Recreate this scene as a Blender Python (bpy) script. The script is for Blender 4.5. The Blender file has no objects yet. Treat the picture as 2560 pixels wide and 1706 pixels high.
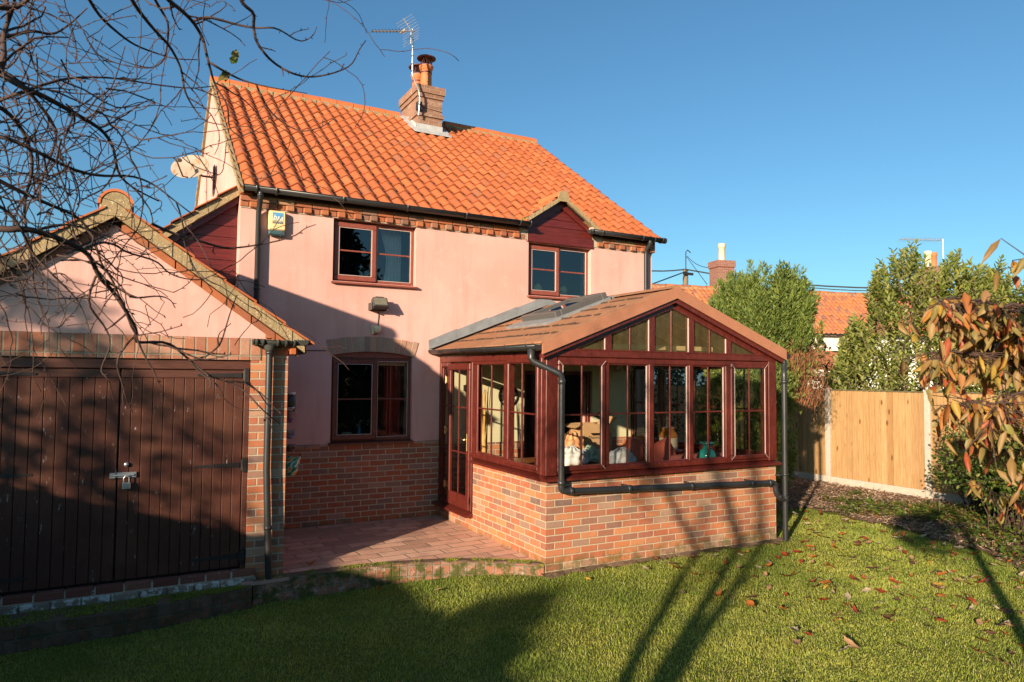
import bpy, math, random
import numpy as np
from mathutils import Vector, Matrix
S = bpy.context.scene
COL = S.collection
PI = math.pi
random.seed(7); RNG = np.random.default_rng(7)

# ------------------------------------------------------------ camera
def setup_camera():
    yaw, pitch, roll = (math.radians(a) for a in (28.5316, 2.7273, 0.5291))
    fw = Vector((math.sin(yaw)*math.cos(pitch), math.cos(yaw)*math.cos(pitch), math.sin(pitch)))
    rt = Vector((math.cos(yaw), -math.sin(yaw), 0)); up = rt.cross(fw)
    r2 = math.cos(roll)*rt + math.sin(roll)*up; u2 = -math.sin(roll)*rt + math.cos(roll)*up
    cd = bpy.data.cameras.new('camera'); co = bpy.data.objects.new('camera', cd); COL.objects.link(co)
    M = Matrix((r2, u2, -fw)).transposed().to_4x4(); M.translation = Vector((-3.9719, -6.5169, 1.9354))
    co.matrix_world = M
    cd.sensor_width = 36; cd.lens = 1770.336/2560*36
    cd.clip_start = 0.05; cd.clip_end = 1500
    cd.dof.use_dof = True; cd.dof.focus_distance = 9.5; cd.dof.aperture_fstop = 6.3
    S.camera = co
setup_camera()
CAM = Vector((-3.9719, -6.5169, 1.9354))
# ------------------------------------------------------------ sun and sky
SUN_DIR = Vector((1, .675, -.30)).normalized()          # the way the light travels
SUN_EL = math.asin(-SUN_DIR.z)
SUN_AZ = math.atan2(-SUN_DIR.x, -SUN_DIR.y)              # compass bearing of the sun from +Y towards +X
w = bpy.data.worlds.new('World'); S.world = w; w.use_nodes = True
nt = w.node_tree; nt.nodes.clear()
sky = nt.nodes.new('ShaderNodeTexSky'); sky.sky_type = 'NISHITA'; sky.sun_disc = False
sky.sun_elevation = SUN_EL; sky.sun_rotation = SUN_AZ
sky.altitude = 0; sky.air_density = 1.0; sky.dust_density = .9; sky.ozone_density = 1.6
bg = nt.nodes.new('ShaderNodeBackground'); bg.inputs['Strength'].default_value = .088
wo = nt.nodes.new('ShaderNodeOutputWorld')
tint = nt.nodes.new('ShaderNodeMix'); tint.data_type = 'RGBA'; tint.blend_type = 'MULTIPLY'; tint.inputs[0].default_value = 1; tint.inputs[7].default_value = (.46, .76, .91, 1)
nt.links.new(sky.outputs[0], tint.inputs[6]); nt.links.new(tint.outputs[2], bg.inputs[0]); nt.links.new(bg.outputs[0], wo.inputs[0])
sl = bpy.data.lights.new('sun', 'SUN'); sl.energy = 5.0; sl.angle = math.radians(.75); sl.color = (1, .80, .58)
so = bpy.data.objects.new('sun', sl); COL.objects.link(so)
so.rotation_euler = SUN_DIR.to_track_quat('-Z', 'Y').to_euler(); so.location = (-20, -14, 9)
S.view_settings.view_transform = 'Standard'; S.view_settings.look = 'None'
S.view_settings.exposure = 1.02; S.view_settings.gamma = 1
S.cycles.max_bounces = 8; S.cycles.transparent_max_bounces = 16; S.cycles.sample_clamp_indirect = 6
S.cycles.caustics_reflective = False; S.cycles.caustics_refractive = False

# ------------------------------------------------------------ object helpers
ORG = {}
def thing(name, label, cat, loc=(0, 0, 0), group=None):
    o = bpy.data.objects.new(name, None); COL.objects.link(o); o.location = loc
    o.empty_display_size = .2
    o['label'] = label; o['category'] = cat
    if group: o['group'] = group
    ORG[o.name] = Vector(loc); return o
def tag(o, label, cat, group=None):
    o['label'] = label; o['category'] = cat
    if group: o['group'] = group
    return o
class MB:
    """collects faces in world coordinates"""
    def __init__(s): s.v = []; s.f = []; s.uv = {}; s.sm = []
    def add(s, vs, fs, smooth=False):
        n = len(s.v); s.v += [tuple(v) for v in vs]
        for f in fs: s.f.append(tuple(i+n for i in f)); s.sm.append(smooth)
        return s
    def quad(s, a, b, c, d): return s.add([a, b, c, d], [(0, 1, 2, 3)])
    def box(s, x0, x1, y0, y1, z0, z1, M=None):
        v = [Vector((x, y, z)) for z in (z0, z1) for y in (y0, y1) for x in (x0, x1)]
        if M: v = [M @ p for p in v]
        return s.add(v, [(0, 2, 3, 1), (4, 5, 7, 6), (0, 1, 5, 4), (2, 6, 7, 3), (0, 4, 6, 2), (1, 3, 7, 5)])
    def bbox(s, x0, x1, y0, y1, z0, z1, b=.006, M=None):
        """box with chamfered edges"""
        vs = []; X = (x0, x1); Y = (y0, y1); Z = (z0, z1); idx = {}
        b = min(b, abs(x1-x0)*.45, abs(y1-y0)*.45, abs(z1-z0)*.45)
        for i in (0, 1):
            for j in (0, 1):
                for k in (0, 1):
                    sx, sy, sz = (1-2*i)*b, (1-2*j)*b, (1-2*k)*b
                    for a, p in enumerate(((X[i], Y[j]+sy, Z[k]+sz), (X[i]+sx, Y[j], Z[k]+sz), (X[i]+sx, Y[j]+sy, Z[k]))):
                        idx[i, j, k, a] = len(vs); vs.append(Vector(p))
        F = []
        for i in (0, 1):
            q = [idx[i, j, k, 0] for j, k in ((0, 0), (0, 1), (1, 1), (1, 0))]; F.append(q if i == 0 else q[::-1])
            q = [idx[j, i, k, 1] for j, k in ((0, 0), (1, 0), (1, 1), (0, 1))]; F.append(q if i == 0 else q[::-1])
            q = [idx[j, k, i, 2] for j, k in ((0, 0), (0, 1), (1, 1), (1, 0))]; F.append(q if i == 0 else q[::-1])
        for i in (0, 1):
            for j in (0, 1):
                F.append([idx[i, j, 0, 0], idx[i, j, 0, 1], idx[i, j, 1, 1], idx[i, j, 1, 0]])
                F.append([idx[i, 0, j, 0], idx[i, 1, j, 0], idx[i, 1, j, 2], idx[i, 0, j, 2]])
                F.append([idx[0, i, j, 1], idx[1, i, j, 1], idx[1, i, j, 2], idx[0, i, j, 2]])
                for k in (0, 1): F.append([idx[i, j, k, 0], idx[i, j, k, 1], idx[i, j, k, 2]])
        c = Vector(((x0+x1)/2, (y0+y1)/2, (z0+z1)/2)); G = []
        for f in F:
            n = (vs[f[1]]-vs[f[0]]).cross(vs[f[2]]-vs[f[0]]); m = sum((vs[t] for t in f), Vector())/len(f)-c
            G.append(f if n.dot(m) > 0 else f[::-1])
        if M: vs = [M @ p for p in vs]
        return s.add(vs, G)
    def prism(s, pts, d):
        """polygon pts (3d, ordered) extruded by vector d"""
        d = Vector(d); P = [Vector(p) for p in pts]; n = len(P)
        nm = sum(((P[i]-P[0]).cross(P[(i+1) % n]-P[0]) for i in range(n)), Vector())
        if nm.dot(d) > 0: P = P[::-1]
        vs = P+[p+d for p in P]
        fs = [tuple(range(n)), tuple(range(2*n-1, n-1, -1))]+[(i, i+n, (i+1) % n+n, (i+1) % n) for i in range(n)]
        return s.add(vs, fs)
    def tube(s, pts, r, seg=10, cap=True):
        P = [Vector(p) for p in pts]; n = len(P); R = r if isinstance(r, (list, tuple)) else [r]*n
        vs = []; prev = None
        for i, p in enumerate(P):
            t = (P[min(i+1, n-1)]-P[max(i-1, 0)])
            t = t.normalized() if t.length > 1e-9 else Vector((0, 0, 1))
            if prev is None:
                a = Vector((0, 0, 1)) if abs(t.z) < .9 else Vector((1, 0, 0)); u = t.cross(a).normalized()
            else: u = (prev-t*prev.dot(t)).normalized()
            prev = u; q = t.cross(u)
            for k in range(seg):
                a = 2*PI*k/seg; vs.append(p+R[i]*(math.cos(a)*u+math.sin(a)*q))
        fs = [(i*seg+k, i*seg+(k+1) % seg, (i+1)*seg+(k+1) % seg, (i+1)*seg+k) for i in range(n-1) for k in range(seg)]
        s.add(vs, fs, True)
        if cap: s.add([vs[k] for k in range(seg)][::-1]+vs[-seg:], [tuple(range(seg)), tuple(range(seg, 2*seg))])
        return s
    def lathe(s, prof, c, seg=20, M=None):
        c = Vector(c); vs = []
        for r, z in prof:
            for k in range(seg):
                a = 2*PI*k/seg; v = Vector((r*math.cos(a), r*math.sin(a), z))
                if M: v = M @ v
                vs.append(v+c)
        n = len(prof)
        fs = [(i*seg+k, i*seg+(k+1) % seg, (i+1)*seg+(k+1) % seg, (i+1)*seg+k) for i in range(n-1) for k in range(seg)]
        s.add(vs, fs, True); return s
    def build(s, name, mat, parent=None, label=None):
        me = bpy.data.meshes.new(name)
        org = Vector((0, 0, 0))
        if parent is not None: org = ORG.get(parent.name, Vector((0, 0, 0)))
        V = np.array(s.v, dtype=float).reshape(-1, 3)
        wv = V.copy(); V = V-np.array(org)
        me.from_pydata([tuple(x) for x in V], [], s.f)
        uvl = me.uv_layers.new(name='uv')
        me.polygons.foreach_set('use_smooth', s.sm)
        # metre-true box projection
        nl = len(me.loops); vi = np.empty(nl, int); me.loops.foreach_get('vertex_index', vi)
        me.update(); nrm = np.empty(len(me.polygons)*3); me.polygons.foreach_get('normal', nrm); nrm = nrm.reshape(-1, 3)
        tot = np.array([p.loop_total for p in me.polygons]); N = np.abs(np.repeat(nrm, tot, axis=0)); P = wv[vi]
        ax = N.argmax(1); uv = np.empty((nl, 2))
        uv[:, 0] = np.where(ax == 0, P[:, 1], P[:, 0]); uv[:, 1] = np.where(ax == 2, P[:, 1], P[:, 2])
        uvl.data.foreach_set('uv', uv.ravel())
        me.materials.append(mat)
        o = bpy.data.objects.new(name, me); COL.objects.link(o)
        if parent is not None: o.parent = parent; ORG[o.name] = org
        if label: o['label'] = label
        return o
def structure(o): o['kind'] = 'structure'; return o
def fast_mesh(name, V, F, mat, parent=None, smooth=False):
    """numpy mesh, F all same vertex count"""
    me = bpy.data.meshes.new(name); V = np.asarray(V, dtype=np.float32); F = np.asarray(F, dtype=np.int32)
    if parent is not None: V = V-np.array(ORG.get(parent.name, (0, 0, 0)), dtype=np.float32)
    k = F.shape[1]
    me.vertices.add(len(V)); me.vertices.foreach_set('co', V.ravel())
    me.loops.add(F.size); me.loops.foreach_set('vertex_index', F.ravel())
    me.polygons.add(len(F)); me.polygons.foreach_set('loop_start', np.arange(0, F.size, k, dtype=np.int32))
    me.polygons.foreach_set('loop_total', np.full(len(F), k, dtype=np.int32))
    if smooth: me.polygons.foreach_set('use_smooth', np.ones(len(F), dtype=bool))
    me.update(calc_edges=True); me.materials.append(mat)
    o = bpy.data.objects.new(name, me); COL.objects.link(o)
    if parent is not None: o.parent = parent; ORG[o.name] = ORG.get(parent.name, Vector())
    return o

# ------------------------------------------------------------ materials
class NT:
    def __init__(s, name):
        s.m = bpy.data.materials.new(name); s.m.use_nodes = True; s.t = s.m.node_tree; s.t.nodes.clear()
        s.out = s.n('ShaderNodeOutputMaterial'); s.p = s.n('ShaderNodeBsdfPrincipled'); s.l(s.p.outputs[0], s.out.inputs[0])
    def n(s, t, **k):
        x = s.t.nodes.new(t)
        for a, b in k.items(): setattr(x, a, b)
        return x
    def l(s, a, b): s.t.links.new(a, b)
    def val(s, sock, v):
        if hasattr(v, 'is_linked') or hasattr(v, 'links'): s.l(v, sock)
        else: sock.default_value = v
    def math(s, op, a, b=0, c=0, clamp=False):
        x = s.n('ShaderNodeMath', operation=op); x.use_clamp = clamp
        s.val(x.inputs[0], a); s.val(x.inputs[1], b)
        if len(x.inputs) > 2: s.val(x.inputs[2], c)
        return x.outputs[0]
    def mix(s, f, a, b, mode='MIX'):
        x = s.n('ShaderNodeMix', data_type='RGBA', blend_type=mode); x.clamp_factor = True
        for sk, v in ((x.inputs[0], f), (x.inputs[6], a), (x.inputs[7], b)):
            if isinstance(v, tuple): v = tuple(v)+(1,) if len(v) == 3 else v
            s.val(sk, v)
        return x.outputs[2]
    def noise(s, vec, scale, detail=4, rough=.55, dist=0, out=0):
        x = s.n('ShaderNodeTexNoise'); x.inputs['Scale'].default_value = scale; x.inputs['Detail'].default_value = detail
        x.inputs['Roughness'].default_value = rough; x.inputs['Distortion'].default_value = dist
        if vec is not None: s.l(vec, x.inputs['Vector'])
        return x.outputs[out]
    def ramp(s, f, stops, interp='LINEAR'):
        x = s.n('ShaderNodeValToRGB'); x.color_ramp.interpolation = interp; e = x.color_ramp.elements
        while len(e) < len(stops): e.new(.5)
        for i, (p, c) in enumerate(stops):
            e[i].position = p; e[i].color = tuple(c)+(1,) if len(c) == 3 else c
        s.l(f, x.inputs[0]); return x.outputs[0]
    def sstep(s, v, a, b):
        x = s.n('ShaderNodeMapRange', interpolation_type='SMOOTHSTEP'); s.val(x.inputs[0], v)
        x.inputs[1].default_value = a; x.inputs[2].default_value = b; return x.outputs[0]
    def pos(s, kind='Object'): return s.n('ShaderNodeTexCoord').outputs[kind]
    def geo(s, k): return s.n('ShaderNodeNewGeometry').outputs[k]
    def mapped(s, vec, scale=(1, 1, 1), rot=(0, 0, 0), loc=(0, 0, 0)):
        x = s.n('ShaderNodeMapping'); s.l(vec, x.inputs[0]); x.inputs['Scale'].default_value = scale
        x.inputs['Rotation'].default_value = rot; x.inputs['Location'].default_value = loc; return x.outputs[0]
    def bump(s, h, strength=.5, dist=.01, prev=None):
        x = s.n('ShaderNodeBump'); x.inputs['Strength'].default_value = strength; x.inputs['Distance'].default_value = dist
        s.l(h, x.inputs['Height'])
        if prev is not None: s.l(prev, x.inputs['Normal'])
        return x.outputs[0]
    def fin(s, color=None, rough=.8, normal=None, spec=None, metal=0):
        if color is not None:
            if isinstance(color, tuple): color = tuple(color)+(1,)
            s.val(s.p.inputs['Base Color'], color)
        s.val(s.p.inputs['Roughness'], rough); s.p.inputs['Metallic'].default_value = metal
        if spec is not None: s.p.inputs['Specular IOR Level'].default_value = spec
        if normal is not None: s.l(normal, s.p.inputs['Normal'])
        return s.m
def m_plain(name, c, rough=.6, var=.15, scale=6, metal=0, spec=.4, bump=0):
    N = NT(name); v = N.pos(); n = N.noise(v, scale, 5)
    col = N.mix(n, tuple(x*(1-var) for x in c), tuple(min(1, x*(1+var)) for x in c))
    nb = N.bump(N.noise(v, scale*9, 3), .4, bump) if bump else None
    return N.fin(col, rough, nb, spec, metal)
def brick_nodes(N, W=.225, H=.075, J=.011, cols=None, mortar=(.52, .40, .28), stain=None, off=.5, seed=0., grime=.35, voff=0.):
    uv = N.pos('UV'); d = N.noise(uv, 9, 2, .5, out=1)
    wob = N.n('ShaderNodeVectorMath', operation='MULTIPLY_ADD'); N.l(d, wob.inputs[0]); wob.inputs[1].default_value = (.007, .007, 0); N.l(uv, wob.inputs[2])
    sp = N.n('ShaderNodeSeparateXYZ'); N.l(wob.outputs[0], sp.inputs[0])
    r = N.math('DIVIDE', N.math('ADD', sp.outputs[1], voff), H); row = N.math('FLOOR', r); fr = N.math('FRACT', r)
    sh = N.math('MULTIPLY', N.math('FLOORED_MODULO', row, 2), off)
    c = N.math('ADD', N.math('DIVIDE', sp.outputs[0], W), sh); colm = N.math('FLOOR', c); fc = N.math('FRACT', c)
    # distance to joint in metres
    du = N.math('MULTIPLY', N.math('MINIMUM', fc, N.math('SUBTRACT', 1, fc)), W)
    dv = N.math('MULTIPLY', N.math('MINIMUM', fr, N.math('SUBTRACT', 1, fr)), H)
    e = N.math('MINIMUM', du, dv); face = N.sstep(e, J*.35, J*.8)
    cmb = N.n('ShaderNodeCombineXYZ'); N.l(colm, cmb.inputs[0]); N.l(row, cmb.inputs[1]); cmb.inputs[2].default_value = seed
    wn = N.n('ShaderNodeTexWhiteNoise', noise_dimensions='3D'); N.l(cmb.outputs[0], wn.inputs[0])
    cols = cols or [(0, (.54, .19, .075)), (.22, (.46, .13, .06)), (.38, (.34, .12, .075)), (.52, (.58, .235, .10)), (.66, (.50, .17, .08)), (.78, (.24, .125, .095)), (.9, (.55, .33, .21)), (1, (.17, .11, .10))]
    bc = N.ramp(wn.outputs[0], cols)
    fine = N.noise(uv, 42, 5, .65); mid = N.noise(uv, 13, 4)
    bc = N.mix(N.math('MULTIPLY', N.sstep(mid, .35, .75), .45), bc, (.34, .20, .14))
    bc = N.mix(N.math('MULTIPLY', fine, grime), bc, (.10, .055, .04))
    mc = N.mix(mid, tuple(x*.72 for x in mortar), mortar)
    col = N.mix(face, mc, bc)
    h = N.math('ADD', N.math('MULTIPLY', face, .8), N.math('MULTIPLY', fine, .25))
    return col, h, wn, uv
def m_brick(name, **k):
    N = NT(name); green = k.pop('green', 0); white = k.pop('white', 0)
    col, h, wn, uv = brick_nodes(N, **k)
    if white: col = N.mix(N.math('MULTIPLY', N.sstep(N.noise(uv, 5, 6, .7), .52, .68), white), col, (.55, .50, .44))
    # damp, mossy foot of the wall
    if green:
        sp = N.n('ShaderNodeSeparateXYZ'); N.l(N.geo('Position'), sp.inputs[0])
        low = N.math('SUBTRACT', 1, N.sstep(sp.outputs[2], -.12, .06))
        g = N.math('MULTIPLY', low, N.sstep(N.noise(uv, 7, 5, .7), .40, .62))
        col = N.mix(N.math('MULTIPLY', g, green), col, (.07, .085, .02))
    return N.fin(col, .85, N.bump(h, .8, .006), .25)
def m_island(name, cols, rough=.8, bump=.004, scale=30, dirt=.25, dirtc=(.08, .05, .035), spec=.3):
    N = NT(name); v = N.pos(); r = N.geo('Random Per Island'); c = N.ramp(r, cols)
    f = N.noise(v, scale, 5, .6); c = N.mix(N.math('MULTIPLY', N.sstep(N.noise(v, scale*.13, 5), .4, .75), dirt), c, dirtc)
    c = N.mix(N.math('MULTIPLY', f, .2), c, tuple(x*.5 for x in cols[0][1]))
    return N.fin(c, rough, N.bump(f, .5, bump), spec)
def m_wood(name, c1, c2, along='z', rough=.35, scale=1, spec=.5, coat=0):
    N = NT(name); v = N.pos(); s = {'x': (1.2, 22, 22), 'y': (22, 1.2, 22), 'z': (22, 22, 1.2), 'a': (9, 9, 3)}[along]
    mv = N.mapped(v, tuple(a*scale for a in s)); n = N.noise(mv, 3.2, 5, .6, 1.2); n2 = N.noise(mv, 9, 3)
    c = N.mix(N.sstep(n, .35, .65), c1, c2); c = N.mix(N.math('MULTIPLY', n2, .3), c, tuple(x*.35 for x in c1))
    N.fin(c, rough, N.bump(n, .15, .002), spec)
    if coat: N.p.inputs['Coat Weight'].default_value = coat
    return N.m
def m_leaf(name, cols, rough=.5, trans=.35, spec=.4):
    N = NT(name); r = N.geo('Random Per Island'); c = N.ramp(r, cols)
    c = N.mix(N.math('MULTIPLY', N.noise(N.pos(), 14, 3), .35), c, tuple(x*.5 for x in cols[0][1]))
    N.fin(c, rough, None, spec)
    tr = N.n('ShaderNodeBsdfTranslucent'); N.l(N.mix(.5, c, (1, .9, .3), 'MULTIPLY'), tr.inputs[0])
    mx = N.n('ShaderNodeMixShader'); mx.inputs[0].default_value = trans
    N.l(N.p.outputs[0], mx.inputs[1]); N.l(tr.outputs[0], mx.inputs[2]); N.l(mx.outputs[0], N.out.inputs[0])
    return N.m
def m_glass(name, tint=(.93, .95, .94), refl=1.0, dirt=.0):
    N = NT(name); fr = N.n('ShaderNodeFresnel'); fr.inputs[0].default_value = 1.52
    tr = N.n('ShaderNodeBsdfTransparent'); tr.inputs[0].default_value = tuple(tint)+(1,)
    gl = N.n('ShaderNodeBsdfGlossy'); gl.inputs['Roughness'].default_value = .0; gl.inputs[0].default_value = (.97, .98, 1, 1)
    wv = N.noise(N.pos(), 1.6, 2); N.l(N.bump(wv, .05, .02), gl.inputs['Normal'])
    mx = N.n('ShaderNodeMixShader'); N.l(N.math('MULTIPLY', fr.outputs[0], refl, clamp=True), mx.inputs[0])
    N.l(tr.outputs[0], mx.inputs[1]); N.l(gl.outputs[0], mx.inputs[2]); last = mx.outputs[0]
    if dirt:
        df = N.n('ShaderNodeBsdfDiffuse'); df.inputs[0].default_value = (.34, .26, .12, 1)
        m2 = N.n('ShaderNodeMixShader'); N.l(N.math('MULTIPLY', N.noise(N.mapped(N.pos(), (6, 6, 1.3)), 3, 6, .75), dirt), m2.inputs[0])
        N.l(last, m2.inputs[1]); N.l(df.outputs[0], m2.inputs[2]); last = m2.outputs[0]
    N.l(last, N.out.inputs[0]); return N.m

def m_render(name, base):
    N = NT(name); v = N.pos()
    big = N.noise(v, .9, 4, .55); mid = N.noise(v, 5, 4, .6); fine = N.noise(v, 70, 3, .6)
    streak = N.noise(N.mapped(v, (7, 7, .7)), 1.5, 4)
    c = N.mix(N.sstep(big, .35, .7), tuple(x*1.04 for x in base), tuple(b*x for b, x in zip(base, (.92, .84, .80))))
    c = N.mix(N.math('MULTIPLY', N.sstep(streak, .45, .7), .42), c, tuple(b*x for b, x in zip(base, (.8, .74, .70))))
    c = N.mix(N.math('MULTIPLY', N.sstep(mid, .55, .75), .45), c, tuple(min(1, b*x) for b, x in zip(base, (1.12, 1.15, 1.15))))
    h = N.math('ADD', N.math('MULTIPLY', mid, .6), N.math('MULTIPLY', fine, .25))
    return N.fin(c, .85, N.bump(h, .35, .012), .25)
M = {}
M['render'] = m_render('pink_render', (.62, .365, .325))
M['brick'] = m_brick('red_brick', green=.7)
M['brick_house'] = m_brick('plinth_brick', mortar=(.56, .46, .34), cols=[(0, (.48, .14, .055)), (.3, (.40, .11, .05)), (.5, (.28, .12, .08)), (.65, (.48, .17, .09)), (.8, (.22, .14, .11)), (1, (.46, .25, .18))], green=.75, voff=.0)
M['brick_pier'] = m_brick('pier_brick', mortar=(.47, .38, .28), seed=3., green=.5)
M['brick_chim'] = m_brick('chimney_brick', cols=[(0, (.27, .13, .085)), (.5, (.34, .17, .115)), (1, (.20, .10, .07))], mortar=(.34, .25, .18), white=.3)
M['brick_sill'] = m_brick('lichen_brick', mortar=(.2, .17, .13), white=.8, cols=[(0, (.26, .10, .07)), (.5, (.22, .12, .09)), (1, (.17, .08, .06))])
M['brick_far'] = m_brick('far_chimney_brick', cols=[(0, (.28, .10, .075)), (1, (.20, .075, .06))], mortar=(.36, .27, .22))
bcols = [(0, (.36, .10, .045)), (.3, (.42, .145, .06)), (.5, (.28, .095, .055)), (.7, (.42, .17, .09)), (.85, (.20, .11, .08)), (1, (.46, .26, .14))]
M['brick_isl'] = m_island('single_brick', bcols, .85, .004, 45, .35, (.12, .07, .05))
M['voussoir'] = m_island('weathered_arch_brick', [(0, (.30, .20, .15)), (.3, (.42, .27, .20)), (.5, (.46, .21, .13)), (.7, (.34, .28, .24)), (.85, (.50, .33, .24)), (1, (.24, .15, .12))], .9, .006, 40, .5, (.19, .14, .11))
M['mortar'] = m_plain('mortar', (.40, .33, .25), .95, .3, 14, bump=.004)
def m_lichen():
    N = NT('lichen_mortar'); v = N.pos(); n = N.noise(v, 30, 5, .7); b = N.noise(v, 6, 4)
    c = N.mix(n, (.22, .15, .08), (.44, .33, .19)); c = N.mix(N.math('MULTIPLY', N.sstep(b, .45, .7), .5), c, (.20, .17, .09))
    s = N.noise(v, 55, 2, .4); c = N.mix(N.sstep(s, .66, .72), c, (.62, .58, .42))
    return N.fin(c, .95, N.bump(n, .8, .012), .2)
M['lichen_mortar'] = m_lichen()
tcols = [(0, (.41, .115, .04)), (.25, (.45, .13, .046)), (.5, (.38, .10, .036)), (.75, (.50, .15, .055)), (.93, (.36, .10, .04)), (1, (.32, .12, .06))]
M['tile'] = m_island('orange_pantile', tcols, .7, .003, 25, .18, (.30, .085, .035), spec=.3)
M['tile_far'] = m_island('old_pantile', [(0, (.42, .14, .055)), (.35, (.47, .17, .065)), (.6, (.38, .14, .065)), (.68, (.20, .10, .085)), (.8, (.50, .15, .05)), (.9, (.24, .11, .085)), (1, (.50, .20, .09))], .85, .003, 12, .35, (.17, .09, .075))
M['ridge'] = m_island('ridge_tile_clay', [(0, (.52, .145, .05)), (1, (.60, .18, .065))], .8, .003, 20, .3, (.28, .09, .045))
M['shingle'] = m_island('roof_sheet', [(0, (.36, .165, .08)), (.5, (.40, .19, .10)), (1, (.32, .145, .075))], .85, .004, 60, .55, (.20, .10, .06), spec=.2)
M['verge_coat'] = m_plain('verge_coating', (.36, .15, .085), .85, .14, 9, bump=.002)
M['pvc'] = m_wood('rosewood_frame', (.135, .024, .016), (.075, .013, .010), 'a', .3, 1, .5)
M['pvc_dark'] = m_wood('rosewood_cladding', (.15, .020, .016), (.075, .011, .010), 'x', .38)
M['pvc_old'] = m_wood('faded_window_frame', (.27, .075, .05), (.22, .055, .036), 'a', .42)
M['gasket'] = m_plain('gasket', (.55, .45, .42), .5)
M['plastic'] = m_plain('black_gutter_plastic', (.024, .025, .027), .38, .25, 8, spec=.5)
M['plastic_old'] = m_plain('mossy_gutter_plastic', (.03, .032, .026), .7, .6, 40, bump=.008)
M['lead'] = m_plain('lead_flashing', (.20, .21, .22), .55, .4, 7, bump=.004)
M['grey_metal'] = m_plain('grey_metal', (.05, .048, .045), .45, .2, 9)
M['galv'] = m_plain('galvanised_steel', (.55, .56, .56), .35, .2, 20, metal=.8)
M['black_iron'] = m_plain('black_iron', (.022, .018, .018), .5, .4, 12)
M['brass'] = m_plain('brass', (.75, .52, .28), .25, .1, 9, metal=1)
M['glass'] = m_glass('window_glass', (.97, .97, .95), .65)
M['glass_house'] = m_glass('bedroom_glass', (.88, .90, .90), 2.5)
M['glass_low'] = m_glass('kitchen_glass', (.8, .8, .78), 1.6)
M['glass_gable'] = m_glass('gable_glass', (.80, .72, .52), .35, .30)
M['white'] = m_plain('white_paint', (.78, .76, .70), .6)
M['cream'] = m_plain('cream_plaster', (.58, .55, .36), .9, .06, 3)
M['curtain'] = m_plain('white_curtain', (.75, .73, .68), .9)
M['red_curtain'] = m_plain('red_curtain', (.30, .02, .02), .8)
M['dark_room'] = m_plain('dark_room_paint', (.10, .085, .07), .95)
M['concrete'] = m_plain('pale_concrete', (.42, .37, .31), .95, .25, 18, bump=.003)
M['soil'] = m_plain('soil', (.06, .04, .025), 1, .4, 9, bump=.02)
M['pot'] = m_plain('terracotta_pot', (.52, .16, .06), .65, .15, 5)
M['cowl'] = m_plain('rust_red_metal', (.11, .032, .022), .5, .3, 9)
M['lead_light'] = m_plain('weathered_lead', (.42, .42, .42), .5, .35, 8, bump=.003)
M['pvc_mid'] = m_wood('brown_window_frame', (.17, .045, .030), (.12, .028, .02), 'a', .42)
M['moss'] = m_island('moss', [(0, (.12, .15, .015)), (.5, (.24, .26, .03)), (.8, (.32, .32, .05)), (1, (.10, .09, .03))], .95, .004, 30, .4)
def m_mossy_top():
    N = NT('mossy_ledge'); v = N.geo('Position'); n = N.noise(v, 6, 6, .7); f = N.noise(v, 45, 4, .65)
    c = N.mix(f, (.09, .12, .012), (.28, .30, .04))
    c = N.mix(N.sstep(n, .58, .68), (.13, .085, .06), c)
    return N.fin(c, .95, N.bump(N.math('ADD', f, n), .4, .006), .1)
M['mossy'] = m_mossy_top()
def m_paving():
    N = NT('clay_paving'); W, H = .43, .19
    v = N.mapped(N.geo('Position'), (1, 1, 1), (0, 0, math.radians(-2.5))); d = N.noise(v, 6, 2, out=1)
    wob = N.n('ShaderNodeVectorMath', operation='MULTIPLY_ADD'); N.l(d, wob.inputs[0]); wob.inputs[1].default_value = (.012, .012, 0); N.l(v, wob.inputs[2])
    sp = N.n('ShaderNodeSeparateXYZ'); N.l(wob.outputs[0], sp.inputs[0])
    r = N.math('DIVIDE', sp.outputs[1], H); row = N.math('FLOOR', r); fr = N.math('FRACT', r)
    wr = N.n('ShaderNodeTexWhiteNoise', noise_dimensions='1D'); N.l(row, wr.inputs['W'])
    c = N.math('ADD', N.math('DIVIDE', sp.outputs[0], W), N.math('ADD', N.math('MULTIPLY', N.math('FLOORED_MODULO', row, 2), .5), N.math('MULTIPLY', wr.outputs[0], .22)))
    cl = N.math('FLOOR', c); fc = N.math('FRACT', c)
    e = N.math('MINIMUM', N.math('MULTIPLY', N.math('MINIMUM', fc, N.math('SUBTRACT', 1, fc)), W), N.math('MULTIPLY', N.math('MINIMUM', fr, N.math('SUBTRACT', 1, fr)), H))
    face = N.sstep(e, .006, .016)
    cb = N.n('ShaderNodeCombineXYZ'); N.l(cl, cb.inputs[0]); N.l(row, cb.inputs[1]); wn = N.n('ShaderNodeTexWhiteNoise', noise_dimensions='2D'); N.l(cb.outputs[0], wn.inputs[0])
    bc = N.ramp(wn.outputs[0], [(0, (.70, .40, .28)), (.3, (.58, .31, .22)), (.55, (.74, .45, .33)), (.8, (.42, .24, .17)), (1, (.66, .35, .25))])
    n = N.noise(v, 5, 6, .7); f = N.noise(v, 60, 4)
    bc = N.mix(N.math('MULTIPLY', N.sstep(n, .45, .72), .55), bc, (.20, .12, .085)); bc = N.mix(N.math('MULTIPLY', f, .3), bc, (.42, .25, .19))
    col = N.mix(face, N.mix(n, (.50, .36, .26), (.13, .09, .06)), bc)
    return N.fin(col, .85, N.bump(N.math('ADD', face, N.math('MULTIPLY', f, .3)), .6, .006), .3)
M['paving'] = m_paving()
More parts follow.
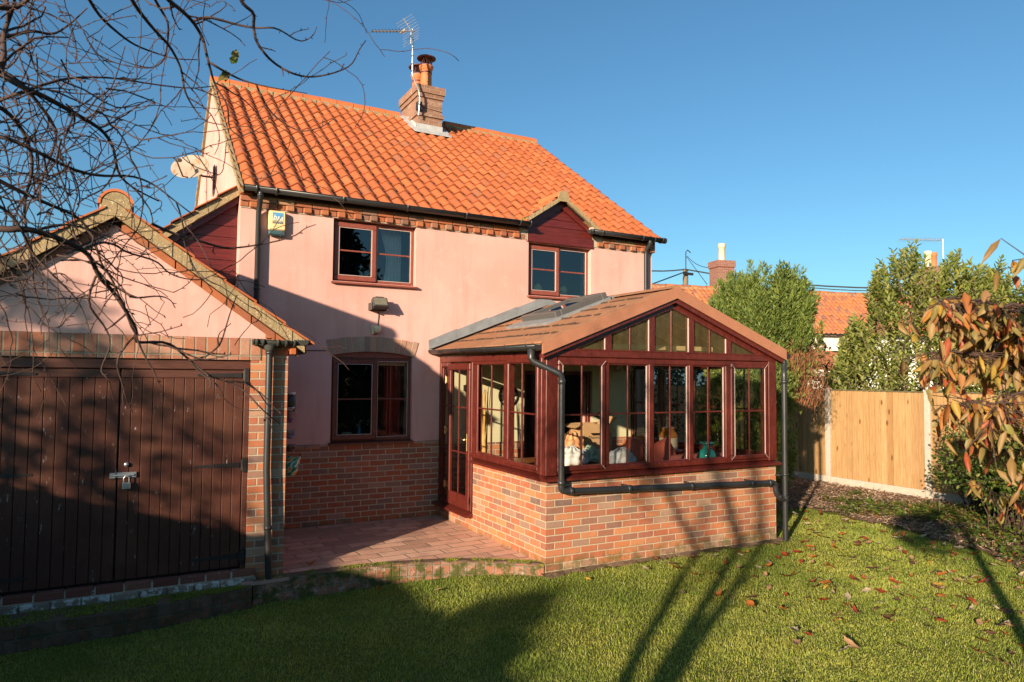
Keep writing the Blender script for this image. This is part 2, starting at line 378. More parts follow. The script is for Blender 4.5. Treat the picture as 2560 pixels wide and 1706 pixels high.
def m_soldier(name, W=.078, H=.24, axis=0, moss=0., white=0., dark=1.):
    """bricks standing on end; u along the wall"""
    N = NT(name); col, h, wn, uv = brick_nodes(N, W=W, H=H, J=.012, off=0., mortar=(.30, .25, .18), cols=[(0, (.46, .17, .09)), (.3, (.38, .14, .085)), (.5, (.50, .20, .12)), (.7, (.30, .18, .14)), (.85, (.54, .28, .19)), (1, (.24, .13, .10))])
    if white: col = N.mix(N.math('MULTIPLY', N.sstep(N.noise(uv, 14, 6, .75), .55, .66), white), col, (.52, .48, .42))
    if moss:
        col = N.mix(N.math('MULTIPLY', N.sstep(N.noise(uv, 6, 6, .7), .44, .56), moss), col, (.07, .085, .015))
    if dark != 1: col = N.mix(1-dark, col, (.03, .02, .015))
    return N.fin(col, .88, N.bump(h, .9, .008), .2)
M['soldier'] = m_soldier('soldier_course_brick', .1, .3, white=.25)
M['kerb_dark'] = m_soldier('shaded_dirty_kerb_brick', .085, .105, moss=.5, white=.35, dark=.35)  # brick colour darkened to carry the ledge face's shade and its dirt
M['kerb'] = m_soldier('mossy_kerb_brick', .085, .105, moss=.95, white=.8, dark=.7)
def m_door():
    N = NT('brown_door_paint'); v = N.pos(); mv = N.mapped(v, (20, 20, 1.6)); n = N.noise(mv, 3, 5, .6, .8)
    c = N.mix(n, (.042, .012, .009), (.09, .029, .017))
    big = N.noise(v, 2.2, 4); c = N.mix(N.math('MULTIPLY', N.sstep(big, .4, .7), .5), c, (.13, .05, .028))
    fl = N.noise(N.mapped(v, (9, 9, 2.6)), 2.6, 9, .8); c = N.mix(N.sstep(fl, .625, .655), c, (.44, .40, .38))
    fine = N.noise(N.mapped(v, (60, 60, 14)), 3, 4, .7); c = N.mix(N.math('MULTIPLY', N.sstep(fine, .67, .72), .7), c, (.30, .26, .24))
    return N.fin(c, .55, N.bump(n, .25, .003), .35)
M['door'] = m_door()
M['door_plain'] = m_wood('brown_frame_paint', (.075, .024, .016), (.11, .04, .025), 'x', .5)
def m_fence():
    N = NT('new_fence_board'); v = N.pos(); r = N.geo('Random Per Island')
    ns = N.mapped(v, (18, 18, 1.3)); n = N.noise(ns, 2.6, 5, .6, .6)
    c = N.ramp(r, [(0, (.40, .245, .11)), (.25, (.50, .32, .15)), (.5, (.44, .28, .135)), (.75, (.36, .21, .09)), (1, (.54, .36, .18))])
    c = N.mix(N.math('MULTIPLY', N.sstep(n, .3, .7), .5), c, (.24, .12, .045))
    vo = N.n('ShaderNodeTexVoronoi', feature='F1'); N.l(N.mapped(v, (7, 7, 2.6)), vo.inputs['Vector']); vo.inputs['Scale'].default_value = 1.
    c = N.mix(N.math('SUBTRACT', 1, N.sstep(vo.outputs['Distance'], .07, .20)), c, (.16, .06, .02))
    return N.fin(c, .75, N.bump(n, .3, .004), .25)
M['fence'] = m_fence()
M['joint_shade'] = m_plain('dark_joint_shade', (.06, .035, .022), .95, .4, 40)  # dark brown for the painted shadow lines between roof courses
M['fence_cap'] = m_plain('fence_capping', (.12, .10, .055), .8)
M['ceiling'] = m_plain('conservatory_ceiling', (.34, .27, .15), .9)
M['roofwin'] = m_plain('roof_window_metal', (.085, .08, .078), .45, .15, 6)
M['glass_sky'] = m_glass('roof_window_glass', (.25, .27, .28), 2.)
M['oak'] = m_wood('varnished_wood', (.36, .13, .035), (.26, .085, .02), 'x', .3)
def m_lawn():
    N = NT('lawn_turf'); v = N.geo('Position'); n = N.noise(v, 1.3, 5, .6); f = N.noise(v, 38, 4, .7)
    c = N.mix(f, (.06, .075, .012), (.18, .20, .04)); c = N.mix(N.math('MULTIPLY', n, .4), c, (.09, .08, .025))
    return N.fin(c, 1, N.bump(f, .9, .03), .1)
M['lawn'] = m_lawn()
def m_grass():
    N = NT('grass_blade'); r = N.geo('Random Per Island'); n = N.noise(N.geo('Position'), 1.7, 6, .7)
    c = N.ramp(r, [(0, (.20, .27, .035)), (.4, (.29, .36, .05)), (.7, (.37, .42, .075)), (.9, (.47, .47, .14)), (1, (.56, .50, .24))])
    c = N.mix(N.math('MULTIPLY', N.sstep(n, .42, .66), .6), c, (.52, .50, .11))
    n2 = N.noise(N.geo('Position'), .55, 4, .6); c = N.mix(N.math('MULTIPLY', N.sstep(n2, .46, .64), .7), c, (.15, .23, .035))
    n3 = N.noise(N.geo('Position'), 4.5, 4, .7); c = N.mix(N.math('MULTIPLY', N.sstep(n3, .58, .72), .6), c, (.40, .33, .15))
    N.fin(c, .55, None, .25)
    tr = N.n('ShaderNodeBsdfTranslucent'); N.l(c, tr.inputs[0]); mx = N.n('ShaderNodeMixShader'); mx.inputs[0].default_value = .4
    N.l(N.p.outputs[0], mx.inputs[1]); N.l(tr.outputs[0], mx.inputs[2]); N.l(mx.outputs[0], N.out.inputs[0]); return N.m
M['grass'] = m_grass()
def m_bed():
    N = NT('bark_soil'); v = N.geo('Position'); n = N.noise(v, 2.2, 6, .7); f = N.noise(v, 50, 5, .75)
    c = N.mix(f, (.08, .05, .035), (.40, .27, .18)); c = N.mix(N.sstep(n, .45, .65), c, (.05, .045, .02))
    return N.fin(c, 1, N.bump(f, 1, .03), .1)
M['bed'] = m_bed()
M['chips'] = m_island('bark_chips', [(0, (.30, .18, .12)), (.4, (.48, .32, .22)), (.7, (.60, .44, .32)), (1, (.18, .10, .07))], .95, .002, 30, .2)
M['cover'] = m_leaf('ground_cover_leaf', [(0, (.06, .11, .015)), (.4, (.10, .16, .02)), (.7, (.16, .20, .035)), (.9, (.22, .16, .05)), (1, (.28, .10, .04))])
M['steel_aerial'] = m_plain('aerial_steel', (.55, .56, .58), .35, .2, 20, metal=.6)
M['black_tape'] = m_plain('black_tape', (.02, .02, .02), .6)
M['farwhite'] = m_plain('far_white_wall', (.72, .69, .62), .9, .08, .8)
M['timber_grey'] = m_wood('weathered_timber', (.24, .17, .10), (.15, .10, .06), 'z', .85)
M['bark'] = m_plain('bark', (.13, .085, .055), .95, .5, 22, bump=.01)
M['twig'] = m_plain('bare_twig', (.065, .038, .032), .8, .45, 30, spec=.3)
M['dead'] = m_island('dead_conifer_twig', [(0, (.24, .10, .045)), (.6, (.33, .15, .07)), (1, (.16, .07, .04))], .9, .002, 30, .1)
def m_pot():
    N = NT('painted_pot'); v = N.pos(); n = N.noise(v, 5.5, 2, .5, 2.)
    c = N.ramp(n, [(0, (.02, .10, .07)), (.38, (.02, .35, .28)), (.47, (.75, .72, .62)), (.53, (.70, .42, .03)), (.60, (.55, .05, .02)), (.7, (.05, .12, .45))], 'CONSTANT')
    return N.fin(c, .3, None, .5)
M['paintpot'] = m_pot()
def m_rust_dish():
    N = NT('rusty_dish'); v = N.pos(); n = N.noise(N.mapped(v, (5, 5, 1.6)), 2, 5, .65)
    c = N.mix(N.sstep(n, .5, .68), (.30, .25, .20), (.32, .12, .04)); return N.fin(c, .6, None, .3)
M['dish'] = m_rust_dish()
M['alarm'] = m_plain('yellow_alarm_plastic', (.80, .60, .30), .4, .05, 4)
M['alarm_base'] = m_plain('teal_grey_plastic', (.05, .10, .11), .25)
M['sticker_blue'] = m_plain('blue_sticker', (.10, .30, .55), .5)
M['sticker_pale'] = m_plain('pale_print', (.72, .70, .62), .5)
M['sticker_black'] = m_plain('black_sticker', (.01, .01, .012), .5)
M['sticker_grey'] = m_plain('faint_print', (.55, .38, .18), .6)
M['lamp_glass'] = m_plain('dusty_lamp_glass', (.16, .15, .11), .25, .3, 30)
M['card'] = m_plain('cardboard', (.42, .26, .13), .9, .1, 5)
M['bag'] = m_plain('white_carrier_bag', (.62, .62, .60), .45, .15, 7)
M['bag_green'] = m_plain('printed_carrier_bag', (.30, .42, .34), .5, .6, 9)
M['bag_orange'] = m_plain('orange_carrier_bag', (.60, .30, .14), .5, .5, 9)
M['pink_fabric'] = m_plain('dusty_pink_fabric', (.42, .12, .10), .95, .15, 9)
M['coral_fabric'] = m_plain('coral_fabric', (.50, .11, .07), .95, .12, 9)
M['stoneware'] = m_plain('cream_stoneware', (.62, .52, .36), .3)
M['brown_glaze'] = m_plain('brown_glaze', (.42, .16, .025), .15, .2, 5)
M['turq'] = m_plain('turquoise_glaze', (.03, .33, .29), .12, .35, 7)
M['straw'] = m_plain('dried_sticks', (.60, .36, .10), .8, .3, 20)
M['cactus'] = m_plain('yellow_cactus', (.85, .68, .28), .8, .25, 40)
M['blue'] = m_plain('blue_glass', (.06, .16, .30), .2)
M['paving_lip'] = m_plain('pink_concrete', (.40, .24, .19), .9, .2, 8, bump=.003)
def m_pot2(nm, cols, sc):
    N = NT(nm); n = N.noise(N.pos(), sc, 2, .5, 2.5); return N.fin(N.ramp(n, cols, 'CONSTANT'), .35)
M['paintpot2'] = m_pot2('striped_pot', [(0, (.04, .08, .35)), (.42, (.10, .20, .55)), (.5, (.55, .30, .04)), (.58, (.25, .35, .30))], 11)
M['paintpot3'] = m_pot2('purple_pot', [(0, (.22, .08, .25)), (.45, (.30, .14, .30)), (.52, (.45, .28, .05)), (.6, (.03, .22, .14))], 9)
M['pot_brown'] = m_pot2('brown_pot', [(0, (.12, .06, .06)), (.5, (.20, .11, .10)), (.6, (.35, .30, .22))], 9)

def m_sill(nm, c0, c1, wa):
    N = NT(nm); v = N.pos(); r = N.geo('Random Per Island'); c = N.ramp(r, [(0, c0), (1, c1)]); f = N.noise(v, 30, 5, .7); c = N.mix(N.math('MULTIPLY', f, .5), c, tuple(x*.4 for x in c0))
    s = N.noise(v, 9, 7, .78); c = N.mix(N.sstep(s, wa, wa+.06), c, (.55, .53, .47)); return N.fin(c, .95, N.bump(f, .6, .006), .2)
M['sill_top'] = m_sill('door_sill_brick', (.17, .055, .04), (.30, .12, .085), .62)
M['sill_low'] = m_sill('lichened_sill_brick', (.22, .16, .12), (.34, .26, .20), .50)
D = 2.9634
def holed(mb, axis, c, a0, a1, z0, z1, holes, th, reveal=None):
    """wall sheet on plane axis=c, with rectangular holes (a0,a1,z0,z1); inner face at c+th; reveals"""
    def P(a, z, d=0.):
        return (a, c+d, z) if axis == 1 else (c+d, a, z)
    A = sorted({a0, a1}|{h[0] for h in holes}|{h[1] for h in holes}); Z = sorted({z0, z1}|{h[2] for h in holes}|{h[3] for h in holes})
    A = [a for a in A if a0 <= a <= a1]; Z = [z for z in Z if z0 <= z <= z1]
    for i in range(len(A)-1):
        for j in range(len(Z)-1):
            ma, mz = (A[i]+A[i+1])/2, (Z[j]+Z[j+1])/2
            if any(h[0] < ma < h[1] and h[2] < mz < h[3] for h in holes): continue
            for d in (0, th):
                q = [P(A[i], Z[j], d), P(A[i+1], Z[j], d), P(A[i+1], Z[j+1], d), P(A[i], Z[j+1], d)]
                mb.quad(*(q if d == 0 else q[::-1]))
    rb = reveal or mb
    for h in holes:
        b0, b1, y0, y1 = h[0], h[1], max(h[2], z0), min(h[3], z1)
        if y1 <= y0: continue
        rb.quad(P(b0, y0), P(b0, y1), P(b0, y1, th), P(b0, y0, th)); rb.quad(P(b1, y0), P(b1, y0, th), P(b1, y1, th), P(b1, y1))
        if h[2] > z0: rb.quad(P(b0, y0), P(b0, y0, th), P(b1, y0, th), P(b1, y0))
        if h[3] < z1: rb.quad(P(b0, y1), P(b1, y1), P(b1, y1, th), P(b0, y1, th))
    return mb

PROF_T = np.array([0, .07, .15, .24, .34, .44, .54, .64, .74, .84, .92, 1.0])
PROF_H = np.array([.010, -.004, -.014, -.017, -.013, -.001, .016, .031, .040, .038, .028, .012])
def pantiles(name, org, ux, uv_, ncol, nrow, w, g, mat, parent, keep=None, lowpoly=False, jit=1., amp=1.):
    """org lower-left corner of the roof plane, ux along the eave, uv_ up the slope"""
    ux = np.array(Vector(ux).normalized()); up = np.array(Vector(uv_).normalized()); nr = np.cross(ux, up); org = np.array(org, float)
    if nr[2] < 0: nr = -nr
    T, H = PROF_T, PROF_H*amp
    if lowpoly: T, H = T[::2], H[::2]; T = np.append(T, 1.); H = np.append(H, PROF_H[-1]*amp)
    n = len(T); Vs = []; Fs = []
    for r in range(nrow):
        for c in range(ncol):
            cx, cy = (c+.5)*w, (r+.5)*g
            P0 = org+ux*cx+up*cy
            if keep and not keep(P0): continue
            jz, jy, jr = RNG.normal(0, .0022)*jit, RNG.normal(0, .004)*jit, RNG.normal(0, .006)*jit
            xs = c*w+T*(w*1.045)
            rows = []
            for k, (v, lift) in enumerate(((0, .024), (0, .006), (.45, .012), (1.06, .0))):
                if k == 0: hz = H+lift+.0
                elif k == 1: hz = H+lift
                else: hz = H+lift
                yy = r*g+v*g+jy+jr*(T-.5)*2*.5
                rows.append(org+xs[:, None]*ux+np.broadcast_to(yy, xs.shape)[:, None]*up+(hz+jz)[:, None]*nr)
            top, lip, mid, bk = rows
            base = len(Vs); Vs += list(lip)+list(top)+list(mid)+list(bk)
            for i in range(n-1):
                for q in range(3): a = base+q*n+i; Fs.append((a, a+1, a+n+1, a+n))
    return fast_mesh(name, Vs, Fs, mat, parent, smooth=False)
def shade_auto(o, ang=35):
    me = o.data
    me.polygons.foreach_set('use_smooth', np.ones(len(me.polygons), bool))
    bm_ang = math.radians(ang)
    try: me.set_sharp_from_angle(angle=bm_ang)
    except Exception: pass
    return o

def half_gutter(mb, a, b, r=.056, drop=0):
    """half-round gutter from a to b (open top)"""
    a, b = Vector(a), Vector(b); d = (b-a).normalized(); s = d.cross(Vector((0, 0, 1))).normalized(); up = Vector((0, 0, 1))
    seg = 10; vs = []
    for P in (a, b):
        for rr in (r, r-.006):
            for k in range(seg+1):
                t = PI*k/seg; vs.append(P+s*math.cos(t)*rr-up*math.sin(t)*rr)
    m = seg+1; fs = []
    for k in range(seg):
        fs.append((k, k+1, 2*m+k+1, 2*m+k)); fs.append((m+k, 3*m+k, 3*m+k+1, m+k+1))
        fs.append((k, m+k, m+k+1, k+1)); fs.append((2*m+k, 2*m+k+1, 3*m+k+1, 3*m+k))
    for q in (0, seg): fs.append((q, 2*m+q, 3*m+q, m+q))
    mb.add(vs, fs, True)
    # beaded lip, stop ends
    mb.tube([a+s*r, b+s*r], .006, 6); mb.tube([a-s*r, b-s*r], .006, 6)
    for P, sg in ((a, -1), (b, 1)):
        pts = [P+s*math.cos(PI*k/seg)*(r+.004)-up*math.sin(PI*k/seg)*(r+.004) for k in range(m)]
        mb.prism(pts, d*.006*sg)
def gutter_bracket(mb, c, d, r=.060):
    c = Vector(c); d = Vector(d).normalized(); s = d.cross(Vector((0, 0, 1))).normalized(); up = Vector((0, 0, 1))
    vs = []; seg = 12
    for o in (-.014, .014):
        for rr in (r+.006, r-.001):
            for k in range(seg+1):
                t = PI*k/seg*1.12-PI*.06; vs.append(c+d*o+s*math.cos(t)*rr-up*math.sin(t)*rr)
    m = seg+1; fs = []
    for k in range(seg): fs += [(k, k+1, 2*m+k+1, 2*m+k), (k, m+k, m+k+1, k+1), (2*m+k, 2*m+k+1, 3*m+k+1, 3*m+k)]
    mb.add(vs, fs, True)
def pipe_clip(mb, c, r=.036, nrm=(0, 1, 0)):
    mb.lathe([(r, -.016), (r+.006, -.016), (r+.006, .016), (r, .016)], c, 16)

# ============================================================ HOUSE
HX0, HX1, HY0, HY1 = -2.76, 3.90, D, 11.25
house = thing('pink_house', 'two storey pink rendered cottage with orange pantile roof and brick plinth', 'house', (0.5, 7, -.2))
W1 = (-1.575, -.39, 3.18, 4.03); W2 = (1.46, 2.64, 3.17, 4.0); W3 = (-1.56, -.42, .98, 2.235)
DOOR = (1.39, 2.65, -.08, 2.0)
EZ = 4.035
wall = MB()
holed(wall, 1, HY0, HX0, HX1, .985, EZ, [W1, W2, W3, (DOOR[0], DOOR[1], .9, DOOR[3])], .28)
SL = .679; RY, RZ = 7.12, 7.17
def roofz(y): return 4.28+SL*(y-2.85)
for x, dx in ((HX0, 0), (HX1, 0)):
    pts = [(x, HY0, -.4), (x, HY0, roofz(HY0)-.06), (x, RY, roofz(RY)-.06), (x, HY1, roofz(2*RY-HY1)-.06), (x, HY1, -.4)]
    wall.add(pts, [(0, 1, 2, 3, 4)] if x == HX0 else [(4, 3, 2, 1, 0)])
wall.quad((HX1, HY1, -.4), (HX0, HY1, -.4), (HX0, HY1, 4.2), (HX1, HY1, 4.2))
wall.build('wall', M['render'], house)
pl = MB(); holed(pl, 1, HY0-.004, HX0, HX1, -.4, .985, [(W3[0], W3[1], .98, 1.2), (DOOR[0], DOOR[1], -.5, 1.2)], .28)
pl.build('brick_plinth', M['brick_house'], house)
# single course of headers topping the plinth, either side of the window
tc = MB(); x = -2.74
while x < -.05:
    w_ = random.uniform(.205, .225)
    if not (x+w_ > -1.60 and x < -.34): tc.bbox(x, x+w_-.012, HY0-.018, HY0+.05, .935, .992, .006)
    x += w_
tc.build('plinth_coping', M['voussoir'], house)
# eaves brickwork: flat course plus dentil course
fl = MB(); x = HX0-.01; k = 0
def in_dormer(x, w_): return x+w_ > 1.44 and x < 2.66
while x < HX1:
    w_ = .225
    if not in_dormer(x, w_): fl.bbox(x+.004, min(x+w_-.006, HX1), HY0-.045, HY0+.02, 4.118, 4.186, .004)
    x += w_
x = HX0-.01; k = 0
while x < HX1-.05:
    w_ = .1125; pr = .055 if k % 2 else .022
    if not in_dormer(x, w_): fl.bbox(x+.003, x+w_-.005, HY0-pr, HY0+.02, 4.04+random.uniform(-.004, .004), 4.112, .009)
    x += w_; k += 1
x = HX0
while x < HX1-.05:
    if not in_dormer(x, .225): fl.bbox(x+.004, min(x+.219, HX1), HY0-.02, HY0+.02, 4.192, 4.255, .004)
    x += .225
fl.bbox(HX0-.02, HX0+.13, HY0-.075, HY0+.02, 4.19, 4.27, .01); fl.bbox(HX1-.1, HX1+.02, HY0-.075, HY0+.02, 4.04, 4.27, .01)
fl.build('eaves_brickwork', M['brick_isl'], house)
mo = MB()
mo.box(HX0, 1.445, HY0-.012, HY0+.004, 4.03, 4.27); mo.box(2.655, HX1, HY0-.012, HY0+.004, 4.03, 4.27)
mo.build('eaves_mortar', M['mortar'], house)

# --- roof
roof_l, roof_r = -2.80, 3.97
NC = 34; tw = (roof_r-roof_l-.02)/NC; NR = 17
slope_len = math.hypot(RY-2.80, SL*(RY-2.80)); gg = (slope_len-.04)/NR
upv = Vector((0, 1, SL)).normalized()
DCX, DRZ = 2.0, 4.76; DHW = .70; DS = .66           # dormer centre, ridge height, half width, slope
def keep_main(P):
    # cut away where the dormer roof stands in front
    dz = DRZ-DS*abs(P[0]-DCX)
    if abs(P[0]-DCX) < DHW-.03 and P[2] < dz-.02: return False
    if .86 < P[0] < 1.46 and P[1] > 6.42: return False
    return True
rf = pantiles('roof', (roof_l, 2.78, roofz(2.78)), (1, 0, 0), upv, NC, NR, tw, gg, M['tile'], house, keep_main)
shade_auto(rf, 40)
rb = MB()   # rear slope and underlay
rb.prism([(roof_l+.03, RY, roofz(RY)+.01), (roof_r-.03, RY, roofz(RY)+.01), (roof_r-.03, HY1+.15, roofz(2*RY-HY1-.15)), (roof_l+.03, HY1+.15, roofz(2*RY-HY1-.15))], (0, 0, -.05))
rb.build('rear_roof_slope', M['ridge'], house)
# underlay stops short of the dormer
ub = MB()
for a, b in ((roof_l+.04, 1.36), (2.64, roof_r-.04)):
    ub.prism([(a, 2.84, roofz(2.84)-.022), (b, 2.84, roofz(2.84)-.022), (b, 4.0, roofz(4.0)-.022), (a, 4.0, roofz(4.0)-.022)], (0, 0, -.03))
ub.prism([(roof_l+.04, 4.0, roofz(4.0)-.022), (roof_r-.04, 4.0, roofz(4.0)-.022), (roof_r-.04, RY, roofz(RY)-.022), (roof_l+.04, RY, roofz(RY)-.022)], (0, 0, -.03))
ub.build('roof_underlay', M['dark_room'], house)
rt_ = MB(); x = roof_l-.005; segs = 8
while x < roof_r-.1:
    L = .325
    if not (x+L > .86 and x < 1.46):
        o_ = random.uniform(-.004, .004); x1 = min(x+L-.012, roof_r); vs = []
        for xx in (x, x1):
            for k in range(segs+1):
                a = PI*(.02+.96*k/segs); vs.append((xx, RY+.125*math.cos(a), RZ-.035+o_+.135*math.sin(a)))
        m = segs+1
        rt_.add(vs, [(k, m+k, m+k+1, k+1) for k in range(segs)]+[tuple(range(m)), tuple(range(2*m-1, m-1, -1))])
    x += L
rto = rt_.build('ridge_tiles', M['ridge'], rf); 
rm = MB(); 
for a, b in ((roof_l, .86), (1.46, roof_r)):
    n_ = int((b-a)/.05)
    for i in range(n_):
        xa = a+(b-a)*i/n_; xb = a+(b-a)*(i+1)/n_; d1 = random.uniform(0, .018)
        rm.box(xa, xb+.001, RY-.145-d1, RY+.14, RZ-.12-d1, RZ-.028)
rm.build('ridge_mortar', M['lichen_mortar'], rf)
# verge mortar and undercloak, both ends
vg = MB()
for x0, x1 in ((roof_l+.0, roof_l+.05), (roof_r-.05, roof_r+.0)):
    n_ = 60
    for i in range(n_):
        ya = 2.80+(RY-2.80)*i/n_; yb = 2.80+(RY-2.80)*(i+1)/n_; e = random.uniform(0, .012); x0_ = x0-(e if x0 < 0 else 0); x1_ = x1+(e if x0 > 0 else 0)
        vg.prism([(x0_, ya, roofz(ya)-.055), (x0_, yb, roofz(yb)-.055), (x0_, yb, roofz(yb)+.015), (x0_, ya, roofz(ya)+.015)], (x1_-x0_, 0, 0))
        ya, yb = 2*RY-ya, 2*RY-yb
        vg.prism([(x0_, ya, roofz(2*RY-ya)-.06), (x0_, yb, roofz(2*RY-yb)-.06), (x0_, yb, roofz(2*RY-yb)+.05), (x0_, ya, roofz(2*RY-ya)+.05)], (x1_-x0_, 0, 0))
vg.build('verge', M['lichen_mortar'], rf)
# eave fillers: mortar lumps under each roll
ef = MB()
for c in range(NC):
    xx = roof_l+(c+.74)*tw
    if abs(xx-DCX) < .68 or c % 1: continue
    ef.lathe([(0, -.015), (.032, -.012), (.04, .008), (.03, .026), (0, .034)], (xx+random.uniform(-.01, .01), 2.80+random.uniform(0, .012), roofz(2.79)-.006), 8, Matrix.Diagonal((1, .5, 1)))
ef.build('eave_mortar', M['lichen_mortar'], rf)
# moss tufts at the eave, few
# --- chimney
chx0, chx1, chy0, chy1 = .90, 1.42, 6.42, 7.35
ch = MB()
ch.box(chx0, chx1, chy0, chy1, 6.4, 7.40); ch.box(chx0-.03, chx1+.03, chy0-.03, chy1+.03, 7.02, 7.09)
ch.box(chx0-.025, chx1+.025, chy0-.025, chy1+.025, 7.40, 7.49); ch.box(chx0-.05, chx1+.05, chy0-.05, chy1+.05, 7.49, 7.635)
cho = ch.build('chimney', M['brick_chim'], house)
cm = MB(); cm.lathe([(.40, 0), (.30, .03), (.0, .05)], (1.16, 6.88, 7.635), 14, Matrix.Diagonal((.68, 1.15, 1))); cm.build('flaunching', M['mortar'], cho)
for (px, py, h, r) in ((1.17, 6.68, .49, .115), (1.10, 6.97, .40, .112)):
    pt = MB(); pt.lathe([(r+.01, -.02), (r+.01, .05), (r, .06), (r*.97, h-.1), (r+.005, h-.09), (r+.03, h-.02), (r+.03, h), (r-.02, h), (r-.03, h-.2)], (px, py, 7.655), 24)
    pto = pt.build('chimney_pot', M['pot'] if 'pot' in M else M['ridge'], cho)
    cw = MB(); z = 7.655+h
    for k in range(4): a = PI/4+k*PI/2; cw.box(px+r*math.cos(a)-.012, px+r*math.cos(a)+.012, py+r*math.sin(a)-.004, py+r*math.sin(a)+.004, z-.02, z+.17)
    cw.lathe([(r+.075, z+.155-0), (r+.08, z+.17), (r*.6, z+.205), (0, z+.215)], (px, py, 0), 24); cw.lathe([(r+.075, z+.155), (r+.04, z+.158), (0, z+.17)], (px, py, 0), 24)
    for k in range(20): a = 2*PI*k/20; cw.tube([(px+r*.75*math.cos(a), py+r*.75*math.sin(a), z-.02), (px+r*.75*math.cos(a), py+r*.75*math.sin(a), z+.16)], .0025, 4)
    cw.lathe([(r*.99, h-.155), (r*1.04, h-.15), (r*1.04, h-.13), (r*.99, h-.125)], (px, py, 7.655), 24)
    cw.build('cowl', M['cowl'] if 'cowl' in M else M['black_iron'], cho)
lf = MB()
zf = roofz(6.42)
lf.prism([(chx0-.13, 6.20, roofz(6.20)+.055), (chx1+.13, 6.20, roofz(6.20)+.055), (chx1+.13, 6.44, roofz(6.44)+.06), (chx0-.13, 6.44, roofz(6.44)+.06)], (0, 0, .012))
lf.box(chx0-.012, chx1+.012, chy0-.012, chy0+.02, 6.62, 6.86)
lf.prism([(chx0-.012, 6.42, 6.68), (chx0-.012, 6.95, 7.03), (chx0-.012, 6.95, 7.16), (chx0-.012, 6.42, 6.84)], (.02, 0, 0))
lf.prism([(chx1+.012, 6.42, 6.68), (chx1+.012, 6.95, 7.03), (chx1+.012, 6.95, 7.16), (chx1+.012, 6.42, 6.84)], (-.02, 0, 0))
lf.prism([(chx0-.16, 6.3, roofz(6.3)+.05), (chx0, 6.3, roofz(6.3)+.05), (chx0, 7.05, roofz(7.05)+.055), (chx0-.16, 7.05, roofz(7.05)+.055)], (0, 0, .01))
lf.prism([(chx1, 6.3, roofz(6.3)+.05), (chx1+.16, 6.3, roofz(6.3)+.05), (chx1+.16, 7.05, roofz(7.05)+.055), (chx1, 7.05, roofz(7.05)+.055)], (0, 0, .01))
lf.build('flashing', M['lead_light'] if 'lead_light' in M else M['lead'], cho)

# --- windows in the front wall
def win_frame(parent, x0, x1, z0, z1, y, mull, mat, glass, sill, bar, openleft=True, name='window', fw=.045, board=False):
    f = MB(); d = .06
    f.bbox(x0, x1, y, y+d, z1-fw, z1); f.bbox(x0, x1, y, y+d, z0, z0+fw); f.bbox(x0, x0+fw, y+.001, y+d-.001, z0+fw-.002, z1-fw+.002); f.bbox(x1-fw, x1, y+.001, y+d-.001, z0+fw-.002, z1-fw+.002)
    f.bbox(mull-.025, mull+.025, y+.001, y+d-.001, z0+fw-.002, z1-fw+.002)
    wo_ = f.build(name, mat, parent)
    # opening sash proud of the frame
    a0, a1, b0, b1 = x0+.018, mull+.012, z0+.02, z1-.02; sw = .068
    s = MB(); ys = y-.028
    s.bbox(a0, a1, ys, y+.02, b1-sw, b1, .008); s.bbox(a0, a1, ys, y+.02, b0, b0+sw, .008); s.bbox(a0, a0+sw, ys+.001, y+.019, b0+sw-.003, b1-sw+.003, .008); s.bbox(a1-sw, a1, ys+.001, y+.019, b0+sw-.003, b1-sw+.003, .008)
    s.build('sash', mat, wo_)
    g = MB()
    g.quad((a0+sw-.01, y-.006, b0+sw-.01), (a1-sw+.01, y-.006, b0+sw-.01), (a1-sw+.01, y-.006, b1-sw+.01), (a0+sw-.01, y-.006, b1-sw+.01)); g.build('pane', glass, wo_)
    g = MB(); g.quad((mull+.02, y+.022, z0+fw-.005), (x1-fw+.005, y+.022, z0+fw-.005), (x1-fw+.005, y+.022, z1-fw+.005), (mull+.02, y+.022, z1-fw+.005)); g.build('pane', glass, wo_)
    b = MB(); b.bbox(a0+sw-.005, a1-sw+.005, y-.014, y-.001, bar-.011, bar+.011, .003); b.bbox(mull+.02, x1-fw+.005, y+.014, y+.028, bar-.011, bar+.011, .003); b.build('glazing_bar', mat, wo_)
    k = MB()   # pale gasket beads
    for (p0, p1, q0, q1, yy) in ((a0+sw, a1-sw, b0+sw, b1-sw, ys+.004), (mull+.027, x1-fw, z0+fw, z1-fw, y+.004)):
        for (u0, u1, v0, v1) in ((p1-.007, p1, q0, q1), (p0, p0+.006, q0, q1), (p0+.006, p1-.007, q0, q0+.006), (p0+.006, p1-.007, q1-.006, q1)):
            k.box(u0, u1, yy, yy+.006, v0, v1)
    k.build('gasket', M['gasket'], wo_)
    if sill:
        s2 = MB(); s2.prism([(x0-.03, y+.03, z0-.035), (x0-.03, y+.03, z0+.006), (x0-.03, HY0-.055, z0-.018), (x0-.03, HY0-.055, z0-.042)], (x1-x0+.05, 0, 0)); s2.build('sill', mat, wo_)
    return wo_
yw = HY0+.085
win_frame(house, W1[0]+.01, W1[1]-.005, W1[2]+.005, W1[3]-.01, yw, -.965, M['pvc_old'], M['glass_house'], True, 3.615)
win_frame(house, W2[0]+.01, W2[1]-.005, W2[2]+.005, W2[3]-.005, yw, 2.05, M['pvc_old'], M['glass_house'], True, 3.60)
w3o = win_frame(house, W3[0]+.005, W3[1]-.003, 1.015, 2.15, HY0+.045, -.935, M['pvc_mid'] if 'pvc_mid' in M else M['pvc_old'], M['glass_low'], True, 1.585)
hb = MB(); hb.box(W3[0]+.004, W3[1]-.004, HY0+.05, HY0+.10, 2.152, 2.236); hb.build('head_board', M['pvc_old'], w3o)
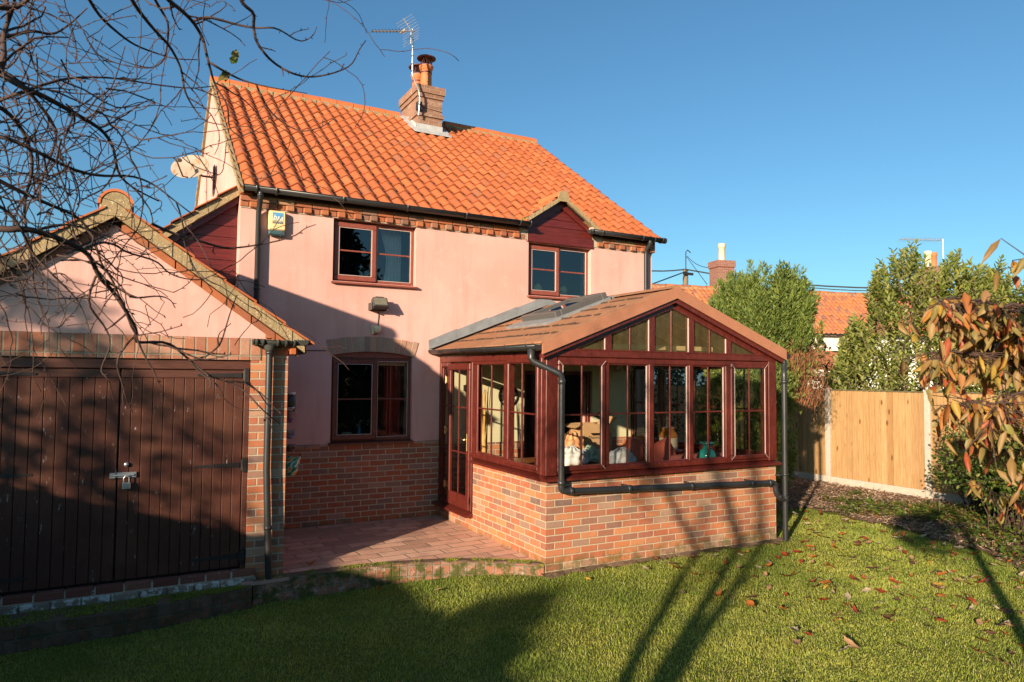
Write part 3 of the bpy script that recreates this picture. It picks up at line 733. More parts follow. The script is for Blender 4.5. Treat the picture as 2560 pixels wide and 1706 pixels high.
# segmental arch of bricks on end
ar = MB(); n_ = 15; cx = -.99; hw_i = .60; R = (hw_i**2+.065**2)/(2*.065); cz = 2.235-R; A = math.asin(hw_i/R)
for i in range(n_):
    a0 = -A+2*A*i/n_+.0012/R*6; a1 = -A+2*A*(i+1)/n_-.0012/R*6
    pr = random.uniform(.004, .012); H_ = .205+random.uniform(-.006, .006)
    q = []
    for rr, aa in ((R, a0), (R, a1), (R+H_, a1), (R+H_, a0)):
        q.append((cx+rr*math.sin(aa)*(1.0 if rr == R else 1.03), HY0-pr, cz+rr*math.cos(aa)))
    ar.prism(q, (0, pr+.075, 0))
ar.build('brick_arch', M['voussoir'], house)
am = MB(); pts = [(cx+(R+.004)*math.sin(-A+2*A*k/20), HY0-.002, cz+(R+.004)*math.cos(-A+2*A*k/20)) for k in range(21)]+[(cx+(R+.2)*math.sin(A-2*A*k/20), HY0-.002, cz+(R+.2)*math.cos(A-2*A*k/20)) for k in range(21)]
am.prism(pts, (0, .06, 0)); am.build('arch_mortar', M['mortar'], house)

# --- dormer gable over the right-hand window
dm = MB(); yb = HY0-.02
dm.bbox(1.42, 2.66, yb-.012, yb+.14, 4.005, 4.15, .004)
dgo = dm.build('dormer', M['pvc_dark'], house)
bd = MB(); zt = 4.155
while zt < 4.70:
    z1 = min(zt+.125, 4.71); hwid = max(.03, (4.72-zt)/DS); h2 = max(.01, (4.72-z1)/DS)
    hwid = min(hwid, .62); h2 = min(h2, .62)
    bd.prism([(DCX+.04-hwid, yb+.01, zt), (DCX+.04+hwid, yb+.01, zt), (DCX+.04+h2, yb+.01, z1-.008), (DCX+.04-h2, yb+.01, z1-.008)], (0, .1, 0)); zt = z1
bd.build('cladding', M['pvc_dark'], dgo)
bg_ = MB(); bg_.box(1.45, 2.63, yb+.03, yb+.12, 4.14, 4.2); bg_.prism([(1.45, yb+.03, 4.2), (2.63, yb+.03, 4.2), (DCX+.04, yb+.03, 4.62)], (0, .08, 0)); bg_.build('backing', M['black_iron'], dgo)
bb = MB(); cxx = DCX+.04
for sg in (-1, 1):
    a = Vector((cxx, yb-.03, 4.735)); b = Vector((cxx+sg*.635, yb-.03, 4.735-.635*DS)); t_ = .15
    bb.prism([a, b, b-Vector((0, 0, t_*.9)), a-Vector((0, 0, t_))], (0, .03, 0))
bb.build('bargeboard', M['pvc_dark'], dgo)
# dormer roof
yo = HY0-.15
for sg in (-1, 1):
    dv = Vector((-sg, 0, DS)).normalized()
    keepd = lambda P, sg=sg: P[2] > roofz(P[1])-.0 and abs(P[0]-DCX) < DHW+.1
    L = 1.25
    if sg > 0: pantiles('dormer_roof', (DCX+DHW, yo, DRZ-DS*DHW), (0, 1, 0), dv, 6, 4, .2, .205, M['tile'], dgo, keepd)
    else: pantiles('dormer_roof', (DCX-DHW, yo, DRZ-DS*DHW), (0, 1, 0), dv, 6, 4, .2, .205, M['tile'], dgo, keepd)
    lv = MB()   # sloping mortar verge
    n_ = 22
    for i in range(n_):
        a = i/n_; b = (i+1)/n_; xa, xb = DCX+sg*DHW*a, DCX+sg*DHW*b; e = random.uniform(0, .012)
        za, zb = DRZ-DS*DHW*a, DRZ-DS*DHW*b
        q = [(xa, yo-.012-e*.5, za-.05), (xb, yo-.012-e*.5, zb-.05), (xb, yo-.012-e*.5, zb+.012+e), (xa, yo-.012-e*.5, za+.012+e)]
        lv.prism(q, (0, .06, 0))
    lv.prism([(DCX+sg*.02, yo+.02, DRZ-.055), (DCX+sg*DHW, yo+.02, DRZ-DS*DHW-.055), (DCX+sg*DHW, yo+.02, DRZ-DS*DHW-.03), (DCX+sg*.02, yo+.02, DRZ-.03)], (0, .16, 0))
    lv.build('dormer_verge', M['lichen_mortar'], dgo)
    rs = MB(); rs.prism([(DCX, yo+.03, DRZ-.03), (DCX+sg*DHW*.98, yo+.03, DRZ-DS*DHW*.98-.03), (DCX+sg*DHW*.98, HY0+.02, DRZ-DS*DHW*.98-.03), (DCX, HY0+.55, DRZ-.03)], (0, 0, -.02)); rs.build('dormer_soffit', M['black_iron'], dgo)
dr = MB(); seg = 10
y = yo
while y < 3.42:
    y1 = min(y+.31, 3.5); vs = []
    for yy in (y, y1-.008):
        for k in range(seg+1): a = PI*(k/seg); vs.append((DCX+.10*math.cos(a), yy, DRZ-.015+.11*math.sin(a)))
    m = seg+1; dr.add(vs, [(k, k+1, m+k+1, m+k) for k in range(seg)]+[tuple(range(m))[::-1], tuple(range(m, 2*m))]); y = y1
dr.build('dormer_ridge', M['ridge'], dgo)
dd = MB(); dd.prism([(DCX+.095*math.cos(PI*k/12), yo-.016, DRZ-.015+.098*math.sin(PI*k/12)) for k in range(13)]+[(DCX-.11, yo-.016, DRZ-.09), (DCX+.11, yo-.016, DRZ-.09)], (0, .03, 0)); dd.build('ridge_end_mortar', M['lichen_mortar'], dgo)
kn = MB(); kn.bbox(DCX+.56, DCX+.68, yo, HY0, 4.26, 4.345, .02); kn.build('corbel', M['mortar'], dgo)
# moss in the valley
mv = MB()
for i in range(26):
    t = random.random(); x_ = DCX-DHW*(1-t)*.98-random.uniform(0, .04); y_ = 2.83+t*.62; 
    for k in range(5):
        a = random.uniform(0, 6.28); h = random.uniform(.02, .07); p = Vector((x_+random.uniform(-.02, .02), y_+random.uniform(-.02, .02), roofz(y_)+.02))
        mv.add([p+Vector((.012*math.cos(a), .012*math.sin(a), 0)), p-Vector((.012*math.cos(a), .012*math.sin(a), 0)), p+Vector((random.uniform(-.02, .02), -.01, h))], [(0, 1, 2)])
mv.build('valley_moss', M['moss'], dgo)

# --- gutters and downpipes of the house
gy = HY0-.178; gz = 4.262
g1 = MB(); half_gutter(g1, (-2.755, gy, gz+.012), (1.375, gy, gz-.0), .06); half_gutter(g1, (2.49, gy, gz+.01), (3.985, gy, gz), .06)
g1.tube([(3.985, gy, gz-.02), (4.05, gy, gz-.02)], .05, 12)
go = g1.build('gutter', M['plastic'], house)
gb = MB()
for x in (-2.6, -2.36, -1.5, -.6, .3, 1.2, 1.38, 2.52, 2.72, 3.55, 3.80, 3.97): gb = MB(); gutter_bracket(gb, (x, gy, gz), (1, 0, 0)); gb.build('gutter_bracket', M['plastic'], go)
fa = MB(); fa.box(HX0, 1.38, HY0-.062, HY0-.045, 4.20, 4.275); fa.box(2.66, HX1, HY0-.062, HY0-.045, 4.20, 4.275); fa.build('fascia', M['black_iron'], house)
def downpipe(parent, pts, clips, r=.034, mat='plastic', name='downpipe'):
    d = MB(); d.tube(pts, r, 14)
    o = d.build(name, M[mat], parent); c = MB()
    for p in clips: pipe_clip(c, p, r)
    c.build('pipe_clip', M[mat], o); return o
dpx = -2.55
downpipe(house, [(dpx, gy, gz-.05), (dpx, gy, 4.16), (dpx, gy+.02, 4.12), (dpx, HY0-.065, 3.98), (dpx, HY0-.065, -.1)], [(dpx, gy, 4.17), (dpx, HY0-.065, 3.0), (dpx, HY0-.065, 1.2)])
dpx = 3.72
downpipe(house, [(dpx, gy, gz-.05), (dpx, gy, 4.16), (dpx, HY0-.085, 4.08), (dpx, HY0-.065, 4.0), (dpx, HY0-.065, -.1)], [(dpx, gy, 4.17), (dpx, HY0-.065, 2.9)])

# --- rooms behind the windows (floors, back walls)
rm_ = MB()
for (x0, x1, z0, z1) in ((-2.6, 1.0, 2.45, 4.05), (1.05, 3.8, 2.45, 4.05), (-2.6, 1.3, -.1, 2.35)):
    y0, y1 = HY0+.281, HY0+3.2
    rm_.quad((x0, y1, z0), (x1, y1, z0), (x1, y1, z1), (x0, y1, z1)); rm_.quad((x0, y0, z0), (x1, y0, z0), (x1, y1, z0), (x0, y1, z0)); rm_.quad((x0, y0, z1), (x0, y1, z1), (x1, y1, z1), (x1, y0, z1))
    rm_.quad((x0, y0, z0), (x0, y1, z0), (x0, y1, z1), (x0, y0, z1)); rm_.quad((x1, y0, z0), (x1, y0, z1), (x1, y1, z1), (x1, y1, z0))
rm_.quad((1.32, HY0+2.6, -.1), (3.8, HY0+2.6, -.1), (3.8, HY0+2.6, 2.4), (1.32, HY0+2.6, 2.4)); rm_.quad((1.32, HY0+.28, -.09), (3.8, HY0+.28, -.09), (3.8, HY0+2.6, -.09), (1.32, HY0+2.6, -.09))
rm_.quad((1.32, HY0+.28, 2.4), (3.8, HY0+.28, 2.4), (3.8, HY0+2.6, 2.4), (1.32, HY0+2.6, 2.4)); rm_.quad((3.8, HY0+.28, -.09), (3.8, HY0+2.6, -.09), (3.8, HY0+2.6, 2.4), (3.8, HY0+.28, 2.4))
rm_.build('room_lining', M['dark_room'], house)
rv = MB()   # pale inner reveals catching the sun
rv.box(W1[1]-.004, W1[1]+.02, HY0+.15, HY0+.30, W1[2], W1[3]); rv.box(W2[1]-.004, W2[1]+.02, HY0+.15, HY0+.30, W2[2], W2[3]); rv.box(W1[0], W1[1], HY0+.15, HY0+.3, W1[2]-.01, W1[2]+.006); rv.box(W2[0], W2[1], HY0+.15, HY0+.3, W2[2]-.01, W2[2]+.006)
rv.box(W3[1]-.006, W3[1]+.02, HY0+.12, HY0+.30, 1.0, 2.15); rv.box(W3[0], W3[1], HY0+.12, HY0+.3, .99, 1.008)
rv.build('window_reveal', M['white'], house)

# --- side extension: purple-brown cladding under a lean-to roof
ex = MB(); ye = 3.22
def ez(x): return 4.30-.77*(-2.76-x)
zt = 1.9
while zt < 4.28:
    z1 = zt+.148; xl0 = max(-4.4, -2.76-(4.18-zt)/.77); xl1 = max(-4.4, -2.76-(4.18-z1+.0)/.77)
    if z1 > 4.18: break
    ex.prism([(xl0, ye, zt), (-2.765, ye, zt), (-2.765, ye, z1-.007), (min(xl1, -2.77), ye, z1-.007)], (0, .02, 0)); zt = z1
exo = ex.build('side_cladding', M['pvc_dark'], house)
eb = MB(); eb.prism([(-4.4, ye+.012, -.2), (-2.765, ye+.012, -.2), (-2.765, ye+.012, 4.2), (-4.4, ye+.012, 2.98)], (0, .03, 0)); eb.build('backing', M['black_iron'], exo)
er = MB(); er.prism([(-2.762, ye-.16, 4.34), (-4.6, ye-.16, 4.34-.77*1.84), (-4.6, ye-.16, 4.34-.77*1.84-.13), (-2.762, ye-.16, 4.21)], (0, 3.2, 0))
er.build('side_roof', M['lichen_mortar'], house)
et = MB(); x = -2.77
while x > -4.6:
    x1 = x-.26; et.prism([(x, ye-.20, 4.352-.77*(-2.762-x)), (x1, ye-.20, 4.352-.77*(-2.762-x1)+.03), (x1, ye-.20, 4.352-.77*(-2.762-x1)+.012), (x, ye-.20, 4.352-.77*(-2.762-x)-.015)], (0, 3.2, 0)); x = x1
et.build('side_roof_tiles', M['tile'], house)
ep = MB(); ep.prism([(-2.762, ye-.1, 4.2), (-4.5, ye-.1, 4.2-.77*1.74), (-4.5, ye-.1, 4.12-.77*1.74), (-2.762, ye-.1, 4.12)], (0, .03, 0)); ep.build('bargeboard', M['pvc_dark'], exo)
# ============================================================ CONSERVATORY
CW = 3.50
cons = thing('conservatory', 'brick and rosewood framed conservatory with tawny pitched roof built against the pink house', 'conservatory', (1.75, 1.5, -.2))
cb = MB(); th = .25
cb.quad((0, 0, -.45), (CW, 0, -.45), (CW, 0, .795), (0, 0, .795)); cb.quad((th, th, -.2), (th, th, .795), (CW-th, th, .795), (CW-th, th, -.2)); cb.quad((0, 0, .795), (CW, 0, .795), (CW, th, .795), (0, th, .795))
cb.quad((0, 1.81, -.45), (0, 0, -.45), (0, 0, .795), (0, 1.81, .795)); cb.quad((th, .25, -.2), (th, 1.81, -.2), (th, 1.81, .795), (th, .25, .795)); cb.quad((0, th, .795), (th, th, .795), (th, 1.81, .795), (0, 1.81, .795)); cb.quad((0, 1.81, -.45), (0, 1.81, .795), (th, 1.81, .795), (th, 1.81, -.45))
cb.quad((0, D-.005, -.45), (0, 1.81, -.45), (0, 1.81, .095), (0, D-.005, .095)); cb.quad((0, 1.81, .095), (th, 1.81, .095), (th, D-.005, .095), (0, D-.005, .095))
cb.quad((CW, 0, -.45), (CW, D-.005, -.45), (CW, D-.005, .795), (CW, 0, .795)); cb.quad((CW-th, .25, -.2), (CW-th, .25, .795), (CW-th, D-.005, .795), (CW-th, D-.005, -.2)); cb.quad((CW-th, th, .795), (CW, th, .795), (CW, D-.005, .795), (CW-th, D-.005, .795))
cb.build('brick_wall', M['brick'], cons)
fo = MB(); fo.box(-.02, 3.55, -.035, .25, -.5, -.235); fo.build('footing', M['brick_sill'], cons)
fl_ = MB(); fl_.quad((.02, .02, -.06), (CW-.02, .02, -.06), (CW-.02, D-.01, -.06), (.02, D-.01, -.06)); fl_.build('floor', M['dark_room'], cons)
fr = MB(); P = M['pvc']
# sills
fr.prism([(-.045, -.065, .80), (-.045, -.065, .825), (-.045, .06, .86), (-.045, .06, .80)], (CW+.09, 0, 0))
fr.prism([(-.065, .061, .80), (-.065, .061, .825), (.06, .061, .86), (.06, .061, .80)], (0, 1.75, 0))
fr.prism([(CW+.05, .061, .80), (CW+.05, .061, .825), (CW-.06, .061, .86), (CW-.06, .061, .80)], (0, 2.88, 0))
fr.build('sill', P, cons)
po = MB()
po.bbox(-.012, .13, -.012, .085, .855, 2.21); po.bbox(-.013, .085, .087, .155, .855, 2.18); po.build('corner_post', P, cons); po = MB(); po.bbox(CW-.13, CW+.012, -.012, .085, .855, 2.21); po.bbox(CW-.085, CW+.012, .087, .155, .855, 2.18)
po.build('corner_post', P, cons)
fm = MB()
ZB, ZT = .86, 2.205
def bar(x0, x1, y0, y1, z0, z1, m=fm, b=.008): m.bbox(x0, x1, y0, y1, z0, z1, b)
# front wall framing
bar(.13, CW-.13, .002, .07, ZB, .925); bar(.13, CW-.13, .001, .07, 2.07, 2.135); bar(-.012, CW+.012, -.016, .075, 2.137, 2.212)
for x0, x1 in ((.76, .83), (1.40, 1.475), (2.018, 2.09), (2.62, 2.70)): bar(x0, x1, -.001, .072, .92, 2.075)
# side wall (facing the patio)
bar(-.012, .07, .15, 1.86, ZB, .925); bar(-.012, .075, .09, D-.02, 2.10, 2.20); bar(-.001, .07, .83, .99, .92, 2.105, b=.01); bar(-.002, .07, 1.70, 1.86, .92, 2.105)
bar(-.012, .075, .15, 1.84, 2.06, 2.10)
bar(-.004, .075, 1.862, 1.90, .15, 2.10); bar(-.004, .075, 2.60, 2.66, .15, 2.10); bar(-.006, .075, 2.90, D-.004, .10, 2.10); bar(-.004, .07, 2.66, 2.90, .10, .19); bar(-.004, .07, 2.66, 2.90, 2.04, 2.10)
# far side wall
bar(CW-.07, CW+.004, .15, D-.02, ZB, .925); bar(CW-.075, CW+.005, .09, D-.02, 2.08, 2.20)
for y in (.82, 1.5, 2.18, D-.08): bar(CW-.07, CW+.003, y, y+.075, .92, 2.085)
fmo = fm.build('window_frame', P, cons)
GL = M['glass']
def pane_y(x0, x1, z0, z1, y, par, vbar=True, zb=1.503, pr=None):
    g = MB(); g.quad((x0, y, z0), (x1, y, z0), (x1, y, z1), (x0, y, z1)); g.build('pane', GL, par)
    b = MB(); xc = (x0+x1)/2; b.bbox(xc-.009, xc+.009, y-.01, y+.01, z0, z1, .002); b.bbox(x0, x1, y-.0115, y+.0115, zb-.009, zb+.009, .002); b.build('glazing_bar', P, par)
def sash_y(x0, x1, z0, z1, y, par, w=.055):
    s = MB(); s.bbox(x0, x1, y, y+.05, z1-w, z1, .01); s.bbox(x0, x1, y, y+.05, z0, z0+w, .01); s.bbox(x0, x0+w, y+.001, y+.049, z0+w-.003, z1-w+.003, .01); s.bbox(x1-w, x1, y+.001, y+.049, z0+w-.003, z1-w+.003, .01)
    o = s.build('window', P, par); pane_y(x0+w, x1-w, z0+w, z1-w, y+.02, o)
    k = MB(); 
    for q in (x0+w, x1-w-.006): k.box(q, q+.006, y-.002, y+.004, z0+w, z1-w)
    for cx_, cz_, dx_, dz_ in ((x0, z0, 1, 1), (x1, z0, -1, 1), (x0, z1, 1, -1), (x1, z1, -1, -1)): k.tube([(cx_, y-.0008, cz_), (cx_+dx_*w, y-.0008, cz_+dz_*w)], .0022, 4)
    k.build('gasket', M['gasket'], o); return o
def fixed_y(x0, x1, z0, z1, y, par):
    k = MB()
    for q0, q1, r0, r1 in ((x0, x0+.014, z0, z1), (x1-.014, x1, z0, z1), (x0+.014, x1-.014, z0, z0+.014), (x0+.014, x1-.014, z1-.014, z1)): k.bbox(q0, q1, y-.012, y+.02, r0, r1, .003)
    o = k.build('window', P, par); pane_y(x0+.012, x1-.012, z0+.012, z1-.012, y+.01, o)
    k = MB(); k.box(x1-.021, x1-.0145, y-.006, y+.004, z0+.015, z1-.015); k.build('gasket', M['gasket'], o)
sash_y(.135, .765, .895, 2.10, -.022, cons); sash_y(2.695, 3.345, .895, 2.10, -.022, cons)
for x0, x1 in ((.83, 1.40), (1.475, 2.018), (2.09, 2.62)): fixed_y(x0, x1, .925, 2.07, .03, cons)
# side windows
def sash_x(y0, y1, z0, z1, x, par, w=.055, vb=True, zbs=(1.503,), name='window', mat=P, out=-1):
    s = MB(); s.bbox(x, x+.05, y0, y1, z1-w, z1, .01); s.bbox(x, x+.05, y0, y1, z0, z0+w*(2.0 if name == 'door' else 1), .01); s.bbox(x+.001, x+.049, y0, y0+w, z0+w-.003, z1-w+.003, .01); s.bbox(x+.001, x+.049, y1-w, y1, z0+w-.003, z1-w+.003, .01)
    o = s.build(name, mat, par); xx = x+.02
    zb0 = z0+w*(2.0 if name == 'door' else 1)
    g = MB(); g.quad((xx, y1-w, zb0), (xx, y0+w, zb0), (xx, y0+w, z1-w), (xx, y1-w, z1-w)); g.build('pane', GL, o)
    b = MB()
    if vb: yc = (y0+y1)/2; b.bbox(xx-.01, xx+.01, yc-.009, yc+.009, zb0, z1-w, .002)
    for zb in zbs: b.bbox(xx-.0115, xx+.0115, y0+w, y1-w, zb-.009, zb+.009, .002)
    b.build('glazing_bar', mat, o); return o
sash_x(.15, .885, .89, 2.125, -.028, cons)
sash_x(.955, 1.76, .89, 2.125, .01, cons, w=.06)
do = sash_x(1.895, 2.61, .16, 2.085, -.028, cons, w=.092, zbs=(1.492, .893), name='door')
sash_x(2.66, 2.905, .185, 2.045, .02, cons, w=.02, vb=False, zbs=(1.49, .89))
for y in (.9, 1.575, 2.255): sash_x(y-.72+.64, y+.58 if y < 2 else D-.09, .90, 2.09, CW-.06, cons, w=.045)
sash_x(.155, .825, .90, 2.09, CW-.06, cons, w=.045)
h = MB(); h.bbox(-.042, -.026, 1.925, 1.965, .93, 1.16, .004); h.tube([(-.035, 1.945, 1.08), (-.075, 1.945, 1.08), (-.078, 2.06, 1.08)], .009, 8); h.build('handle', M['brass'], do)
for z in (.42, 1.16, 1.86):
    h = MB(); h.bbox(-.052, -.02, 2.60, 2.655, z-.045, z+.045, .005); h.tube([(-.05, 2.625, z-.055), (-.05, 2.625, z+.055)], .010, 8); h.build('hinge', M['brass'], do)
ds = MB(); ds.prism([(-.10, 1.80, .095), (-.10, 1.80, .115), (.02, 1.80, .155), (.02, 1.80, .095)], (0, 1.19, 0)); ds.build('door_sill', P, cons)
# gable
SG = .378; AX = 1.75; AZ = 2.745
gf = MB()
def roof_in(x): return AZ-SG*abs(x-AX)
for sg in (-1, 1):
    a = (AX, -.014, AZ); b = (AX+sg*1.52, -.014, roof_in(AX+1.52)); n_ = 0
    gf.prism([a, b, (b[0]+sg*.22, -.014, 2.213), (b[0]+sg*.22, -.014, 2.235), (AX+sg*.0, -.014, AZ+.115)], (0, .085, 0)) if False else None
    gf.prism([(AX, -.014, AZ), (AX+sg*1.42, -.014, 2.213), (AX+sg*1.76, -.014, 2.213), (AX, -.014, 2.213+SG*1.76)], (0, .085, 0))
gf.bbox(.24, CW-.24, -.010, .07, 2.213, 2.228, .002)
for x0, x1 in ((.775, .855), (1.405, 1.48), (2.018, 2.095), (2.635, 2.712)):
    m = (x0+x1)/2; gf.prism([(x0, -.006, 2.215), (x1, -.006, 2.215), (x1, -.006, roof_in(x1)+.02), (x0, -.006, roof_in(x0)+.02)], (0, .07, 0))
gfo = gf.build('gable_frame', P, cons)
for x0, x1 in ((.34, .775), (.855, 1.405), (1.48, 2.018), (2.095, 2.635), (2.712, 3.16)):
    pts = [(x0, .02, 2.222), (x1, .02, 2.222), (x1, .02, max(2.223, roof_in(x1)+.005))]
    if x0 < AX < x1: pts.append((AX, .02, AZ+.005))
    pts.append((x0, .02, max(2.2225, roof_in(x0)+.005)))
    g = MB(); g.add(pts, [tuple(range(len(pts)))]); o = g.build('gable_pane', M['glass_gable'], gfo)
    if .5 < x0 < 2.5:
        xc = (x0+x1)/2; b = MB(); b.bbox(xc-.009, xc+.009, .008, .032, 2.222, roof_in(xc)+.003, .002); b.build('glazing_bar', P, o)
    k = MB(); k.box(x1-.009, x1-.001, .004, .016, 2.225, max(2.235, roof_in(x1)-.004)); k.build('gasket', M['gasket'], o)
# roof: verge fascia, shingled courses
rz0 = 2.30
def crz(x): return 2.985-SG*abs(x-AX)      # top surface
vf = MB(); ev = 1.86
for sg in (-1, 1):
    xs = [AX, AX+sg*.40, AX+sg*1.52, AX+sg*ev] if sg > 0 else [AX, AX+sg*ev]
    for i in range(len(xs)-1):
        xa = xs[i]+(sg*.0015 if i else 0); xb = xs[i+1]-sg*.0015*(i < len(xs)-2)
        vf.prism([(xa, -.10, crz(xa)+.006), (xb, -.10, crz(xb)+.006), (xb, -.10, crz(xb)-.125), (xa, -.10, crz(xa)-.125)], (0, .022, 0))
vf.build('roof_verge', M['verge_coat'], cons)
vt = MB()
for sg in (-1, 1): vt.prism([(AX+.0*sg, -.095, crz(AX)+.012), (AX+sg*ev, -.095, crz(AX+ev)+.012), (AX+sg*ev, -.095, crz(AX+ev)-.01), (AX, -.095, crz(AX)-.01)], (0, .20, 0))
vt.build('roof_verge_top', M['shingle'], cons)
uf = MB()
for sg in (-1, 1): uf.prism([(AX, -.072, crz(AX)-.105), (AX+sg*ev*.985, -.072, crz(AX+ev*.985)-.105), (AX+sg*ev*.985, -.072, crz(AX+ev*.985)-.175), (AX, -.072, crz(AX)-.175)], (0, .06, 0))
uf.build('under_fascia', P, cons)
sh = MB()
NCO = 6; cwid = ev/NCO
for sg in (-1, 1):
    for c in range(NCO):
        d0 = ev-c*cwid+ (.02 if c == 0 else .0); d1 = d0-cwid-.06; d1 = max(d1, 0)
        y = .09-(.0 if c % 2 == 0 else .0)
        while y < D-.11:
            L = random.choice([.62, .75, .9, 1.1]); y1 = min(y+L, D-.10)
            j = random.uniform(-.012, .012)
            if D-.11-y1 < .2: y1 = D-.10
            xa, xb = AX+sg*(d0+j), AX+sg*d1; lift = .010
            q = [(xa, y+.002, crz(xa)+lift), (xb, y+.002, crz(xb)+.004), (xb, y+.002, crz(xb)-.012), (xa, y+.002, crz(xa)-.002)]
            sh.prism(q, (0, y1-y-.004, 0)); y = y1
sho = sh.build('roof', M['shingle'], cons)
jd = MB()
for c in range(1, NCO):     # dark strips stand in for the shadow line under each course edge
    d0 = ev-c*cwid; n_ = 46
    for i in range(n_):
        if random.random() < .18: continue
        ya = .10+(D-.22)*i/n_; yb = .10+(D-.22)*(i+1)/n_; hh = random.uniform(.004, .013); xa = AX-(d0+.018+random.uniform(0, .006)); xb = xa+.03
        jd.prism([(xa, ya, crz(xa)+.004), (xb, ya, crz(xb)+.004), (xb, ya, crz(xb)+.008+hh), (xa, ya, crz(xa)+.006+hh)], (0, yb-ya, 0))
jd.build('roof_joint_shade', M['joint_shade'], sho)
rr = MB(); rr.prism([(AX-.13, -.094, crz(AX+.13)+.03), (AX, -.094, crz(AX)+.035), (AX+.13, -.094, crz(AX+.13)+.03), (AX, -.094, crz(AX)+.0)], (0, D-.02, 0)); rr.build('roof_ridge', M['shingle'], sho)
ui = MB()
for sg in (-1, 1): ui.prism([(AX, -.01, crz(AX)-.02), (AX+sg*ev, -.01, crz(AX+ev)-.02), (AX+sg*ev, -.01, crz(AX+ev)-.06), (AX, -.01, crz(AX)-.07)], (0, D, 0))
ui.build('ceiling', M['ceiling'], cons)
for y_ in (.55, 1.25, 1.95):
    for sg in (-1, 1):
        rfm = MB(); a = Vector((AX, y_, crz(AX)-.07)); b = Vector((AX+sg*1.62, y_, crz(AX+1.62)-.07)); rfm.prism([a, b, b-Vector((0, 0, .09)), a-Vector((0, 0, .09))], (0, .05, 0)); rfm.build('rafter', M['white'], cons)
    tb_ = MB(); tb_.bbox(.55, 2.95, y_+.001, y_+.045, 2.27, 2.33, .004); tb_.build('tie_beam', M['white'], cons)
# roof window on the left slope
e1 = Vector((1, 0, SG)).normalized(); e2 = Vector((0, 1, 0)); e3 = e1.cross(e2); sk0 = Vector((.80, 1.08, crz(.80)+.02))
Msk = Matrix((e1, e2, e3)).transposed().to_4x4(); Msk.translation = sk0
if e3.z < 0: Msk = Matrix((e1, -e2, -e3)).transposed().to_4x4(); Msk.translation = sk0+e2*.9
sk = MB(); Ls, Ws = .86, .88
for a in ((0, .09, 0, Ws), (Ls-.09, Ls, 0, Ws)): sk.bbox(a[0], a[1], a[2], a[3], -.02, .10, .012, Msk)
for a in ((.088, Ls-.088, 0, .09), (.088, Ls-.088, Ws-.09, Ws)): sk.bbox(a[0], a[1], a[2], a[3], -.021, .095, .012, Msk)
sko = sk.build('roof_window', M['roofwin'], cons)
s2 = MB(); s2.quad(*[Msk @ Vector(p) for p in ((.085, .085, .07), (Ls-.085, .085, .07), (Ls-.085, Ws-.085, .07), (.085, Ws-.085, .07))]); s2.build('pane', M['glass_sky'], sko)
s3 = MB(); s3.box(-.22, .02, -.10, Ws+.10, -.015, .022, Msk); s3.box(Ls-.02, Ls+.08, -.08, Ws+.08, -.01, .02, Msk); s3.box(0, Ls, -.08, .01, -.012, .02, Msk); s3.build('flashing', M['lead'], sko)
# lead flashing against the house wall
ld = MB()
for sg in (-1, 1):
    xs = [AX+sg*t for t in (0, .5, 1.0, 1.5, 1.93)]
    for i in range(4):
        xa, xb = xs[i], xs[i+1]; za, zb = crz(xa), crz(xb)
        ld.prism([(xa, D-.022-.003*(i % 2), za+.012), (xb, D-.022-.003*(i % 2), zb+.012), (xb, D-.022-.003*(i % 2), zb+.165), (xa, D-.022-.003*(i % 2), za+.18)], (0, .025, 0))
        ld.prism([(xa, D-.135-random.uniform(0, .02), za+.042), (xb, D-.135-random.uniform(0, .02), zb+.042), (xb, D-.02, zb+.05), (xa, D-.02, za+.05)], (0, 0, .006))
ld.build('lead_flashing', M['lead'], cons)
# gutters and pipes
gc = MB(); gx = -.135; gzc = 2.262
half_gutter(gc, (gx, D-.03, gzc+.01), (gx, -.06, gzc-.004), .055)
gco = gc.build('gutter', M['plastic'], cons); k = MB()
for y in (2.6, 1.9, 1.15, .6, .12): k = MB(); gutter_bracket(k, (gx, y, gzc), (0, 1, 0), .058); k.build('gutter_bracket', M['plastic'], gco)
gc = MB(); half_gutter(gc, (CW+.135, D-.03, gzc-.02), (CW+.135, -.09, gzc-.03), .055); gc.build('gutter', M['plastic'], cons)
def arc(p, q, r, n=5):
    return []
def smooth(pts, n=5, cut=.05):
    P = [Vector(p) for p in pts]; out = [P[0]]
    for i in range(1, len(P)-1):
        a = (P[i-1]-P[i]); b = (P[i+1]-P[i]); ca = P[i]+a.normalized()*min(cut, a.length*.45); cb_ = P[i]+b.normalized()*min(cut, b.length*.45)
        for k in range(n+1): t = k/n; out.append(ca*(1-t)**2+P[i]*2*t*(1-t)+cb_*t*t)
    return out+[P[-1]]
px_ = .145; py_ = -.075
d = MB(); d.tube(smooth([(gx, .10, 2.24), (gx, .10, 2.09), (px_-.02, py_, 1.95), (px_, py_, 1.90), (px_, py_, .70), (.24, py_, .692), (3.33, py_, .585), (3.40, py_, .575), (3.415, py_, .44), (3.50, py_, .37), (3.57, py_, .355)], 5, .055), .035, 14)
dpo = d.build('downpipe', M['plastic'], cons); c = MB()
c.lathe([(.041, -.05), (.043, .05), (.036, .052)], (gx, .10, 2.16), 16); c.lathe([(.035, -.004), (.042, 0), (.042, .05), (.035, .054)], (px_, py_, 1.84), 16); c.lathe([(.035, 0), (.042, .002), (.042, .05), (.035, .052)], (px_, py_, .76), 16)
Rx = Matrix.Rotation(PI/2, 4, 'Y')
for x in (.27, 1.05, 1.98, 2.98, 3.30): c.lathe([(.035, -.025), (.042, -.023), (.042, .023), (.035, .025)], (x, py_, .692-.0346*(x-.24)), 16, Rx); 
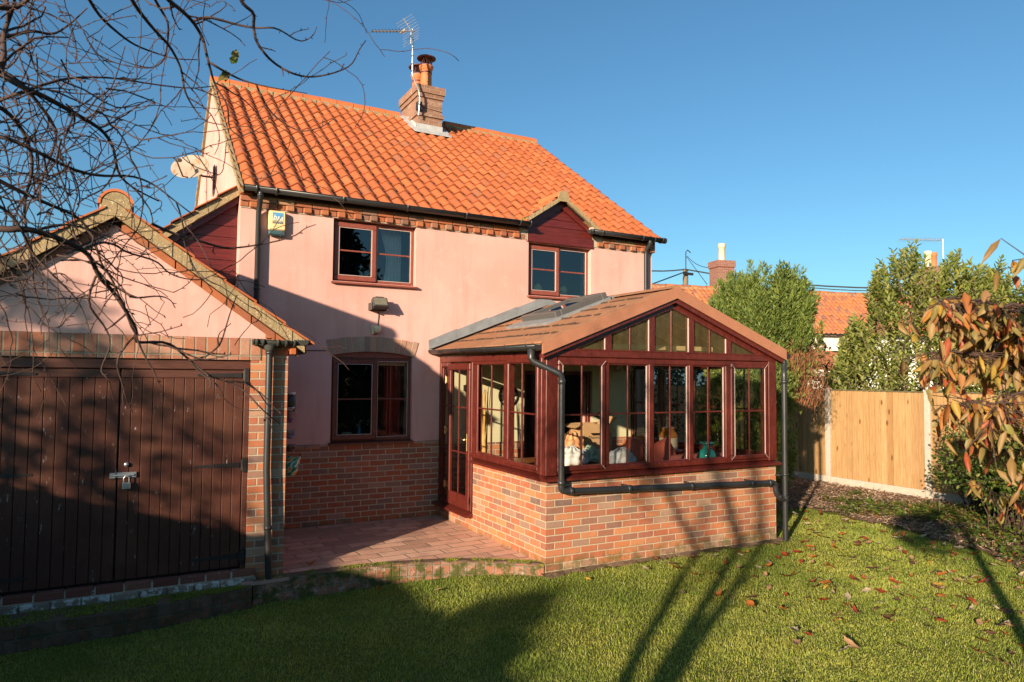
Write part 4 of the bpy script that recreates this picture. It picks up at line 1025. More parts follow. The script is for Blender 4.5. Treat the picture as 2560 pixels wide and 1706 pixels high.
for x in (1.0, 1.93, 2.93): c.bbox(x-.012, x+.012, py_-.01, 0, .692-.0346*(x-.24)+.03, .692-.0346*(x-.24)+.05, .003)
Rd = Matrix.Rotation(math.radians(47), 4, 'Y')
c.lathe([(.036, -.02), (.043, -.018), (.043, .02), (.036, .022)], (3.47, py_, .395), 14, Rd)
c.build('pipe_joint', M['plastic'], dpo)
d = MB(); rx_ = 3.585
d.tube(smooth([(CW+.135, -.03, 2.22), (CW+.135, -.03, 2.11), (rx_, py_, 1.98), (rx_, py_, 1.9), (rx_, py_, -.22)], 5, .05), .035, 14); dp2 = d.build('downpipe', M['plastic'], cons)
c = MB(); c.lathe([(.036, 0), (.043, .002), (.043, .07), (.036, .072)], (rx_, py_, .33), 16); c.lathe([(.036, 0), (.042, .002), (.042, .03), (.036, .032)], (rx_, py_, .66), 16); c.bbox(3.46, 3.58, py_-.012, -.02, .66, .685, .004); c.lathe([(.036, 0), (.042, .002), (.042, .05), (.036, .052)], (rx_, py_, 1.85), 16); c.build('pipe_joint', M['plastic'], dp2)
# inner face of the house wall inside the conservatory
iw = MB(); holed(iw, 1, D-.03, .03, CW-.03, .93, 2.22, [(DOOR[0], DOOR[1], .5, 2.0)], .02); iw.prism([(.05, D-.03, 2.221), (CW-.05, D-.03, 2.221), (AX, D-.03, 2.86)], (0, .02, 0)); iw.build('inner_wall', M['cream'], cons)
iw = MB(); holed(iw, 1, D-.04, .03, CW-.03, -.06, .93, [(DOOR[0], DOOR[1], -.1, .95)], .03); iw.build('inner_dado', M['brick'], cons)
iw = MB(); 
for a0, a1, z0, z1 in ((1.39, 1.45, -.05, 2.0), (2.59, 2.65, -.05, 2.0), (1.45, 2.59, 1.94, 2.0), (1.98, 2.06, -.05, 1.94)): iw.bbox(a0, a1, D+.02, D+.08, z0, z1)
iw.build('inner_door_frame', M['pvc_dark'], cons)
ws = MB(); ws.bbox(.26, 3.24, .06, .26, .80, .83, .006); ws.bbox(3.24, 3.46, .06, D-.05, .80, .83, .006); ws.build('window_board', M['oak'], cons)

# ============================================================ GARAGE
G = .845; GX0, GX1 = -5.66, -2.54; GAX = -4.10; GS = .70
gar = thing('garage', 'low brick garage with pink rendered gable and double brown plank doors', 'garage', (-4.1, 3, -.1))
def gz_(x, top=0): return 3.33-GS*abs(x-GAX)+top          # underside of verge band
gb = MB(); 
gb.box(-2.895, GX1, G, G+.25, -.3, 2.055); gb2 = MB(); gb2.box(GX0, -5.12, G, G+.25, -.3, 2.055); gb2.build('brick_pier', M['brick_pier'], gar)
gb.box(-2.80, GX1, G, G+.25, 2.056, 2.30)
gb.build('brick_pier', M['brick_pier'], gar)
gs = MB(); gs.quad((GX1, G+.25, -.3), (GX1, 2.9, -.3), (GX1, 2.9, 2.3), (GX1, G+.25, 2.3)); gs.quad((GX0, 6, -.3), (GX0, G+.25, -.3), (GX0, G+.25, 2.3), (GX0, 6, 2.3)); gs.quad((GX1, 2.9, -.3), (GX0, 2.9, -.3), (GX0, 2.9, 2.3), (GX1, 2.9, 2.3)); gs.build('side_wall', M['brick_pier'], gar)
ln = MB(); ln.box(-5.12, -2.802, G-.008, G+.2, 2.056, 2.268); ln.build('soldier_lintel', M['soldier'], gar)
gg_ = MB(); gg_.prism([(-2.74, G-.002, 2.27), (-5.46, G-.002, 2.27), (-5.46, G-.002, gz_(-5.46)-.06), (GAX, G-.002, gz_(GAX)-.06), (-2.74, G-.002, gz_(-2.74)-.06)], (0, .2, 0)); gg_.build('gable', M['render'], gar)
vc = MB()
for sg in (-1, 1):   # brick course following the verge
    L = 1.48; n_ = 7 if sg > 0 else 7
    for i in range(n_):
        a, b = .05+(1.66-.05)*i/n_, .05+(1.66-.05)*(i+1)/n_-.012
        xa, xb = GAX+sg*a, GAX+sg*b
        vc.prism([(xa, G-.03, gz_(xa)-.005), (xb, G-.03, gz_(xb)-.005), (xb, G-.03, gz_(xb)-.078), (xa, G-.03, gz_(xa)-.078)], (0, .06, 0))
for (x0, x1, z0, z1) in ((-2.77, -2.66, 2.275, 2.345), (-2.65, -2.545, 2.275, 2.34)): vc.bbox(x0, x1, G-.022, G+.04, z0, z1, .006)
vc.build('verge_brickwork', M['brick_isl'], gar)
vm = MB()
yv = G-.10
for sg in (-1, 1):
    n_ = 40
    for i in range(n_):
        a, b = 1.70*i/n_, 1.70*(i+1)/n_; xa, xb = GAX+sg*a, GAX+sg*b; e = random.uniform(0, .008)
        vm.prism([(xa, yv-e, gz_(xa)+.0), (xb, yv-e, gz_(xb)+.0), (xb, yv-e, gz_(xb)+.125), (xa, yv-e, gz_(xa)+.125)], (0, .13, 0))
vm.prism([(GAX+.125*math.cos(PI*k/14), yv-.012, gz_(GAX)+.09+.125*math.sin(PI*k/14)) for k in range(15)]+[(GAX-.125, yv-.012, gz_(GAX)-.0), (GAX+.125, yv-.012, gz_(GAX)-.0)], (0, .05, 0))
vm.build('verge', M['lichen_mortar'], gar)
for sg in (-1, 1):
    gr = MB(); n_ = 6; Lh = 1.74/n_
    for i in range(n_):
        a0, a1 = .08+i*Lh*.97, .08+(i+1)*Lh*.97; xa, xb = GAX+sg*a0, GAX+sg*(a1+.02)
        for c in range(9):
            ya, yb_ = yv-.025+c*.25, yv-.03+(c+1)*.25
            gr.prism([(xa, ya, gz_(xa)+.135), (xb, ya, gz_(xb)+.162), (xb, ya, gz_(xb)+.142), (xa, ya, gz_(xa)+.118)], (0, yb_-ya-.004, 0))
    gr.build('roof', M['tile'], gar)
gd = MB(); y = yv-.02
while y < 2.9:
    vs = []
    for yy in (y, y+.30):
        for rr in (.145, .122):
            for k in range(13): a = PI*k/12; vs.append((GAX+rr*math.cos(a), yy, gz_(GAX)+.10+rr*math.sin(a)))
    fs = [(k, k+1, 26+k+1, 26+k) for k in range(12)]+[(k, 13+k, 14+k, k+1) for k in range(12)]; gd.add(vs, fs); y += .31
gd.build('ridge_tiles', M['ridge'], gar)
gu = MB()
for sg in (-1, 1): gu.prism([(GAX, yv+.03, gz_(GAX)+.11), (GAX+sg*1.72, yv+.03, gz_(GAX+1.72)+.11), (GAX+sg*1.72, yv+.03, gz_(GAX+1.72)-.0), (GAX, yv+.03, gz_(GAX)-.0)], (0, 2.0, 0))
gu.build('roof_underside', M['black_iron'], gar)
sb = MB(); sb.bbox(-2.53, -2.475, G-.06, 2.9, 2.12, 2.24, .003); sb.bbox(-2.53, -2.46, G-.08, 2.9, 2.25, 2.32, .003); sb.build('fascia', M['tile'], gar)
gq = MB(); half_gutter(gq, (-2.89, G-.075, 2.255), (-2.40, G-.075, 2.245), .05); half_gutter(gq, (-2.42, G-.13, 2.262), (-2.42, 2.9, 2.27), .052)
gqo = gq.build('gutter', M['plastic_old'], gar); k = MB()
for x in (-2.86, -2.80, -2.66, -2.58, -2.5): gutter_bracket(k, (x, G-.075, 2.25), (1, 0, 0), .053)
k.lathe([(.045, 0), (.06, .05), (.05, .06)], (-2.735, G-.075, 2.15), 14); k.build('gutter_bracket', M['plastic_old'], gqo)
downpipe(gar, [(-2.735, G-.075, 2.2), (-2.735, G-.075, 1.0), (-2.69, G-.078, -.105)], [(-2.735, G-.075, 2.13), (-2.71, G-.077, .42)], .033)
# doors: two leaves of tongue-and-groove boards
for x0, x1, nb in ((-5.08, -4.02, 11), (-4.01, -2.95, 12)):
    m = MB(); w_ = (x1-x0)/nb
    for i in range(nb):
        m.bbox(x0+i*w_+.0015, x0+(i+1)*w_-.0015, G+.045+(.001 if i % 2 else 0), G+.09, .045, 1.875, .005)
    lf_ = m.build('door', M['door'], gar)
    t = MB(); t.bbox(x0+.002, x1-.002, G+.05, G+.10, 1.877, 1.955, .004); t.build('top_rail', M['door_plain'], lf_)
    for z in ((1.905, 1.03, .15)):
        hn = MB(); s = 1 if x1 > -3 else -1; xo = x1 if s > 0 else x0
        hn.prism([(xo-s*.02, G+.040, z-.024), (xo-s*.42, G+.040, z-.010), (xo-s*.42, G+.040, z+.010), (xo-s*.02, G+.040, z+.024)], (0, .006, 0)); hn.bbox(xo-.0 if s > 0 else xo-.045, xo+.045 if s > 0 else xo, G+.006, G+.03, z-.07, z+.07, .004); hn.tube([(xo, G+.03, z-.05), (xo, G+.03, z+.05)], .010, 8)
        hn.build('strap_hinge', M['black_iron'], lf_)
fr_ = MB(); fr_.bbox(-5.12, -2.897, G+.025, G+.11, 1.96, 2.052, .005); fr_.bbox(-2.945, -2.897, G+.03, G+.11, .03, 1.96, .004); fr_.bbox(-5.12, -5.085, G+.03, G+.11, .03, 1.96, .004); fr_.build('door_frame', M['door_plain'], gar)
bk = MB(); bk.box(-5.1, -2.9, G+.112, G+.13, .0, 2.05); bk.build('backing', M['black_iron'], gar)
bl = MB(); bl.bbox(-4.045, -3.86, G+.028, G+.044, .965, 1.015, .003); bl.tube([(-4.075, G+.02, .99), (-3.88, G+.02, .99)], .009, 8); bl.bbox(-4.075, -4.03, G+.015, G+.04, .965, 1.015, .003); bl.lathe([(.02, 0), (.02, .012), (0, .014)], (-3.945, G+.035, 1.085), 14, Matrix.Rotation(PI/2, 4, 'X')); bl.build('bolt', M['galv'], gar)
pk = thing('padlock', 'small steel padlock hanging from the bolt on the garage doors', 'padlock', (-3.93, G+.02, .90))
b = MB(); b.bbox(-3.975, -3.905, G+.0, G+.027, .862, .925, .006); b.build('lock_body', M['galv'], pk)
b = MB(); b.tube([(-3.96+.0, G+.013, .92)]+[(-3.94+.022*math.cos(PI-PI*k/8), G+.013, .955+.028*math.sin(PI*k/8)) for k in range(9)]+[(-3.918, G+.013, .92)], .006, 8); b.build('shackle', M['galv'], pk)
sl_ = MB(); x = -5.5
while x < -2.85: sl_.bbox(x, min(x+.214, -2.80), G-.055+random.uniform(-.003, .003), G+.04, -.036, .030, .006); x += .225
sl_.build('brick_sill', M['sill_top'], gar)
bs = MB(); x = -5.6
while x < -2.85: bs.bbox(x, min(x+.216, -2.81), G-.085+random.uniform(-.004, .004), G+.02, -.13, -.042, .008); x += .225
bs.build('footing', M['sill_low'], gar); bs = MB(); bs.box(-5.6, -2.82, G-.05, G+.03, -.3, .02); bs.build('sill_mortar', M['mortar'], gar)
# ============================================================ GROUND
def sm(t): t = max(0, min(1, t)); return t*t*(3-2*t)
def lawn_z(x, y):
    z = -.31+.13*sm((x+2.6)/3.2)-.02*sm((x-3)/4)
    return z+.010*math.sin(x*2.1+1)*math.sin(y*1.7)-.03*sm((-y-3)/4)
def lawn_za(X, Y):
    s = lambda t: np.clip(t, 0, 1)**2*(3-2*np.clip(t, 0, 1))
    return -.31+.13*s((X+2.6)/3.2)-.02*s((X-3)/4)+.010*np.sin(X*2.1+1)*np.sin(Y*1.7)-.03*s((-Y-3)/4)
gm = MB(); R_ = 600
gm.quad((-R_, -R_, -.46), (R_, -R_, -.46), (R_, R_, -.46), (-R_, R_, -.46)); structure(gm.build('ground', M['lawn']))
def grid_sheet(name, x0, x1, y0, y1, st, zf, mat, inside=None):
    xs = np.arange(x0, x1+st*.5, st); ys = np.arange(y0, y1+st*.5, st); XX, YY = np.meshgrid(xs, ys); Z = zf(XX, YY)
    V = np.stack([XX.ravel(), YY.ravel(), Z.ravel()], 1); nx = len(xs); ii = []
    for j in range(len(ys)-1):
        for i in range(nx-1):
            if inside and not inside(xs[i]+st/2, ys[j]+st/2): continue
            a = j*nx+i; ii.append((a, a+1, a+nx+1, a+nx))
    return structure(fast_mesh(name, V, ii, mat, smooth=True))
grid_sheet('lawn', -16, 16, -18, 14, .25, lawn_za, M['lawn'])
BED = [(3.45, 3.3), (4.6, 2.35), (5.3, 1.85), (5.78, 1.35), (5.75, .26), (5.60, -.73), (4.98, -2.19), (4.35, -3.6), (4.2, -9), (8.6, -9), (8.6, 10), (3.45, 10)]
def in_poly(x, y, P):
    c = False; n = len(P)
    for i in range(n):
        x1, y1 = P[i]; x2, y2 = P[(i+1) % n]
        if (y1 > y) != (y2 > y) and x < (x2-x1)*(y-y1)/(y2-y1)+x1: c = not c
    return c
def bed_w(x, y):
    return in_poly(x+.10*math.sin(y*5)+.05*math.sin(y*13), y+.08*math.sin(x*6), BED)
grid_sheet('flower_bed', 3.4, 8.6, -9, 10, .1, lambda X, Y: lawn_za(X, Y)+.02+.012*np.sin(X*9)*np.cos(Y*8), M['bed'], bed_w)
ss = MB()
for i in range(72):
    xa, xb = -.05+3.75*i/72, -.05+3.75*(i+1)/72; wa, wb = (.10+.045*math.sin(i*.7)+.03*math.sin(i*2.3) for i in (i, i+1))
    ss.quad((xa, -wa, lawn_z(xa, -wa)+.006), (xb, -wb, lawn_z(xb, -wb)+.006), (xb, .02, lawn_z(xb, 0)+.03), (xa, .02, lawn_z(xa, 0)+.03))
structure(ss.build('soil_strip', M['bed']))
# patio and kerbs
KB = [(-2.84, .72), (-2.3, .76), (-1.85, .77), (-1.4, .72), (-.93, .60), (-.55, .42), (-.21, .17), (-.02, .0)]
def kerb_in(d):
    out = []
    for i, (x, y) in enumerate(KB):
        a = Vector(KB[max(i-1, 0)]); b = Vector(KB[min(i+1, len(KB)-1)]); t = (b-a).normalized(); out.append((x-t.y*d, y+t.x*d))
    return out
pin = kerb_in(.11)
pa = MB(); pts = [(GX1-.3, .80), *[(x, y) for x, y in pin[:-1]], (-.0, .10), (-.0, D), (-2.5, D), (-2.5, 2.9), (GX1, 2.9), (GX1-.3, 2.9)]
pa.add([(x, y, -.075) for x, y in pts], [tuple(range(len(pts)))]); pa.add([(x, y, -.078) for x, y in pts], [tuple(range(len(pts)))[::-1]])
structure(pa.build('patio', M['paving']))
kt = thing('garden_kerb', 'mossy brick on edge kerb curving round the front of the brick patio', 'kerb', (-1.5, .7, -.3))
def kerb_strip(outer, inner, zt, zb, parent, mtop, mside, dz=.0):
    f = MB(); t = MB(); n = len(outer); u = 0
    # subdivide
    O, I = [], []
    for i in range(n-1):
        for k in range(5):
            s_ = k/5; O.append(tuple(np.array(outer[i])*(1-s_)+np.array(outer[i+1])*s_)); I.append(tuple(np.array(inner[i])*(1-s_)+np.array(inner[i+1])*s_))
    O.append(outer[-1]); I.append(inner[-1]); n = len(O)
    me_v = []; 
    for i in range(n-1):
        j0, j1 = .008*math.sin(i*2.3), .008*math.sin((i+1)*2.3)
        f.quad((*O[i], zb), (*O[i+1], zb), (*O[i+1], zt-.012+j1), (*O[i], zt-.012+j0))
        mi = ((np.array(O[i])*.88+np.array(I[i])*.12)); mj = ((np.array(O[i+1])*.88+np.array(I[i+1])*.12))
        t.quad((*O[i], zt-.012+j0), (*O[i+1], zt-.012+j1), (*mj, zt+j1), (*mi, zt+j0)); t.quad((*mi, zt+j0), (*mj, zt+j1), (*I[i+1], zt), (*I[i], zt))
    t.quad((*O[0], zt-.02), (*I[0], zt), (*I[0], zb), (*O[0], zb)); t.quad((*O[-1], zb), (*I[-1], zb), (*I[-1], zt), (*O[-1], zt-.02))
    a = f.build('kerb_face', mside, parent); b = t.build('kerb_top', mtop, parent); return a, b
kerb_strip(KB, kerb_in(.125), -.071, -.5, kt, M['mossy'], M['kerb'])
kl = thing('garden_kerb', 'wide mossy brick ledge running below the garage doors', 'kerb', (-4.5, .6, -.3))
KA = [(-7.2, .34), (-5.6, .37), (-4.79, .41), (-3.86, .47), (-3.3, .56), (-2.86, .66)]
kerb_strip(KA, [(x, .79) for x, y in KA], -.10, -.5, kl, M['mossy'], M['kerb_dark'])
# sloping pink concrete lip at the foot of the garage downpipe
lp = MB(); lp.prism([(-2.95, .70, -.075), (-2.50, .74, -.075), (-2.46, .90, -.072), (-2.95, .84, -.072)], (0, 0, -.03)); structure(lp.build('path', M['paving_lip']))

# ============================================================ FENCES
def plank_fence(name, label, x, ys, ztop, zbot, mat, side, board=.118, posts='concrete', zg=None):
    t = thing(name, label, 'fence', (x, (ys[0]+ys[-1])/2, zbot))
    for i, y in enumerate(ys):
        m = MB(); h = ztop+.055; s = .052
        m.bbox(x-s, x+s, y-s, y+s, -.5, h-.02, .008); m.prism([(x-s, y-s, h-.021), (x+s, y-s, h-.021), (x+s*.5, y-s, h), (x-s*.5, y-s, h)], (0, 2*s, 0)); m.build('post', M[posts], t)
    for i in range(len(ys)-1):
        a, b = ys[i]+.055, ys[i+1]-.055; dz = random.uniform(-.012, .012)
        m = MB(); n = max(1, round((b-a)/board)); w_ = (b-a)/n
        for k in range(n):
            y0 = a+k*w_; e = random.uniform(-.003, .003)
            m.add([(x-side*.024+e, y0, zbot), (x-side*.006+e, y0+w_-.004, zbot), (x-side*.006+e, y0+w_-.004, ztop+dz), (x-side*.024+e, y0, ztop+dz), (x+side*.0, y0, zbot), (x+side*.0, y0+w_-.004, zbot), (x+side*.0, y0+w_-.004, ztop+dz), (x+side*.0, y0, ztop+dz)],
                  [(0, 3, 2, 1), (4, 5, 6, 7), (0, 4, 7, 3), (1, 2, 6, 5), (3, 7, 6, 2)])
        p = m.build('panel', mat, t)
        m = MB(); m.bbox(x-.035, x+.02, a, b, ztop+dz+.001, ztop+dz+.022, .004); m.build('capping', M['fence_cap'], p)
        m = MB(); m.bbox(x-.025, x+.025, a, b, zbot-.17, zbot-.002, .004); m.build('gravel_board', M[posts], p)
    return t
ysf = [3.12+2.06*k for k in range(-7, 4)]
ysf = [y-(.02 if y > 3 else 0) for y in ysf]
plank_fence('wooden_fence', 'new golden close-board fence with pale concrete posts behind the lawn', 8.6, ysf, 1.675, -.05, M['fence'], 1)
plank_fence('wooden_fence', 'weathered boundary fence left of the garage', -7.3, [-2.25, -.2, 1.85], 1.66, -.12, M['timber_grey'], -1, posts='timber_grey')
plank_fence('wooden_fence', 'lower stretch of weathered fence along the left side of the lawn', -7.3, [-2.36-2.05*k for k in range(6, -1, -1)], 1.50, -.12, M['timber_grey'], -1, posts='timber_grey')

# ============================================================ FIXTURES ON THE HOUSE
def text_mesh(body, size, mat, parent, M4, name, font_shear=0, bold=0):
    cu = bpy.data.curves.new('txt', 'FONT'); cu.body = body; cu.size = size; cu.shear = font_shear; cu.offset = bold; cu.align_x = 'CENTER'; cu.resolution_u = 3
    to = bpy.data.objects.new('txt', cu); COL.objects.link(to); dg = bpy.context.evaluated_depsgraph_get(); me = bpy.data.meshes.new_from_object(to.evaluated_get(dg))
    bpy.data.objects.remove(to); me.name = name; me.transform(M4)
    me.transform(Matrix.Translation(-ORG[parent.name])); me.materials.clear(); me.materials.append(mat)
    o = bpy.data.objects.new(name, me); COL.objects.link(o); o.parent = parent; return o
al = thing('alarm_box', 'yellow burglar alarm box with a teal base under the eaves brickwork', 'alarm box', (-2.31, D, 3.87))
ax0, ax1, az0, az1 = -2.425, -2.215, 3.70, 4.02; yf = D-.085
m = MB(); m.bbox(ax0, ax1, yf, D-.002, az0+.07, az1, .014); m.build('cover', M['alarm'], al)
m = MB(); m.bbox(ax0, ax1, yf, D-.003, az0, az0+.069, .018); m.build('base', M['alarm_base'], al)
m = MB(); m.box(ax0+.045, ax1-.035, yf-.003, yf-.0005, az0+.205, az0+.295); so_ = m.build('sticker', M['sticker_blue'], al)
m = MB(); m.box(ax0+.045, ax1-.035, yf-.003, yf-.0005, az0+.152, az0+.192); so2 = m.build('sticker', M['sticker_black'], al)
def face_y(x, y, z): return Matrix.Translation((x, y, z)) @ Matrix.Rotation(PI/2, 4, 'X')
cxa = (ax0+ax1)/2+.005
text_mesh('bsa', .095, M['sticker_pale'], al, face_y(cxa, yf-.0045, az0+.202), 'lettering', .25, .001)
text_mesh('broadland', .030, M['sticker_pale'], al, face_y(cxa, yf-.0045, az0+.173), 'lettering', 0, .0006)
text_mesh('security alarms', .019, M['sticker_pale'], al, face_y(cxa, yf-.0045, az0+.157), 'lettering')
m = MB(); m.box(ax0+.05, ax1-.04, yf-.002, yf-.0005, az0+.128, az0+.134); m.box(ax0+.05, ax1-.04, yf-.002, yf-.0005, az0+.108, az0+.114); m.build('faint_print', M['sticker_grey'], al)

fl = thing('floodlight', 'small black halogen floodlight on the pink wall above the kitchen window', 'floodlight', (-.96, D, 2.86))
Mf = Matrix.Translation((-.955, D-.14, 2.895)) @ Matrix.Rotation(math.radians(-28), 4, 'X')
m = MB(); m.bbox(-.105, .105, -.045, .05, -.07, .075, .012, Mf); 
for k in range(5): m.bbox(-.09+.04*k, -.075+.04*k, .05, .075, -.05, .05, .002, Mf)
m.bbox(-.06, .06, -.03, .04, .075, .092, .003, Mf); m.build('housing', M['grey_metal'], fl)
m = MB(); m.bbox(-.088, .088, -.050, -.044, -.055, .058, .003, Mf); m.build('glass', M['lamp_glass'], fl)
m = MB(); m.bbox(-1.06, -.85, D-.012, D-.001, 2.80, 2.815, .002); m.bbox(-1.075, -1.062, D-.15, D, 2.80, 2.90, .003); m.bbox(-.848, -.835, D-.15, D, 2.80, 2.90, .003); m.build('bracket', M['grey_metal'], fl)
ms = thing('motion_sensor', 'cream motion sensor below the floodlight', 'sensor', (-.97, D, 2.53))
m = MB(); m.bbox(-1.03, -.99, D-.05, D, 2.475, 2.60, .008); m.lathe([(0, -.05), (.035, -.045), (.048, -.01), (.048, .03), (.03, .05), (0, .055)], (-.962, D-.075, 2.54), 16); m.build('sensor_head', M['stoneware'], ms)
m = MB(); m.tube(smooth([(-.93, D-.01, 2.79), (-.925, D-.008, 2.72), (-.935, D-.008, 2.64), (-.93, D-.01, 2.52), (-.955, D-.03, 2.47), (-1.0, D-.02, 2.48)], 4, .03), .0055, 6); tag(m.build('cable', M['black_tape']), 'thin black cable between the floodlight and the motion sensor', 'cable')
m = MB(); m.tube([(-2.5, D-.006, 2.235), (-2.0, D-.006, 2.225), (-1.62, D-.006, 2.235)], .005, 5); tag(m.build('cable', M['black_tape']), 'thin cable pinned along the pink wall left of the kitchen window', 'cable')

ds_ = thing('satellite_dish', 'oval rust-stained satellite dish on the pale gable wall', 'satellite dish', (-3.15, 6.1, 5.2))
dc = Vector((-3.165, 6.0, 5.27)); look = Vector((-.55, -.80, .30)).normalized(); rt0 = Vector((0, 0, 1)).cross(look).normalized(); up0 = look.cross(rt0)
Md = Matrix((rt0, up0, look)).transposed().to_4x4(); Md.translation = dc
m = MB(); prof = [(0, -.045), (.10, -.040), (.20, -.022), (.29, .0), (.305, .004), (.305, .010), (.29, .008), (.0, -.040)]
seg = 32; vs = []
for r, z in prof:
    for k in range(seg): a = 2*PI*k/seg; vs.append(Md @ Vector((r*1.06*math.cos(a), r*.72*math.sin(a), z)))
m.add(vs, [(i*seg+k, i*seg+(k+1) % seg, (i+1)*seg+(k+1) % seg, (i+1)*seg+k) for i in range(len(prof)-1) for k in range(seg)], True); m.build('reflector', M['dish'], ds_)
m = MB(); arm = [Md @ Vector((0, -.20, -.0)), Md @ Vector((0, -.26, .12)), Md @ Vector((0, -.12, .36))]; m.tube(arm, .012, 8)
m.tube([Md @ Vector((0, -.12, .36)), Md @ Vector((0, -.06, .27))], .032, 10); m.tube([Md @ Vector((0, 0, -.04)), (-2.95, 6.3, 5.22), (-2.77, 6.3, 5.22)], .018, 8); m.bbox(-2.785, -2.765, 6.22, 6.38, 5.02, 5.42, .004)
m.build('feed_arm', M['grey_metal'], ds_)

ae = thing('tv_aerial', 'slim television aerial on a bent pole strapped to the main chimney', 'aerial', (.88, 6.35, 7.1))
yA = 6.3
m = MB(); m.tube(smooth([(.885, yA+.02, 6.98), (.90, yA, 7.30), (.885, yA, 7.44), (.72, yA-.05, 7.72), (.712, yA-.05, 8.62)], 5, .06), .016, 10); m.build('pole', M['steel_aerial'], ae)
m = MB()
for z in (7.78, 7.92, 8.08, 8.24, 8.4): m.tube([(.713, yA-.05, z), (.713, yA-.05, z+.02)], .020, 8)
for z in (7.34, 7.18): m.tube([(.895, yA, z), (.895, yA, z+.02)], .020, 8)
m.tube([(.895, yA, 7.2), (.92, 6.42, 7.2), (1.42, 6.41, 7.16)], .005, 5); m.tube([(.895, yA, 7.12), (.885, 6.42, 7.10), (.885, 7.2, 7.10)], .005, 5); m.bbox(.86, .96, 6.32, 6.42, 7.10, 7.26, .006)
m.build('lashing', M['black_tape'], ae)
A0 = Vector((.76, yA-.05, 8.60)); A1 = Vector((-.19, yA-.38, 8.22)); ax_ = (A1-A0).normalized(); sd = Vector((.30, -.95, .05)); sd = (sd-ax_*sd.dot(ax_)).normalized(); pu = ax_.cross(sd)
m = MB(); m.tube([A0, A1], .013, 6); m.build('boom', M['steel_aerial'], ae)
m = MB()
for i in range(10):
    p = A0+(A1-A0)*(.30+.7*i/9.); L = .115-.004*i
    m.tube([p-sd*L, p+sd*L], .0035, 5); m.tube([p-pu*.02, p+pu*.03], .010, 5)
m.build('director', M['black_tape'], ae)
m = MB(); q0 = A0+(A1-A0)*.10
for s_ in (-1, 1):
    bar_ = [q0, q0+ax_*.10+pu*s_*.24]; m.tube(bar_, .010, 6)
    for k in range(5): c_ = q0+(bar_[1]-q0)*(k+.6)/5.; m.tube([c_-sd*.25, c_+sd*.25], .0035, 5)
m.tube([q0+ax_*.20-sd*.08, q0+ax_*.20+sd*.08], .03, 6); m.build('reflector', M['steel_aerial'], ae)

# pots on the garage's side wall
def wall_pot(z, r, h, y, lab, flat=False, mat='paintpot', grp=True, off=.065):
    t = thing('wall_planter', lab, 'planter', (-2.52, y, z)); m = MB()
    cx_ = GX1+r+off; y += .0
    m.lathe([(r*.55, z-h), (r*.8, z-h*.7), (r*.98, z-h*.25), (r, z-.02), (r*1.06, z-.015), (r*1.06, z), (r*.92, z), (r*.85, z-h*.3), (0, z-h*.35)], (cx_, y, 0), 24); m.build('pot', M[mat], t)
    m = MB(); m.bbox(GX1, GX1+.01, y-.02, y+.02, z-h*.6, z+.03, .002); m.bbox(GX1+.008, GX1+off+.01, y-.012, y+.012, z-h*.45, z-h*.38, .002); m.build('wall_hook', M['black_iron'], t)
    return t
wall_pot(1.03, .092, .19, 1.35, 'turquoise, yellow and red painted pot, largest and lowest on the garage side wall')
wall_pot(1.16, .068, .07, 1.35, 'small brown bowl planter with pink rim just above the big painted pot', mat='pot_brown')
wall_pot(1.31, .066, .08, 1.35, 'blue and yellow striped bowl planter, second from the bottom of the wall pots', mat='paintpot2')
t = wall_pot(1.52, .066, .12, 1.35, 'purple and green painted pot, topmost of the wall pots', mat='paintpot3')
m = MB()
for k in range(30):
    a = random.uniform(0, 6.28); p = Vector((GX1+.13+.05*math.cos(a), 1.35+.05*math.sin(a), 1.50+random.uniform(0, .06))); e = Vector((random.uniform(-1, 1), random.uniform(-1, 1), random.uniform(-.2, 1))).normalized()*.035
    s_ = e.cross(Vector((0, 0, 1))).normalized()*.014; m.add([p-s_, p+e, p+s_], [(0, 1, 2)])
m.build('plant', M['cover'], t)
wl = thing('wall_light', 'grey cylindrical wall light with pale rim high on the garage side wall', 'wall light', (-2.45, 1.35, 1.65))
m = MB(); m.lathe([(0, 1.565), (.05, 1.565), (.058, 1.58), (.058, 1.70), (.0, 1.70)], (-2.415, 1.35, 0), 18); m.build('body', M['grey_metal'], wl)
m = MB(); m.lathe([(.052, 1.70), (.062, 1.705), (.062, 1.722), (0, 1.724)], (-2.415, 1.35, 0), 18); m.lathe([(0, 1.55), (.058, 1.552), (.058, 1.565), (.05, 1.566)], (-2.415, 1.35, 0), 18); m.bbox(-2.35, -2.342, 1.34, 1.36, 1.56, 1.715, .002); m.bbox(GX1, -2.45, 1.32, 1.38, 1.60, 1.68, .003); m.build('rim', M['galv'], wl)

# ============================================================ THINGS BEHIND THE GLASS
def cloth(name, x0, x1, z0, z1, y, mat, label, cat, folds=7, amp=.018, pinch=0):
    n = folds*6; V = []; F = []
    for j in range(9):
        tz = j/8; w_ = 1-pinch*math.sin(PI*tz*.9)
        for i in range(n+1):
            t = i/n; xx = x1-(x1-x0)*(1-t)*w_; V.append((xx, y+amp*math.sin(t*folds*2*PI)+.01*math.sin(tz*5+t*9), z1+(z0-z1)*tz))
    F = [(j*(n+1)+i, j*(n+1)+i+1, (j+1)*(n+1)+i+1, (j+1)*(n+1)+i) for j in range(8) for i in range(n)]
    return tag(fast_mesh(name, V, F, mat, smooth=True), label, cat)
cloth('curtain', -.84, -.50, 3.15, 4.05, HY0+.33, M['curtain'], 'white curtain gathered at the right of the upper left window', 'curtain', 6, .02, .35)
cloth('curtain', -.72, -.47, .98, 2.2, HY0+.34, M['red_curtain'], 'dark red curtain at the right side of the kitchen window', 'curtain', 5, .018)
